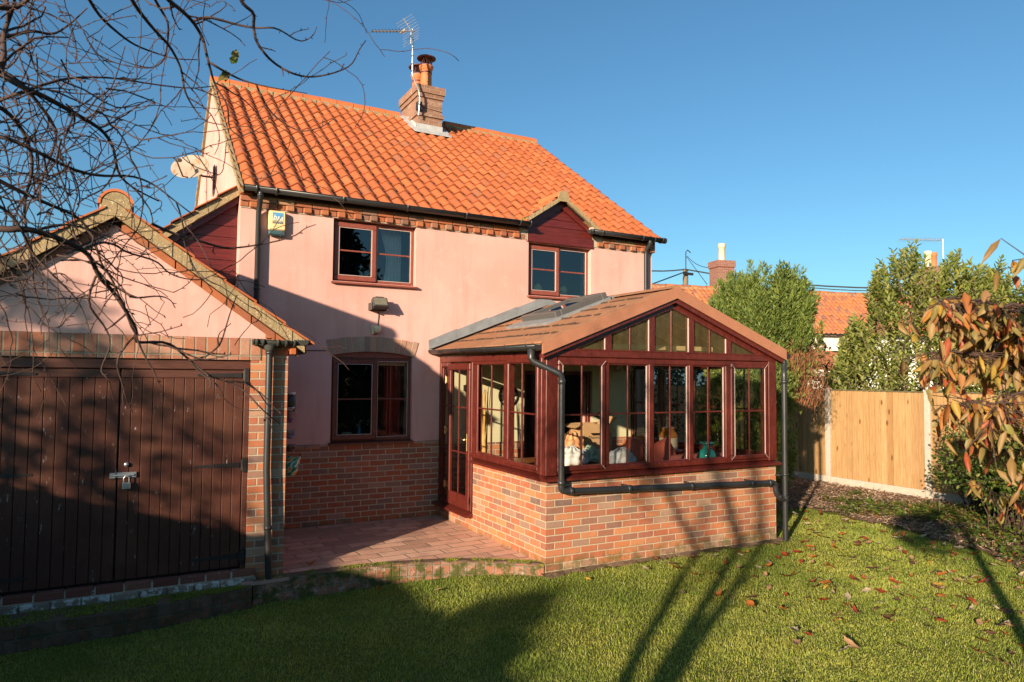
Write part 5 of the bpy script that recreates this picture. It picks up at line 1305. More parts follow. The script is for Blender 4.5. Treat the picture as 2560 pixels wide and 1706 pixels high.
m = MB(); m.box(-.91, -.45, HY0+.2, HY0+.25, 2.05, 2.09); tag(m.build('roller_blind', M['stoneware']), 'cream rolled blind at the top of the kitchen window', 'blind')
ls = thing('table_lamp', 'cream lampshade standing low in the left pane of the kitchen window', 'lamp', (-1.27, HY0+.3, .9))
m = MB(); m.lathe([(.085, 1.03), (.068, 1.12), (.066, 1.12), (.083, 1.03)], (-1.27, HY0+.25, 0), 20); m.build('lamp_shade', M['stoneware'], ls); m = MB(); m.lathe([(.05, .9), (.05, .915), (.01, .93), (.01, 1.05)], (-1.27, HY0+.25, 0), 12); m.build('lamp_base', M['brass'], ls)
m = MB(); m.lathe([(0, 1.01), (.03, 1.01), (.032, 1.10), (.028, 1.16), (.01, 1.22), (.01, 1.27), (0, 1.27)], (-1.10, HY0+.22, 0), 14); tag(m.build('bottle', M['blue']), 'blue glass bottle beside the lampshade on the kitchen windowsill', 'bottle')
for x, lab in ((1.76, 'round yellow cactus in a pot at the left of the dormer window'), (2.24, 'round yellow cactus in a pot at the right of the dormer window')):
    t = thing('cactus', lab, 'cactus', (x, HY0+.21, 3.18)); m = MB(); m.lathe([(0, 3.178), (.045, 3.178), (.06, 3.255), (.055, 3.255), (0, 3.25)], (x, HY0+.22, 0), 16); m.build('pot', M['alarm_base'], t)
    m = MB(); sg_ = 22; 
    for k in range(sg_):
        a = 2*PI*k/sg_
        for j in range(7):
            e = PI*.5*(j/6)-.2; r0 = Vector((.068*math.cos(a)*math.cos(e), .068*math.sin(a)*math.cos(e), .068*math.sin(e)))+Vector((x, HY0+.22, 3.31)); d_ = (r0-Vector((x, HY0+.22, 3.31))).normalized(); s_ = d_.cross(Vector((.3, .1, 1))).normalized()*.003
            m.add([r0-s_, r0+s_, r0+d_*.022], [(0, 1, 2)])
    m.build('spines', M['cactus'], t); m = MB(); m.lathe([(0, -.06), (.05, -.045), (.068, 0), (.05, .05), (0, .068)], (x, HY0+.22, 3.31), 20); m.build('cactus_body', M['cactus'], t)
# conservatory contents
tb = thing('table', 'low varnished wooden table just inside the front windows of the conservatory', 'table', (1.1, .7, -.06)); m = MB(); m.bbox(.30, 2.05, .45, 1.95, .775, .805, .006); m.build('tabletop', M['oak'], tb)
for x, y in ((.36, .52), (1.98, .52), (.36, 1.88), (1.98, 1.88)): m = MB(); m.bbox(x-.03, x+.03, y-.03, y+.03, -.06, .774, .006); m.build('leg', M['oak'], tb)
def open_box(x0, x1, y0, y1, z0, z1, lab, rot=0):
    t = thing('cardboard_box', lab, 'box', ((x0+x1)/2, (y0+y1)/2, z0)); m = MB(); w_ = .006
    for a in ((x0, x1, y0, y0+w_), (x0, x1, y1-w_, y1), (x0, x0+w_, y0+w_, y1-w_), (x1-w_, x1, y0+w_, y1-w_)): m.box(*a, z0, z1)
    m.box(x0, x1, y0, y1, z0, z0+w_); m.build('box_side', M['card'], t)
    m = MB()
    m.quad((x0, y0, z1), (x1, y0, z1), (x1-.01, y0-.09, z1-.12), (x0+.01, y0-.10, z1-.11)); m.quad((x0, y0, z1), (x0, y1, z1), (x0-.13, y1, z1-.04), (x0-.13, y0, z1-.05)); m.quad((x1, y0, z1), (x1+.1, y0, z1+.09), (x1+.1, y1, z1+.09), (x1, y1, z1)); m.build('box_flap', M['card'], t)
    return t
cbx = open_box(1.50, 1.98, 1.50, 1.85, .806, 1.27, 'open cardboard box with folded-out flaps on the conservatory table')
text_mesh('Thermo', .06, M['sticker_black'], cbx, face_y(1.68, 1.497, 1.07), 'lettering')
def lump(name, c, r, mat, lab, cat, seed, rough=.36):
    rg = np.random.default_rng(seed); nu, nv = 44, 26; V = []; ph = rg.uniform(0, 6.28, 12); fq = rg.integers(4, 14, 12)
    for j in range(nv+1):
        v = PI*j/nv
        for i in range(nu):
            u = 2*PI*i/nu; d = 1+rough*(.35*math.sin(fq[0]*u+ph[0]+v*2)+.3*abs(math.sin(fq[1]*u*.5+ph[1]+3*v))+.3*math.sin(fq[2]*v+ph[2]+u)+.25*abs(math.sin(fq[3]*v+ph[3]+fq[4]*u)))
            V.append((c[0]+r[0]*d*math.cos(u)*math.sin(v), c[1]+r[1]*d*math.sin(u)*math.sin(v), max(c[2]-r[2]*.55, c[2]+r[2]*d*math.cos(v))))
    F = [(j*nu+i, j*nu+(i+1) % nu, (j+1)*nu+(i+1) % nu, (j+1)*nu+i) for j in range(nv) for i in range(nu)]
    return tag(fast_mesh(name, V, F, mat), lab, cat)
lump('carrier_bag', (1.02, 1.10, .87), (.24, .13, .13), M['bag'], 'crumpled white carrier bag at the left end of the conservatory table', 'bag', 1)
lump('carrier_bag', (1.14, 1.26, .99), (.18, .12, .17), M['bag_orange'], 'orange carrier bag behind the white one on the conservatory table', 'bag', 2)
lump('carrier_bag', (1.36, 1.16, .88), (.17, .11, .11), M['bag_green'], 'green printed carrier bag in front of the cardboard box', 'bag', 3)
lump('carrier_bag', (1.52, .70, .88), (.18, .11, .12), M['bag'], 'silvery white bag below the black desk lamp', 'bag', 4)
sf = thing('sofa', 'dusty pink sofa along the front windows of the conservatory', 'sofa', (2.7, 1.0, -.06))
m = MB(); m.bbox(2.02, 3.15, .50, 1.35, .1, .62, .05); m.build('seat', M['pink_fabric'], sf); m = MB(); m.bbox(2.02, 3.15, .36, .58, .62, .93, .06); m.build('backrest', M['pink_fabric'], sf)
def cushion(c, s, rz, tilt, mat, lab):
    Mt = Matrix.Translation(c) @ Matrix.Rotation(rz, 4, 'Z') @ Matrix.Rotation(tilt, 4, 'Y'); n = 10; V = []
    for sd_ in (1, -1):
        for j in range(n+1):
            for i in range(n+1):
                a, b = i/n*2-1, j/n*2-1; h = .085*(max(0, 1-a*a)*max(0, 1-b*b))**.38*sd_
                V.append(Mt @ Vector((a*s*(1-.06*b*b), h, b*s*(1-.06*a*a))))
    N_ = (n+1)**2; F = [(k+o, k+1+o, k+n+2+o, k+n+1+o) for o in (0, N_) for j in range(n) for i in range(n) for k in [j*(n+1)+i]]
    return tag(fast_mesh('cushion', V, F, mat, smooth=True), lab, 'cushion')
cushion(Vector((1.76, .74, .97)), .17, .25, .22, M['coral_fabric'], 'coral cushion leaning at the left end of the sofa behind the window')
cushion(Vector((2.12, .60, .95)), .16, -.3, -.5, M['coral_fabric'], 'second coral cushion, slumped on the sofa left of the stoneware jar')
vs_ = thing('vase', 'turquoise glazed square vase with flared rim on the window board', 'vase', (2.46, .2, .83))
m = MB(); m.lathe([(0, .832), (.085, .832), (.105, .87), (.118, .94), (.10, 1.0), (.055, 1.035), (.05, 1.075), (.075, 1.095), (.105, 1.105), (.10, 1.112), (.04, 1.09), (0, 1.05)], (2.46, .165, 0), 8, Matrix.Rotation(.3, 4, 'Z')); m.build('vase_body', M['turq'], vs_)
st = thing('side_table', 'dark side table standing behind the sofa', 'table', (3.02, 1.55, -.06)); m = MB(); m.bbox(2.8, 3.22, 1.4, 1.75, .83, .86); m.build('tabletop', M['pvc_dark'], st)
for x, y in ((2.83, 1.43), (3.19, 1.43), (2.83, 1.72), (3.19, 1.72)): m = MB(); m.bbox(x-.02, x+.02, y-.02, y+.02, -.06, .829); m.build('leg', M['pvc_dark'], st)
jr = thing('stoneware_jar', 'cream stoneware jar with a glossy brown shoulder beyond the sofa', 'jar', (3.05, 1.55, .86)); m = MB(); m.lathe([(0, .862), (.13, .862), (.135, .88), (.135, 1.04)], (3.05, 1.56, 0), 24); m.build('jar_body', M['stoneware'], jr); m = MB(); m.lathe([(.1355, 1.04), (.135, 1.08), (.11, 1.12), (.085, 1.14), (.095, 1.16), (.095, 1.185), (.07, 1.18), (0, 1.15)], (3.05, 1.56, 0), 24); m.build('jar_shoulder', M['brown_glaze'], jr)
dl = thing('floor_lamp', 'black floor lamp with a domed metal shade beside the cardboard box', 'lamp', (1.80, 1.3, -.06)); m = MB(); m.tube([(2.2, 2.0, -.05), (2.2, 2.0, 1.32), (2.13, 1.96, 1.38)], .009, 8); m.build('stem', M['black_iron'], dl)
m = MB(); m.lathe([(.0, .10), (.02, .10), (.045, .075), (.085, .03), (.10, -.02), (.096, -.02), (.04, .06), (0, .07)], (2.09, 1.90, 1.33), 20, Matrix.Rotation(.5, 4, 'Y')); m.build('lamp_shade', M['black_iron'], dl)
bn = thing('dried_sticks', 'tall bundle of golden dried sticks inside the side window', 'sticks', (.41, 2.3, -.06))
for k in range(12):
    a = 2*PI*k/12; m = MB(); r0, r1 = .025+.01*(k % 3), .03+.018*(k % 4); tw_ = .9
    m.tube([(.41+r0*math.cos(a), 2.3+r0*math.sin(a), -.06), (.41+.028*math.cos(a+tw_), 2.3+.028*math.sin(a+tw_), .95), (.41+r1*math.cos(a+2*tw_), 2.3+r1*math.sin(a+2*tw_), 1.70+.03*(k % 4))], [.007, .006, .004], 5); m.build('stick', M['straw'], bn)
clk = thing('wall_clock', 'round black skeleton wall clock on the cream inner wall', 'clock', (1.10, D-.04, 1.62))
m = MB(); Rc = Matrix.Rotation(PI/2, 4, 'X')
m.lathe([(.148, 0), (.165, 0), (.165, .018), (.148, .018), (.148, 0)], (1.10, D-.04, 1.62), 36, Rc); m.lathe([(.085, 0), (.095, 0), (.095, .012), (.085, .012), (.085, 0)], (1.10, D-.04, 1.62), 30, Rc)
for k in range(12): a = 2*PI*k/12; m.tube([(1.10+.09*math.cos(a), D-.048, 1.62+.09*math.sin(a)), (1.10+.155*math.cos(a), D-.048, 1.62+.155*math.sin(a))], .008, 5)
m.build('dial', M['black_iron'], clk); m = MB(); m.tube([(1.10, D-.06, 1.62), (1.14, D-.06, 1.70)], .004, 4); m.tube([(1.10, D-.06, 1.62), (1.10, D-.06, 1.74)], .003, 4); m.build('clock_hands', M['black_iron'], clk)
wlp = thing('wall_lamp', 'double wall lamp with white bell shades on the inner conservatory wall', 'lamp', (3.2, D-.04, 2.1))
for x in (3.10, 3.30): m = MB(); m.lathe([(.02, .07), (.035, .06), (.05, .0), (.075, -.05), (.07, -.05), (.045, .0), (.03, .055)], (x, D-.16, 2.07), 16); m.build('lamp_shade', M['white'], wlp)
m = MB(); m.tube([(3.10, D-.16, 2.14), (3.20, D-.12, 2.20), (3.30, D-.16, 2.14)], .008, 6); m.tube([(3.2, D-.12, 2.2), (3.2, D-.04, 2.12)], .008, 6); m.bbox(3.17, 3.23, D-.045, D-.031, 2.06, 2.18, .004); m.build('bracket', M['brass'], wlp)

# ============================================================ THE COTTAGE BEYOND AND THE POLE
cot = thing('neighbour_cottage', 'long white cottage with an old orange pantile roof beyond the fence', 'house', (24, 16, -.3))
U = Vector((.9714, -.2372, 0)); Nn = Vector((-.2372, -.9714, 0)); Z_ = Vector((0, 0, 1)); O_ = Vector((17.45, 19.21, 0))
def cp(u, n, z): return O_+U*u+Nn*n+Z_*z
rh, eh, hw_ = 6.15, 3.98, 2.6
m = MB()
m.add([cp(-9, hw_-.12, -.4), cp(26, hw_-.12, -.4), cp(26, hw_-.12, eh), cp(-9, hw_-.12, eh)], [(0, 1, 2, 3)]); m.add([cp(26, hw_-.12, -.4), cp(26, -hw_, -.4), cp(26, -hw_, eh), cp(26, 0, rh-.1), cp(26, hw_-.12, eh)], [(0, 1, 2, 3, 4)]); m.add([cp(-9, hw_-.12, -.4), cp(-9, -hw_, -.4), cp(-9, -hw_, eh), cp(-9, 0, rh-.1), cp(-9, hw_-.12, eh)], [(4, 3, 2, 1, 0)]); m.add([cp(26, -hw_, -.4), cp(-9, -hw_, -.4), cp(-9, -hw_, eh), cp(26, -hw_, eh)], [(0, 1, 2, 3)]); m.build('wall', M['farwhite'], cot)
slv = (-Nn*hw_+Z_*(rh-eh)).normalized(); sL = math.hypot(hw_+.12, rh-eh)
cr = pantiles('roof', cp(-9, hw_+.10, eh-.06), U, slv, 145, 12, .24, sL/12, M['tile_far'], cot, lowpoly=True, jit=2.6, amp=1.25)
m = MB(); m.add([cp(-9, 0, rh-.04), cp(26, 0, rh-.04), cp(26, -hw_, eh-.1), cp(-9, -hw_, eh-.1)], [(0, 1, 2, 3)]); m.add([cp(-9, hw_, eh-.08), cp(26, hw_, eh-.08), cp(26, 0, rh-.08), cp(-9, 0, rh-.08)], [(0, 1, 2, 3)]); m.build('roof_base', M['tile_far'], cr)
m = MB(); u = -9
while u < 26:
    vs = []; e = random.uniform(-.015, .015)
    for uu in (u, u+.40):
        for k in range(7): a = PI*k/6; vs.append(cp(uu, .13*math.cos(a), rh-.03+e+.13*math.sin(a)))
    m.add(vs, [(k, k+1, 8+k, 7+k) for k in range(6)]); u += .42
m.build('ridge_tiles', M['tile_far'], cr)
m = MB(); m.prism([cp(-9, .17, rh-.13), cp(26, .17, rh-.13), cp(26, .13, rh-.02), cp(-9, .13, rh-.02)], -Nn*.02); m.build('ridge_mortar', M['lichen_mortar'], cr)
m = MB(); half_gutter(m, cp(-9, hw_+.16, eh-.06), cp(26, hw_+.16, eh-.06), .07); m.build('gutter', M['plastic'], cot)
def far_chimney(u, n, w_, d_, zt, pots, lab=None):
    m = MB(); 
    for (a, z0, z1) in ((0, 4.8, zt-.32), (.05, zt-.32, zt)):
        P4 = [cp(u-w_/2-a, n-d_/2-a, z0), cp(u+w_/2+a, n-d_/2-a, z0), cp(u+w_/2+a, n+d_/2+a, z0), cp(u-w_/2-a, n+d_/2+a, z0)]; m.prism(P4, (0, 0, z1-z0))
    o = m.build('chimney', M['brick_far'], cot)
    for (du, r, h, mt) in pots:
        m = MB(); c_ = cp(u+du, n, zt); m.lathe([(r*1.05, 0), (r, .05), (r, h-.2), (r*1.15, h-.18), (r*1.15, h), (r*.8, h), (0, h-.1)], c_, 16); m.build('chimney_pot', M[mt], o)
    return o
far_chimney(3.62, 0, .86, .8, 7.45, [(.0, .155, .86, 'stoneware')])
c2 = far_chimney(16.0, 0, 1.0, .8, 7.75, [(-.25, .17, .85, 'stoneware'), (.12, .15, .80, 'pot')])
m = MB(); m.prism([cp(12.3, 1.1, rh-.90), cp(12.9, 1.1, rh-.90), cp(12.9, .75, rh-.55), cp(12.3, .75, rh-.55)], Z_*.08); m.build('roof_vent', M['farwhite'], cr)
for u in (8.2, 11.2, 15, 19): m = MB(); m.prism([cp(u, hw_-.105, 2.6), cp(u+.9, hw_-.105, 2.6), cp(u+.9, hw_-.105, 3.7), cp(u, hw_-.105, 3.7)], -Nn*.02); m.build('window', M['dark_room'], cot)
m = MB(); m.prism([cp(4.8, hw_+1.1, 2.35), cp(8.6, hw_+1.1, 2.35), cp(8.6, hw_-.1, 3.05), cp(4.8, hw_-.1, 3.05)], Z_*.12); pc = m.build('porch_roof', M['tile_far'], cot)
m = MB(); m.prism([cp(5, hw_+.9, -.4), cp(8.4, hw_+.9, -.4), cp(8.4, hw_-.1, -.4), cp(5, hw_-.1, -.4)], Z_*2.8); m.build('porch_wall', M['farwhite'], cot)
ta = thing('tv_aerial', 'distant television aerial on a thin mast by the far cottage chimney', 'aerial', tuple(cp(16.6, 0, 7))); m = MB(); b0 = cp(16.75, 0, 5.9); m.tube([b0, b0+Z_*3.4], .035, 6); m.build('pole', M['steel_aerial'], ta); m = MB(); p0 = b0+Z_*3.35; e_ = (-U*1.0-Nn*.2).normalized(); m.tube([p0+Z_*0, p0+e_*2.4], .025, 5)
for k in range(16): q = p0+e_*(.2+.14*k); m.tube([q-Nn*.2-Z_*.1, q+Nn*.2+Z_*.1], .010, 4)
m.build('boom', M['steel_aerial'], ta)
def cam_pt(px, py, d):
    yaw, pitch, roll = (math.radians(a) for a in (28.5316, 2.7273, 0.5291))
    fw = Vector((math.sin(yaw)*math.cos(pitch), math.cos(yaw)*math.cos(pitch), math.sin(pitch))); rt = Vector((math.cos(yaw), -math.sin(yaw), 0)); up = rt.cross(fw)
    r2 = math.cos(roll)*rt+math.sin(roll)*up; u2 = -math.sin(roll)*rt+math.cos(roll)*up
    return CAM+d*(fw+r2*((px-1280)/1770.336)-u2*((py-853)/1770.336))
up_ = thing('utility_pole', 'wooden utility pole rising behind the far cottage roof', 'utility pole', (27.1, 27.6, -.4))
m = MB(); m.tube([(27.1, 27.6, -.4), (27.1, 27.6, 8.75)], [.20, .17], 12); m.build('post', M['timber_grey'], up_); m = MB(); m.bbox(26.7, 27.5, 27.3, 27.4, 8.35, 8.5); m.tube([(26.95, 27.4, 8.4), (26.95, 27.4, 9.8), (27.1, 27.4, 9.95), (27.35, 27.4, 9.8)], .03, 6); m.build('bracket', M['black_tape'], up_)
def wire(pts, lab, sag=.25, r=.03):
    P = [Vector(p) for p in pts]; out = []
    for i in range(len(P)-1):
        for k in range(8): t = k/8; q = P[i].lerp(P[i+1], t); out.append(q-Z_*sag*4*t*(1-t))
    out.append(P[-1]); m = MB(); m.tube(out, r, 5); tag(m.build('overhead_wire', M['black_tape']), lab, 'wire')
wire([cam_pt(1500, 652, 48), (27.0, 27.5, 8.72), cam_pt(2300, 721, 40), cam_pt(2700, 745, 38)], 'thickest overhead cable crossing right past the far chimneys', .35, .045)
wire([(27.1, 27.5, 8.6), cam_pt(1600, 722, 40)], 'short cable running down left from the utility pole', .0, .04)
wire([cam_pt(1718, 641, 45), cam_pt(1785, 668, 35)], 'thin wire from the pole top down to the far brick chimney', .25, .018)
wire([cam_pt(1716, 642, 45), cam_pt(1768, 712, 34.5)], 'thin wire from the pole top down behind the far roof ridge', .0, .018)
wire([cam_pt(1900, 703, 45), cam_pt(2290, 726, 41), cam_pt(2700, 742, 39)], 'lower of the two cables right of the conifer', .25, .03)
wire([cam_pt(-200, 525, 24), cam_pt(220, 565, 22)], 'thin wire against the sky above the garage', .1, .018)
# ============================================================ PLANTS
M['conifer'] = m_leaf('conifer_spray', [(0, (.09, .14, .03)), (.3, (.17, .24, .05)), (.6, (.25, .32, .07)), (.85, (.36, .41, .10)), (1, (.17, .27, .10))], .6, .42)
M['laurel'] = m_leaf('laurel_leaf', [(0, (.22, .28, .05)), (.3, (.34, .38, .10)), (.6, (.42, .45, .15)), (.85, (.52, .52, .24)), (.96, (.56, .50, .10)), (1, (.14, .22, .04))], .38, .5, .5)
M['cherry'] = m_leaf('autumn_leaf', [(0, (.30, .17, .06)), (.2, (.42, .27, .10)), (.38, (.28, .25, .08)), (.55, (.52, .19, .06)), (.70, (.46, .09, .04)), (.80, (.62, .38, .06)), (.9, (.26, .27, .07)), (1, (.50, .28, .14))], .5, .45)
M['bush'] = m_leaf('small_green_leaf', [(0, (.05, .10, .015)), (.5, (.10, .16, .025)), (.8, (.17, .20, .04)), (1, (.26, .19, .05))], .45, .4)
M['dark_leaf'] = m_leaf('dark_evergreen_leaf', [(0, (.015, .03, .01)), (1, (.04, .06, .018))], .6, .1)
def unit(a): return a/np.maximum(np.linalg.norm(a, axis=-1, keepdims=True), 1e-9)
def leafmesh(name, P, Dr, Nr, L, W, mat, parent=None, droop=.15, fold=.12, hi=False, V0=None):
    P, Dr, Nr = (np.asarray(a, float) for a in (P, Dr, Nr)); n = len(P); L = np.broadcast_to(L, n)[:, None]; W = np.broadcast_to(W, n)[:, None]
    Dr = unit(Dr); Sd = unit(np.cross(Dr, Nr)); Nn_ = np.cross(Sd, Dr)
    def pt(t, s, h): return P+Dr*L*t+Sd*W*s*.5+Nn_*L*(h-droop*t*t)
    if hi:
        vs = [pt(0, 0, 0), pt(.33, 0, -fold*.5), pt(.68, 0, -fold*.5), pt(1, 0, 0), pt(.30, 1, fold*.4), pt(.66, .78, fold*.4), pt(.30, -1, fold*.4), pt(.66, -.78, fold*.4)]
        T = [(0, 4, 1), (0, 1, 6), (1, 4, 5), (1, 5, 2), (1, 2, 7), (1, 7, 6), (2, 5, 3), (2, 3, 7)]
    else:
        vs = [pt(0, 0, 0), pt(.5, 0, -fold*.4), pt(1, 0, 0), pt(.42, 1, fold*.3), pt(.42, -1, fold*.3)]
        T = [(0, 3, 1), (0, 1, 4), (1, 3, 2), (1, 2, 4)]
    k = len(vs); V = np.stack(vs, 1).reshape(-1, 3); F = (np.array(T)[None]+(np.arange(n)*k)[:, None, None]).reshape(-1, 3)
    return fast_mesh(name, V, F, mat, parent)
def rvec(n, g=RNG): return unit(g.normal(size=(n, 3)))

# --- grass
YAW = math.radians(28.5316)
def frustum_ok(X, Y, m=1.12):
    dx, dy = X-CAM.x, Y-CAM.y; d = dx*math.sin(YAW)+dy*math.cos(YAW); l = dx*math.cos(YAW)-dy*math.sin(YAW)
    return (d > 2.6) & (np.abs(l) < d*.723*m)
def lawn_ok(X, Y):
    kx = np.array([-7.2, -5.6, -4.79, -3.86, -3.3, -2.86, -2.84, -2.3, -1.85, -1.4, -.93, -.55, -.21, -.02, 0, 3.62, 3.64, 20]); ky = np.array([.34, .37, .41, .47, .56, .66, .72, .76, .77, .72, .60, .42, .17, -.04, -.09, -.09, 3.6, 3.6])
    ok = Y < np.interp(X, kx, ky)-.02-.03*np.sin(X*17)
    bx = np.array([-9, -3.6, -2.19, -.73, .26, 1.35, 1.85, 2.35, 3.3]); bv = np.array([4.2, 4.35, 4.98, 5.60, 5.75, 5.78, 5.3, 4.6, 3.45])
    return ok & (X < np.interp(Y, bx, bv)-.02+.06*np.sin(Y*11))
n0 = 1250000
X = RNG.uniform(-6.2, 6.2, n0); Y = RNG.uniform(-5.2, 3.4, n0); keep = lawn_ok(X, Y)
inside = frustum_ok(X, Y); keep &= inside | (RNG.random(n0) < .25)
dist = np.hypot(X-CAM.x, Y-CAM.y); keep &= (RNG.random(n0) < np.clip(1.25-dist/14, .35, 1))
thin = np.sin(X*2.3+1.3)*np.sin(Y*2.9)+.5*np.sin(X*7+Y*5); keep &= (thin > -.9) | (RNG.random(n0) < .75)
X, Y = X[keep], Y[keep]; n = len(X); print('grass', n)
cl = .9+.16*np.sin(X*6.1+np.sin(Y*4))*np.sin(Y*5.3+1)+.14*np.sin(X*13+Y*9)*np.sin(Y*17-X*5)+RNG.normal(0, .15, n)
hgt = np.clip(RNG.gamma(5, .0044, n)*cl, .007, .048); ln_ = RNG.normal(0, .48, (n, 2))+np.stack([.25*np.sin(X*3), .25*np.cos(Y*3)], 1); wd = RNG.uniform(.0014, .0028, n)*(.7+dist[keep]/14)
az = RNG.uniform(0, 2*PI, n); Zl = lawn_za(X, Y)-.004; B = np.stack([X, Y, Zl], 1); sd_ = np.stack([np.cos(az), np.sin(az), 0*az], 1)*wd[:, None]
mid = B+np.stack([ln_[:, 0]*hgt*.35, ln_[:, 1]*hgt*.35, hgt*.62], 1); tip = B+np.stack([ln_[:, 0]*hgt, ln_[:, 1]*hgt, hgt*np.clip(1.05-.35*np.hypot(ln_[:, 0], ln_[:, 1]), .35, 1)], 1)
V = np.stack([B-sd_, B+sd_, mid+sd_*.8, mid-sd_*.8, tip], 1).reshape(-1, 3); k = np.arange(n)[:, None]*5
F = np.concatenate([k+np.array([0, 1, 2]), k+np.array([0, 2, 3]), k+np.array([3, 2, 4])], 0)
go_ = fast_mesh('grass', V, F, M['grass']); go_['kind'] = 'stuff'; tag(go_, 'short green lawn grass in front of the house and conservatory', 'grass')

MP = []
for P_, I_, z0_, cnt_ in ((KB, kerb_in(.125), -.078, 5200), (KA, [(x, .745) for x, y in KA], -.104, 15000)):
    for _ in range(cnt_):
        i = random.randrange(len(P_)-1); s_ = random.random(); q = random.random(); o_ = Vector(P_[i])*(1-s_)+Vector(P_[i+1])*s_; i_ = Vector(I_[i])*(1-s_)+Vector(I_[i+1])*s_; p = o_*(1-q)+i_*q
        if math.sin(p.x*7+p.y*9)+math.sin(p.x*17-p.y*5) < (-1.6 if P_ is KA else -.1): continue
        MP.append((p.x, p.y, z0_))
n = len(MP); mdir = rvec(n)*.8+np.array([0, 0, 1.]); mdir[:, 2] = np.abs(mdir[:, 2])
o = leafmesh('moss', MP, mdir, rvec(n), RNG.uniform(.010, .026, n), RNG.uniform(.005, .011, n), M['moss']); o['kind'] = 'stuff'; tag(o, 'springy green moss growing along the kerb and ledge tops', 'moss')
# --- bark chips, bed litter and ground cover
def bed_pts(n, bias=None):
    X = RNG.uniform(3.6, 8.5, n); Y = RNG.uniform(-4.5, 5, n); k = np.array([bed_w(x, y) for x, y in zip(X, Y)]); return X[k], Y[k]
X, Y = bed_pts(22000); n = len(X); P = np.stack([X, Y, lawn_za(X, Y)+.028+RNG.uniform(0, .03, n)], 1); dr_ = rvec(n); dr_[:, 2] *= .25
o = leafmesh('bark_litter', P, dr_, rvec(n)*.5+np.array([0, 0, 1]), RNG.uniform(.03, .11, n), RNG.uniform(.006, .022, n), M['chips']); o['kind'] = 'stuff'; tag(o, 'dry bark chippings and clippings scattered over the bed by the fence', 'bark chips')
X, Y = bed_pts(9000); dens = np.sin(X*1.9+.5)+np.sin(Y*2.3+X)+.7*np.sin(X*5+Y*4); k = (dens > .25) & (Y < 1.9) | ((Y < -.6) & (dens > -.9)); X, Y = X[k], Y[k]
X = np.repeat(X, 4)+RNG.normal(0, .04, len(X)*4); Y = np.repeat(Y, 4)+RNG.normal(0, .04, len(Y)*4); n = len(X)
P = np.stack([X, Y, lawn_za(X, Y)+.03+np.abs(RNG.normal(0, .07, n))*(.6+.6*(Y < -.5))], 1); dr_ = rvec(n); dr_[:, 2] = np.abs(dr_[:, 2])*.5
o = leafmesh('ground_cover', P, dr_, rvec(n)*.7+np.array([0, 0, 1]), RNG.uniform(.035, .085, n), RNG.uniform(.025, .05, n), M['cover']); o['kind'] = 'stuff'; tag(o, 'low leafy green ground cover spreading along the bed edge', 'ground cover')

# --- fallen leaves: each one an object
leaf_mats = []
for nm, c in (('orange', (.48, .15, .03)), ('red', (.34, .055, .02)), ('tan', (.46, .27, .14)), ('yellow', (.55, .32, .05)), ('brown', (.18, .085, .05)), ('pale', (.50, .40, .26))):
    m = m_leaf('fallen_leaf_'+nm, [(0, c), (1, tuple(x*.8 for x in c))], .55, .25); leaf_mats.append((nm, m))
def one_leaf(nm, mat, var):
    L, W = (.095, .045) if var == 0 else ((.08, .05) if var == 1 else (.11, .038)); g = random.Random(var*7+len(nm)); nn = 9; V = []; Fq = []
    curl = .35+.25*var; fold = .28
    for i in range(nn):
        t = i/(nn-1); w_ = W*.5*(math.sin(PI*min(1, t*1.02))**.75)*(1-.25*t) if 0 < i < nn-1 else .0006
        for s in (-1, -.5, 0, .5, 1):
            V.append((L*(t-.5), w_*s, fold*abs(s)*w_*1.0+curl*L*(t-.45)**2+.004*math.sin(t*14+s*3)))
    for i in range(nn-1):
        for k in range(4): a = i*5+k; Fq.append((a, a+1, a+6, a+5))
    V = np.array(V); me_o = fast_mesh('fallen_leaf', V, Fq, mat, smooth=True); return me_o
protos = {}
def place_leaf(x, y, z, nm, var, s, rot, lab, grp='fallen leaves on the lawn'):
    key = (nm, var)
    if key not in protos: protos[key] = one_leaf(nm, dict(leaf_mats)[nm], var); o = protos[key]
    else: o = protos[key].copy(); COL.objects.link(o)
    o.location = (x, y, z); o.rotation_euler = rot; o.scale = (s, s, s); tag(o, lab, 'leaf', grp); return o
rl = random.Random(11); cnt = 0
adj = {'orange': 'orange fallen leaf lying on the lawn', 'red': 'dark red fallen leaf lying on the lawn', 'tan': 'tan fallen leaf lying on the lawn', 'yellow': 'yellow fallen leaf lying on the lawn', 'brown': 'dark brown fallen leaf lying on the lawn', 'pale': 'pale dried fallen leaf lying on the lawn'}
while cnt < 285:
    x = rl.uniform(-3.6, 5.7); y = rl.uniform(-3.6, 1.6)
    pr = .035+.965*sm((x-.4)/2.4)*(.55+.45*sm((1.2-y)/3))
    if rl.random() > pr or not lawn_ok(np.array([x]), np.array([y]))[0] or not frustum_ok(np.array([x]), np.array([y]), 1.03)[0]: continue
    nm = rl.choices([a for a, _ in leaf_mats], [5, 4, 6, 1.6, 3, 3.5])[0]
    place_leaf(x, y, lawn_z(x, y)+rl.uniform(.038, .055), nm, rl.randrange(3), rl.uniform(.75, 1.5), (rl.uniform(-.5, .5)+(PI if rl.random() < .3 else 0), rl.uniform(-.35, .35), rl.uniform(0, 6.28)), adj[nm]); cnt += 1
place_leaf(-2.3, 1.12, -.062, 'brown', 0, 1.1, (.1, .1, .4), 'curled brown leaf lying alone on the shaded patio paving', None) if False else None
o = place_leaf(-2.22, 1.10, -.064, 'orange', 2, 1.3, (.2, .1, .5), 'curled leaf on the shaded patio paving near the garage downpipe', 'leaf on the patio')

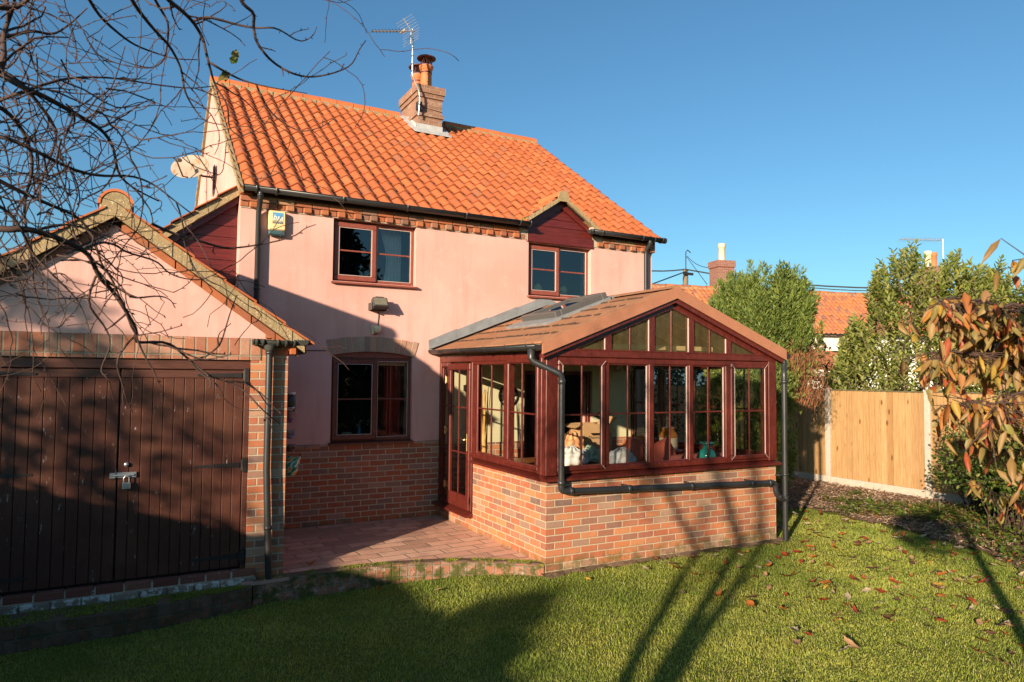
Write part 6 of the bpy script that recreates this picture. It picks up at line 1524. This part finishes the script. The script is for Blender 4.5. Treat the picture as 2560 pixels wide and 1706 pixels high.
# --- conifer between conservatory and fence
cf = thing('conifer', 'bushy upright green conifer between the conservatory and the fence', 'tree', (6.35, 2.75, -.2))
m = MB(); m.tube([(6.35, 2.75, -.25), (6.38, 2.78, 1.2), (6.3, 2.7, 2.6), (6.35, 2.75, 3.6)], [.13, .11, .07, .02], 10); m.build('trunk', M['bark'], cf)
def crown_r(z): return np.interp(z, [-.2, .3, 1.2, 2.0, 2.6, 3.05, 3.4, 3.75], [.75, .88, .92, .95, .88, .70, .48, .12])
g = np.random.default_rng(5); NP = 900
z = g.uniform(-.1, 3.45, NP); a = g.uniform(0, 2*PI, NP); rr = crown_r(z)*(1-.38*g.random(NP)**1.6)*(1+.10*np.sin(a*3+z*2)+.07*np.sin(a*7))
PB = np.stack([6.35+rr*np.cos(a), 2.75+rr*np.sin(a)*.95, z], 1)
tips = np.array([[6.1, 2.9, 3.4], [6.25, 2.7, 3.62], [6.5, 2.8, 3.5], [6.7, 2.6, 3.35], [6.0, 3.0, 3.3], [6.45, 2.5, 3.55], [6.85, 2.6, 3.1], [5.8, 3.0, 3.1], [6.3, 2.9, 3.6], [6.6, 2.4, 3.3]])
PB = np.concatenate([PB, tips]); a = np.concatenate([a, g.uniform(0, 6.28, len(tips))]); zz = PB[:, 2]
out_ = np.stack([np.cos(a), np.sin(a), np.full(len(a), 1.5)+.25*zz], 1); out_[-len(tips):, :2] *= .25; PD = unit(out_+g.normal(0, .16, out_.shape))
PL = g.uniform(.34, .62, len(PB)); PL[-len(tips):] *= .85; m_ = 150; N_ = len(PB)*m_
t = np.tile(np.linspace(.02, 1, m_), len(PB))+g.normal(0, .02, N_); bP, bD, bL = np.repeat(PB, m_, 0), np.repeat(PD, m_, 0), np.repeat(PL, m_)
sp = rvec(N_, g); sp -= bD*np.sum(sp*bD, 1, keepdims=True); sp = unit(sp); wf = .10*np.clip(1-t, 0, 1)**.8+.012
P = bP+bD*(bL*t)[:, None]+sp*(wf*g.random(N_)**.5)[:, None]; Dv = unit(bD*1.1+sp*.75+g.normal(0, .25, (N_, 3)))
# leave a bare brown patch low on the side that faces the fence and the camera
rel = P-np.array([6.35, 2.75, 0]); lat = rel[:, 0]*math.cos(YAW)-rel[:, 1]*math.sin(YAW); dep = rel[:, 0]*math.sin(YAW)+rel[:, 1]*math.cos(YAW)
bare = (lat > .30) & (P[:, 2] < 2.6-.9*np.abs(lat-.6)) & (P[:, 2] > .6) & (dep < .2)
kk = (~bare | (g.random(N_) < .10)) & (lat < .84) & ~((lat > .22+.5*np.clip(P[:, 2]-1.2, 0, 1)) & (P[:, 2] < 1.95))
leafmesh('crown', P[kk], Dv[kk], rvec(kk.sum(), g), g.uniform(.055, .11, kk.sum()), g.uniform(.014, .026, kk.sum()), M['conifer'], cf, .1, .05)
nt_ = 300; la = g.uniform(.15, .55, nt_); zb = g.uniform(1.25, 1.8, nt_); b = np.stack([6.35+la*math.cos(YAW)-.45*math.sin(YAW), 2.75-la*math.sin(YAW)-.45*math.cos(YAW), zb], 1)+g.normal(0, .10, (nt_, 3))
dd_ = unit(np.stack([.5*math.cos(YAW)*g.random(nt_)-.2, -.4*g.random(nt_)-.1, 1.1+0*la], 1)+g.normal(0, .16, (nt_, 3)))
leafmesh('dead_twigs', b, dd_, rvec(nt_, g), g.uniform(.3, .8, nt_), g.uniform(.008, .016, nt_), M['dead'], cf, -.06, .02)
m3 = 7000; la = g.uniform(.15, .80, m3); zb = g.uniform(1.5, 2.75, m3); b = np.stack([6.35+la*math.cos(YAW)-.5*math.sin(YAW), 2.75-la*math.sin(YAW)-.5*math.cos(YAW), zb], 1)+g.normal(0, .12, (m3, 3))
kk = zb < 2.65-.9*np.abs(la-.55); leafmesh('dead_foliage', b[kk], unit(rvec(kk.sum(), g)*.6+np.array([0, 0, 1])), rvec(kk.sum(), g), g.uniform(.04, .09, kk.sum()), g.uniform(.006, .013, kk.sum()), M['dead'], cf, .1, .05)

# --- laurel shrubs behind the fence
def laurel(name, lab, c, s_rng, Hs, nsh, seed, trunkx=0):
    g = np.random.default_rng(seed); t = thing(name, lab, 'shrub', (c[0], c[1], -.2)); cx, cy = c; rx, ry = math.cos(YAW+.45), -math.sin(YAW+.45)
    m = MB()
    for k in range(7):
        s0 = (k-3)*.16; e = Vector((cx+rx*s0*4, cy+ry*s0*4, np.interp(s0*4, *Hs)-.5)); m.tube([(cx+rx*trunkx+s0*.15, cy+ry*trunkx, -.3), (cx+rx*(trunkx+s0*1.3), cy+ry*(trunkx+s0*1.3), 1.4), ((cx+rx*s0*3), (cy+ry*s0*3), (1.4+e.z)/2+.2), e], [.05, .04, .025, .01], 7)
    m.build('trunk', M['bark'], t)
    s = g.uniform(*s_rng, nsh); d = g.normal(0, .45, nsh); H = np.interp(s, *Hs); u = g.random(nsh)**1.35; zt = H-u*(H-.9)-.10*np.abs(g.normal(size=nsh)); zt += .12*np.sin(s*9)+.08*np.sin(s*23)
    tip = np.stack([cx+rx*s-ry*d, cy+ry*s+rx*d, zt], 1); sd0 = np.stack([rx*(s-np.mean(s_rng))*.22-.1*(u > .3), ry*(s-np.mean(s_rng))*.22-.28*u, np.ones(nsh)], 1); D_ = unit(sd0+g.normal(0, .22, (nsh, 3))); Ls = g.uniform(.35, .75, nsh)
    k = 18; N2 = nsh*k; tt = np.tile(np.linspace(0, 1, k), nsh); ph = np.tile(np.arange(k)*2.4, nsh)+np.repeat(g.uniform(0, 6.28, nsh), k); Dn = np.repeat(D_, k, 0); base = np.repeat(tip-D_*Ls[:, None], k, 0)+Dn*(np.repeat(Ls, k)*tt)[:, None]
    a1 = unit(np.cross(Dn, np.array([.3, .2, 1.]))); a2 = np.cross(Dn, a1); rad = a1*np.cos(ph)[:, None]+a2*np.sin(ph)[:, None]; op = (1.15-.55*tt)[:, None]
    Dv = unit(Dn*.85+rad*op+g.normal(0, .12, (N2, 3))); leafmesh('foliage', base, Dv, unit(Dn-rad*.4), g.uniform(.13, .185, N2)*(1-.25*tt), g.uniform(.048, .068, N2), M['laurel'], t, .12, .16, hi=True)
    sm_ = MB()
    for i in range(0, nsh, 3): sm_.tube([tuple(tip[i]-D_[i]*Ls[i]*1.5), tuple(tip[i]-D_[i]*.06)], [.009, .004], 4, False)
    sm_.build('stems', M['bark'], t); return t
laurel('laurel', 'tall yellow-green laurel with upright shoots rising behind the fence', (10.5, 2.65), (-1.6, 2.0), ([-1.9, -1.31, -.87, -.49, -.1, .06, .25, .6, 1.0, 1.8, 2.4], [1.8, 2.45, 3.7, 4.35, 4.78, 4.85, 4.65, 4.4, 4.45, 4.25, 3.6]), 760, 3)
laurel('laurel', 'lower laurel right of the tall one, partly hidden by the autumn leaves', (11.6, .55), (-1.7, 1.9), ([-1.7, -1.0, 0, 1, 2], [3.6, 3.9, 3.4, 3.5, 3.2]), 520, 4)

# --- autumn branches on the right, near the camera
ct = thing('cherry_tree', 'drooping autumn branches with orange and olive leaves at the right edge', 'tree', (-.25, -5.25, -.35))
trunk_pts = [Vector((-.25, -5.25, -.35)), Vector((-.2, -5.2, .5)), Vector((-.3, -5.25, 1.0)), Vector((-.22, -5.2, 1.5)), Vector((-.32, -5.25, 1.9)), Vector((-.28, -5.2, 2.3)), Vector((-.2, -5.1, 2.9))]
m = MB(); m.tube(trunk_pts, [.07, .062, .057, .052, .045, .035, .02], 10); m.build('trunk', M['bark'], ct)
BR = [([(2640, 765, 2.55), (2500, 765, 2.5), (2440, 752, 2.45), (2385, 745, 2.4), (2345, 752, 2.35)], .8),
      ([(2660, 660, 2.0), (2600, 650, 2.0), (2562, 640, 1.95)], .5),
      ([(2640, 800, 2.6), (2560, 770, 2.5), (2480, 800, 2.4), (2400, 760, 2.35), (2340, 760, 2.3)], 1.4),
      ([(2640, 960, 2.5), (2540, 905, 2.45), (2440, 880, 2.4), (2360, 878, 2.35), (2330, 900, 2.3)], 1.6),
      ([(2640, 1060, 2.5), (2540, 1030, 2.4), (2440, 1000, 2.35), (2360, 1020, 2.3)], 1.2),
      ([(2640, 930, 2.8), (2550, 860, 2.75), (2470, 850, 2.7), (2420, 860, 2.7)], 1.6),
      ([(2640, 990, 2.3), (2560, 980, 2.3), (2490, 1010, 2.3), (2470, 1080, 2.3)], 1.0),
      ([(2660, 860, 2.35), (2590, 830, 2.35), (2540, 810, 2.3), (2500, 770, 2.3)], 1.3),
      ([(2680, 1190, 2.6), (2600, 1200, 2.6), (2540, 1180, 2.6)], .35),
      ([(2680, 1240, 3.2), (2560, 1260, 3.2), (2480, 1230, 3.2), (2420, 1190, 3.2)], .35),
      ([(2680, 1120, 3.0), (2560, 1130, 3.0), (2450, 1120, 3.0), (2390, 1090, 3.0)], .6),
      ([(2640, 820, 2.8), (2560, 800, 2.8), (2500, 815, 2.75), (2450, 800, 2.7)], 1.0)]
m = MB(); LP = []; LD = []
for pts, dn in BR:
    P_ = [cam_pt(*q) for q in pts]; st_ = min(trunk_pts[1:], key=lambda q: (q-P_[0]).length)
    full = smooth([st_]+P_, 4, .12); full = [q_+Vector((random.gauss(0, .006), random.gauss(0, .006), random.gauss(0, .006))) if 0 < i_ < len(full)-1 else q_ for i_, q_ in enumerate(full)]; m.tube(full, [max(.0025, .009*(1-i/len(full))) for i in range(len(full))], 6)
    P_ = [st_.lerp(P_[0], .45)]+P_
    for i in range(len(P_)-1):
        nl = int(40*dn*max(.5, (P_[i+1]-P_[i]).length/.12))
        for _ in range(nl):
            p = P_[i].lerp(P_[i+1], random.random())
            if random.random() < .5:
                e = p+Vector((random.uniform(-1, 1), random.uniform(-1, 1), random.uniform(-1, .15))).normalized()*random.uniform(.03, .16); m.tube([p, e], [.002, .0012], 4, False); p = e
            LP.append(p); LD.append(Vector((random.gauss(0, .45), random.gauss(0, .45), -1)))
m.build('branches', M['twig'], ct); LP = np.array([tuple(p) for p in LP]); LD = np.array([tuple(p) for p in LD]); n = len(LP); gN = rvec(n)+np.array([-.6, -.8, .1])
print('cherry leaves', n)
leafmesh('leaves', LP, LD, gN, RNG.uniform(.026, .086, n), RNG.uniform(.012, .029, n), M['cherry'], ct, RNG.uniform(-.2, .3, n)[:, None], .2, hi=True)

# --- bushes at the right, in the bed
def bush(lab, c, r, nst, nl, size, mat, seed, name='bush', zb=-.2, stemmat='twig', lw=.6):
    g = np.random.default_rng(seed); t = thing(name, lab, 'bush', (c[0], c[1], zb)); m = MB(); P = []; Dv = []
    for i in range(nst):
        a = g.uniform(0, 6.28); rr = g.random()**.5; e = Vector((c[0]+r[0]*rr*math.cos(a), c[1]+r[1]*rr*math.sin(a), zb+r[2]*(g.uniform(.35, 1.0)*(1-.35*rr*rr)))); b0 = Vector((c[0]+g.normal()*.12, c[1]+g.normal()*.12, zb)); md = b0.lerp(e, .5)+Vector((g.normal()*.1, g.normal()*.1, r[2]*.18)); pts = smooth([b0, md, e], 4, .5)
        m.tube(pts, [.008*(1-.7*k/len(pts)) for k in range(len(pts))], 4, False)
        for _ in range(nl):
            tt = g.random()**.6; k = min(len(pts)-2, int(tt*(len(pts)-1))); p = pts[k].lerp(pts[k+1], g.random()); P.append(tuple(p+Vector(g.normal(0, .05, 3)))); Dv.append(g.normal(size=3)+np.array([0, 0, .1]))
    m.build('stems', M[stemmat], t); n = len(P); leafmesh('leaves', P, np.array(Dv), rvec(n, g)+np.array([0, -.3, .7]), g.uniform(*size, n), g.uniform(*size, n)*lw, M[mat], t, .1, .15, hi=size[1] > .05); return t
bush('low green bush with small rounded leaves against the fence under the autumn branches', (7.95, -.75), (.6, .7, 1.2), 60, 60, (.04, .075), 'bush', 1)
bush('dense green bush low at the right edge beside the lawn', (6.75, -1.25), (1.15, 1.0, 2.05), 170, 80, (.04, .075), 'bush', 2)
bush('leafy green bush hiding the right end of the fence below the autumn branches', (7.75, -.35), (.55, .85, 2.0), 90, 60, (.04, .075), 'bush', 9)
bush('straggly bush in the corner bed right of the lawn with yellowing leaves', (7.9, -1.7), (.8, 1.0, 1.9), 44, 40, (.04, .075), 'bush', 6)
bush('thin tall shrub with sparse small leaves against the sky at the right edge', (6.6, -1.9), (.55, .5, 4.1), 16, 42, (.03, .055), 'bush', 3)
bush('dark shrub in shade behind the conservatory', (5.4, 5.2), (1.4, 1.2, 2.6), 50, 60, (.05, .09), 'dark_leaf', 8)

# --- leafless tree overhanging from the left
bt = thing('bare_tree', 'leafless tree whose dark twigs hang across the upper left', 'tree', (-5.75, -6.05, -.35))
stem = MB(); T0 = Vector((-5.75, -6.05, -.4))
stems = [[T0, Vector((-5.8, -6.1, .7)), Vector((-5.65, -5.9, 1.7)), Vector((-5.35, -5.4, 2.8)), Vector((-4.95, -4.7, 3.6))],
         [T0, Vector((-5.7, -5.9, .6)), Vector((-5.55, -5.5, 1.5)), Vector((-5.35, -5.0, 2.2)), Vector((-5.1, -4.5, 2.7))],
         [T0, Vector((-5.9, -6.2, .8)), Vector((-6.0, -6.3, 2.0)), Vector((-5.9, -6.1, 3.4)), Vector((-5.6, -5.6, 4.6))]]
for s_, r0 in zip(stems, (.085, .07, .075, .06)):
    q = smooth(s_, 4, .3); stem.tube(q, [r0*(1-.62*i/len(q)) for i in range(len(q))], 10)
stem.build('trunk', M['bark'], bt)
TW = MB(); tr_ = random.Random(21); TCOUNT = [0]
def twig(p, d, L, r, depth, droop=.25):
    """a crooked twig that forks"""
    if TCOUNT[0] > 1800: return
    TCOUNT[0] += 1; n_ = max(3, int(L/.035)); pts = [p.copy()]; dd = d.normalized(); bend = Vector((tr_.gauss(0, 1), tr_.gauss(0, 1), tr_.gauss(0, 1)))*.16
    for i in range(n_):
        if pts[-1].z < 1.66+tr_.random()*.1 and i > 1: break
        dd = (dd+bend*.5+Vector((tr_.gauss(0, .16), tr_.gauss(0, .16), tr_.gauss(0, .16)-droop*.03))).normalized(); pts.append(pts[-1]+dd*L/n_)
        if depth > 0 and tr_.random() < .10:
            sd_ = dd.cross(Vector((tr_.gauss(0, 1), tr_.gauss(0, 1), tr_.gauss(0, 1)))).normalized(); twig(pts[-1], dd*.55+sd_*.8, L*tr_.uniform(.35, .7), r*.62, depth-1, droop)
        elif tr_.random() < .22:   # bud
            sd_ = dd.cross(Vector((tr_.gauss(0, 1), tr_.gauss(0, 1), tr_.gauss(0, 1)))).normalized(); TW.tube([pts[-1], pts[-1]+(dd*.4+sd_)*.012], [r*.9+.0006, .0008], 4, False)
    TW.tube(pts, [max(.0016, r*(1-.5*i/n_)) for i in range(len(pts))], 5, False)
def px(*a): return a
MAIN = [  # main limbs: reach from the stems over the lawn towards the house
 ([(-60, 150, 2.6), (34, 188, 2.7), (103, 264, 2.8), (145, 330, 2.9), (122, 400, 2.9), (100, 470, 3.0), (60, 540, 3.0)], .009, 1),
 ([(-60, 150, 2.5), (60, 215, 2.5), (120, 245, 2.6), (190, 285, 2.7), (240, 330, 2.8), (275, 372, 2.9), (303, 440, 3.0), (335, 480, 3.1), (400, 500, 3.2)], .011, 2),
 ([(-60, 290, 2.6), (0, 262, 2.6), (80, 225, 2.6), (140, 195, 2.7), (200, 198, 2.8), (300, 195, 2.9), (400, 207, 3.0), (470, 210, 3.1), (525, 210, 3.2)], .007, 1),
 ([(190, -60, 2.6), (225, 0, 2.7), (262, 42, 2.8), (310, 85, 2.9), (345, 115, 3.0), (400, 140, 3.1), (450, 152, 3.1), (488, 156, 3.2)], .007, 1),
 ([(300, -60, 2.6), (328, 0, 2.7), (365, 48, 2.8), (400, 85, 2.9), (430, 122, 3.0), (455, 170, 3.1), (468, 225, 3.1), (482, 270, 3.2), (510, 298, 3.2), (560, 312, 3.2)], .008, 2),
 ([(360, -60, 2.7), (382, 0, 2.8), (402, 42, 2.9), (420, 68, 2.9), (428, 112, 3.0), (402, 158, 3.0), (370, 172, 3.0), (300, 162, 3.1), (245, 148, 3.1)], .006, 1),
 ([(370, -60, 2.6), (412, 0, 2.7), (450, 22, 2.8), (487, 52, 2.9), (505, 92, 3.0), (520, 130, 3.0), (527, 165, 3.0), (540, 215, 3.1), (556, 262, 3.1), (575, 320, 3.2), (590, 345, 3.2)], .009, 1),
 ([(487, 52, 2.9), (518, 44, 2.9), (570, 60, 2.95), (640, 68, 3.0), (700, 82, 3.0), (750, 110, 3.1), (785, 88, 3.1), (797, 60, 3.1)], .006, 0),
 ([(527, 158, 3.0), (568, 184, 3.0), (600, 200, 3.1), (640, 218, 3.1), (700, 225, 3.1), (765, 233, 3.2)], .0055, 0),
 ([(590, -50, 2.8), (606, 0, 2.8), (622, 32, 2.85), (640, 62, 2.9), (645, 100, 2.9), (655, 132, 2.9), (682, 165, 3.0), (722, 190, 3.0), (775, 199, 3.1), (830, 190, 3.1), (870, 165, 3.1), (900, 132, 3.2), (918, 102, 3.2)], .0075, 0),
 ([(640, 210, 3.2), (668, 262, 3.2), (705, 300, 3.3), (745, 330, 3.3), (790, 336, 3.3), (815, 318, 3.3), (840, 298, 3.3)], .0045, 0),
 ([(-60, 560, 2.2), (20, 580, 2.2), (60, 585, 2.25), (130, 588, 2.3), (195, 612, 2.4), (226, 640, 2.45), (240, 690, 2.5), (272, 725, 2.55), (308, 772, 2.6), (345, 835, 2.7), (352, 862, 2.75), (405, 848, 2.8), (470, 895, 2.9), (535, 930, 2.9), (600, 965, 3.0), (650, 1030, 3.0), (690, 1062, 3.1)], .0105, 2),
 ([(262, 702, 2.5), (300, 732, 2.6), (345, 742, 2.6), (395, 742, 2.7), (430, 752, 2.7), (455, 768, 2.8)], .005, 1),
 ([(215, 622, 2.4), (250, 602, 2.5), (300, 612, 2.6), (335, 636, 2.6), (385, 656, 2.7), (420, 682, 2.8), (460, 700, 2.8), (505, 702, 2.9), (560, 675, 2.9), (577, 662, 2.9)], .005, 1),
 ([(380, 560, 2.8), (440, 590, 2.9), (520, 610, 2.9), (565, 618, 3.0), (650, 605, 3.0), (730, 592, 3.1), (765, 575, 3.1), (788, 558, 3.1)], .006, 0),
 ([(-60, 420, 2.3), (40, 470, 2.4), (120, 510, 2.5), (190, 545, 2.6), (235, 600, 2.6), (262, 660, 2.6), (300, 700, 2.7), (330, 745, 2.7)], .0075, 2),
 ([(-60, 330, 2.4), (20, 345, 2.4), (90, 380, 2.5), (180, 420, 2.6), (260, 445, 2.7), (330, 440, 2.8), (390, 460, 2.9), (440, 500, 2.9), (470, 540, 2.9)], .008, 2),
 ([(-60, 60, 2.5), (10, 90, 2.5), (70, 70, 2.6), (140, 95, 2.7), (190, 60, 2.8), (215, 20, 2.8)], .008, 2),
 ([(-60, 240, 2.3), (10, 280, 2.4), (60, 340, 2.5), (75, 420, 2.5), (60, 520, 2.6), (90, 620, 2.6), (95, 720, 2.6), (110, 790, 2.6)], .008, 2),
 ([(-60, 500, 2.1), (0, 520, 2.2), (40, 560, 2.2), (70, 640, 2.3), (150, 700, 2.3), (200, 760, 2.4), (230, 850, 2.4)], .006, 0),
 ([(345, 835, 2.7), (322, 860, 2.7), (300, 900, 2.7), (300, 955, 2.7), (320, 1000, 2.75), (345, 1030, 2.8)], .0045, 0),
 ([(470, 895, 2.9), (500, 940, 2.9), (540, 965, 2.9), (560, 1000, 2.95), (600, 1020, 3.0), (640, 1030, 3.0)], .004, 0),
 ([(240, 690, 2.5), (232, 760, 2.5), (262, 820, 2.6), (270, 870, 2.6), (250, 930, 2.6), (285, 960, 2.6), (310, 1000, 2.7)], .0045, 0),
 ([(-60, 10, 2.3), (30, 30, 2.4), (60, 10, 2.4), (90, -30, 2.4)], .012, 1),
 ([(-60, 200, 2.3), (20, 170, 2.35), (10, 90, 2.4), (25, 20, 2.4), (60, -40, 2.4)], .012, 1)]
STEM_PTS = [p for s_ in stems for p in smooth(s_, 4, .3)[len(smooth(s_, 4, .3))//2:]]
LB = MB()
for pts, r, dep in MAIN:
    P_ = [cam_pt(*q) for q in pts]; P_ = [P_[0]]+[q+Vector((tr_.gauss(0, .012), tr_.gauss(0, .012), tr_.gauss(0, .006))) for q in P_[1:]]
    full = smooth(P_, 3, .07); nn_ = len(full)
    x0 = pts[0][0]; y0 = pts[0][1]
    if x0 < 0 or y0 < 0:
        s0 = min(STEM_PTS, key=lambda q: (q-P_[0]).length+.6*abs(q.z-P_[0].z)); mid_ = s0.lerp(P_[0], .4)+Vector((tr_.gauss(0, .10), tr_.gauss(0, .10), .12+tr_.gauss(0, .08))); m2_ = s0.lerp(P_[0], .72)+Vector((tr_.gauss(0, .05), tr_.gauss(0, .05), .08+tr_.gauss(0, .04))); LB.tube(smooth([s0, mid_, m2_, P_[0]], 4, .15), r*.9, 7)
    LB.tube(full, [max(.0018, r*(1-.72*i/nn_)) for i in range(nn_)], 7)
    for i in range(1, nn_-1):
        seg_ = (full[i]-full[i-1]).length
        if tr_.random() < seg_*(7 if dep else 2.2):
            dd = (full[i+1]-full[i]).normalized(); sd_ = dd.cross(Vector((tr_.gauss(0, 1), tr_.gauss(0, 1), tr_.gauss(0, 1)))).normalized()
            twig(full[i], dd*.8+sd_*.8, tr_.uniform(.10, .42) if dep else tr_.uniform(.03, .14), max(.0024, r*.42), min(dep, 2), .35)
        elif tr_.random() < .35:
            dd = (full[i+1]-full[i]).normalized(); sd_ = dd.cross(Vector((tr_.gauss(0, 1), tr_.gauss(0, 1), tr_.gauss(0, 1)))).normalized(); TW.tube([full[i], full[i]+(dd*.4+sd_)*.014], [.0022, .001], 4, False)
# finer spurs thickening the left edge of the crown
for _ in range(80):
    xx = -40+tr_.random()**1.7*330; yy = tr_.uniform(-40, 760); p = cam_pt(xx, yy, tr_.uniform(2.1, 3.2)); e = cam_pt(xx+tr_.uniform(20, 160), yy+tr_.uniform(-70, 100), tr_.uniform(2.3, 3.3)); twig(p, e-p, (e-p).length*1.5, .0032, 2, .3)
# upper crown beyond the frame, which throws the branch shadows
for s_ in stems:
    for k in range(18):
        i = tr_.randrange(2, len(s_)); p = s_[i].lerp(s_[i-1], tr_.random()); d_ = Vector((tr_.gauss(0, .6), tr_.gauss(0, .6), tr_.uniform(.3, 1.2))); 
        q = [p]; dd = d_.normalized()
        for _ in range(8): dd = (dd+Vector((tr_.gauss(0, .18), tr_.gauss(0, .18), tr_.gauss(.02, .12)))).normalized(); q.append(q[-1]+dd*.22)
        vis = [(c-CAM) for c in q]
        fwv = Vector((math.sin(YAW), math.cos(YAW), 0)); rtv = Vector((math.cos(YAW), -math.sin(YAW), 0))
        if any(v.dot(fwv) > .3 and v.dot(rtv)/v.dot(fwv) > -.76 for v in vis): continue
        LB.tube(q, [.009*(1-.8*j/len(q)) for j in range(len(q))], 6)
LB.build('branches', M['twig'], bt); TW.build('twigs', M['twig'], bt); print('twigs', TCOUNT[0])
m_lf = [cam_pt(565, 175, 3.05), cam_pt(578, 160, 3.05), cam_pt(585, 148, 3.05), cam_pt(572, 188, 3.05)]
leafmesh('last_leaves', [tuple(p) for p in m_lf], [(0, 0, -1), (.4, 0, .8), (.2, 0, 1), (-.5, 0, -.3)], [(0, -1, .2)]*4, .05, .035, M['bush'], bt, .2, .2, hi=True)

# --- trees and hedges outside the picture, which shade the garden and show in the panes
def blob_tree(lab, c, zb, prof, n, size, seed, trunk=.12, name='evergreen_tree', cat='tree', ell=(1, 1)):
    g = np.random.default_rng(seed); t = thing(name, lab, cat, (c[0], c[1], -.35)); zt = prof[0][-1]
    m = MB(); m.tube([(c[0], c[1], -.4), (c[0], c[1], zt*.85)], [trunk, .02], 8); m.build('trunk', M['bark'], t)
    z = g.uniform(zb, zt, n); R_ = np.interp(z, *prof); a = g.uniform(0, 6.28, n); r = R_*g.random(n)**.4*(1+.2*np.sin(a*4+z*2.2)+.14*np.sin(a*9-z*3)); P = np.stack([c[0]+r*np.cos(a)*ell[0], c[1]+r*np.sin(a)*ell[1], z], 1)
    k = np.sin(P[:, 0]*2.6+seed)+np.sin(P[:, 1]*2.9)+np.sin(P[:, 2]*3.1) > -1.35; P = P[k]; leafmesh('crown', P, rvec(len(P), g)+np.array([0, 0, -.3]), rvec(len(P), g), g.uniform(*size, len(P)), g.uniform(*size, len(P))*.5, M['dark_leaf'], t); return t
blob_tree('dark evergreen beyond the left boundary fence', (-10.6, -3.0), .3, ([.3, 1.6, 3.0, 3.8, 4.5], [.9, 1.35, 1.15, .8, .2]), 3000, (.10, .22), 11)
blob_tree('broad evergreen shrub beyond the left boundary fence', (-10.4, -7.2), .2, ([.2, 1.2, 2.0, 2.75], [1.1, 1.2, .9, .3]), 3200, (.10, .2), 12)
blob_tree('tall dark conifer at the back of the garden', (2.6, -13.5), .4, ([.4, 2, 5, 8.5], [2.4, 2.6, 1.7, .2]), 15000, (.16, .34), 13, .22)
blob_tree('second dark conifer at the back of the garden', (-1.2, -16), .4, ([.4, 2, 5, 7.2], [2.2, 2.3, 1.5, .2]), 9000, (.16, .34), 14, .22)
blob_tree('long clipped hedge across the back of the garden', (3, -15), -.4, ([-.4, 1.6, 2.3], [1, 1, .8]), 16000, (.12, .28), 15, .05, 'hedge', 'hedge', (11, .9))

blob_tree('unseen dark shrub added outside the right edge to mask the fence in the panes', (7.2, -5.6), -.2, ([-.2, 1.5, 3.2], [1.2, 1.4, .3]), 5200, (.10, .2), 16)  # both shrubs added out of view, blocking the sunlit fence's reflection in the panes
blob_tree('second unseen dark shrub added outside the right edge to mask the fence in the panes', (7.2, -9.0), -.2, ([-.2, 1.5, 3.4], [1.3, 1.5, .3]), 5200, (.10, .2), 17)

blob_tree('dark hedge beyond the fence behind the conifer', (11.2, 8.2), -.2, ([-.2, 1.5, 3.1], [1.1, 1.2, .5]), 9000, (.10, .22), 18, .05, 'hedge', 'hedge', (1.2, 4.2))
# ============================================================ groups for repeats
GROUPS = {'bag': 'carrier bags on the conservatory table', 'cushion': 'coral cushions on the sofa', 'cactus': 'potted cacti in the dormer window', 'wire': 'overhead wires crossing the sky', 'fence': 'garden fences', 'kerb': 'mossy garden kerbs', 'shrub': 'laurels behind the fence', 'bush': 'bushes in the beds', 'planter': 'painted pots on the garage side wall', 'cable': 'cables on the pink wall', 'curtain': 'curtains behind the windows', 'aerial': 'television aerials', 'table': 'tables in the conservatory'}
for o in bpy.data.objects:
    if o.parent is None and o.get('category') in GROUPS and 'group' not in o: o['group'] = GROUPS[o['category']]

def split_x(name, xc):
    '''one mesh that holds a left and a right piece becomes two parts'''
    import bmesh
    o = bpy.data.objects.get(name)
    if o is None: return
    off = o.matrix_parent_inverse.translation.x if False else (ORG.get(o.parent.name, Vector()).x if o.parent else 0)
    if o.parent: off = ORG.get(o.name, Vector()).x
    for side in (0, 1):
        bm = bmesh.new(); bm.from_mesh(o.data); kill = []
        seen = set()
        for v in bm.verts:
            if v in seen: continue
            st = [v]; seen.add(v); isl = []
            while st:
                u = st.pop(); isl.append(u)
                for e in u.link_edges:
                    q = e.other_vert(u)
                    if q not in seen: seen.add(q); st.append(q)
            cx_ = sum(u.co.x for u in isl)/len(isl)+off
            if (cx_ > xc) != bool(side): kill += isl
        if side == 0 or True:
            me = bpy.data.meshes.new(o.data.name); bmesh.ops.delete(bm, geom=kill, context='VERTS'); bm.to_mesh(me); bm.free(); me.materials.append(o.data.materials[0])
            if side == 0: left = me
            else: right = me
    c = o.copy(); o.data = left; c.data = right; COL.objects.link(c)
    for ch in list(o.children): pass
for nm, xc in (('brick_plinth', 2.0), ('eaves_brickwork', 2.05), ('eaves_mortar', 2.05), ('ridge_tiles', 1.16), ('ridge_mortar', 1.16), ('verge', .5), ('fascia', 2.0), ('plinth_coping', -1.0), ('window_reveal', 1.2), ('roof_verge', 1.75), ('bargeboard', 2.04)):
    split_x(nm, xc)
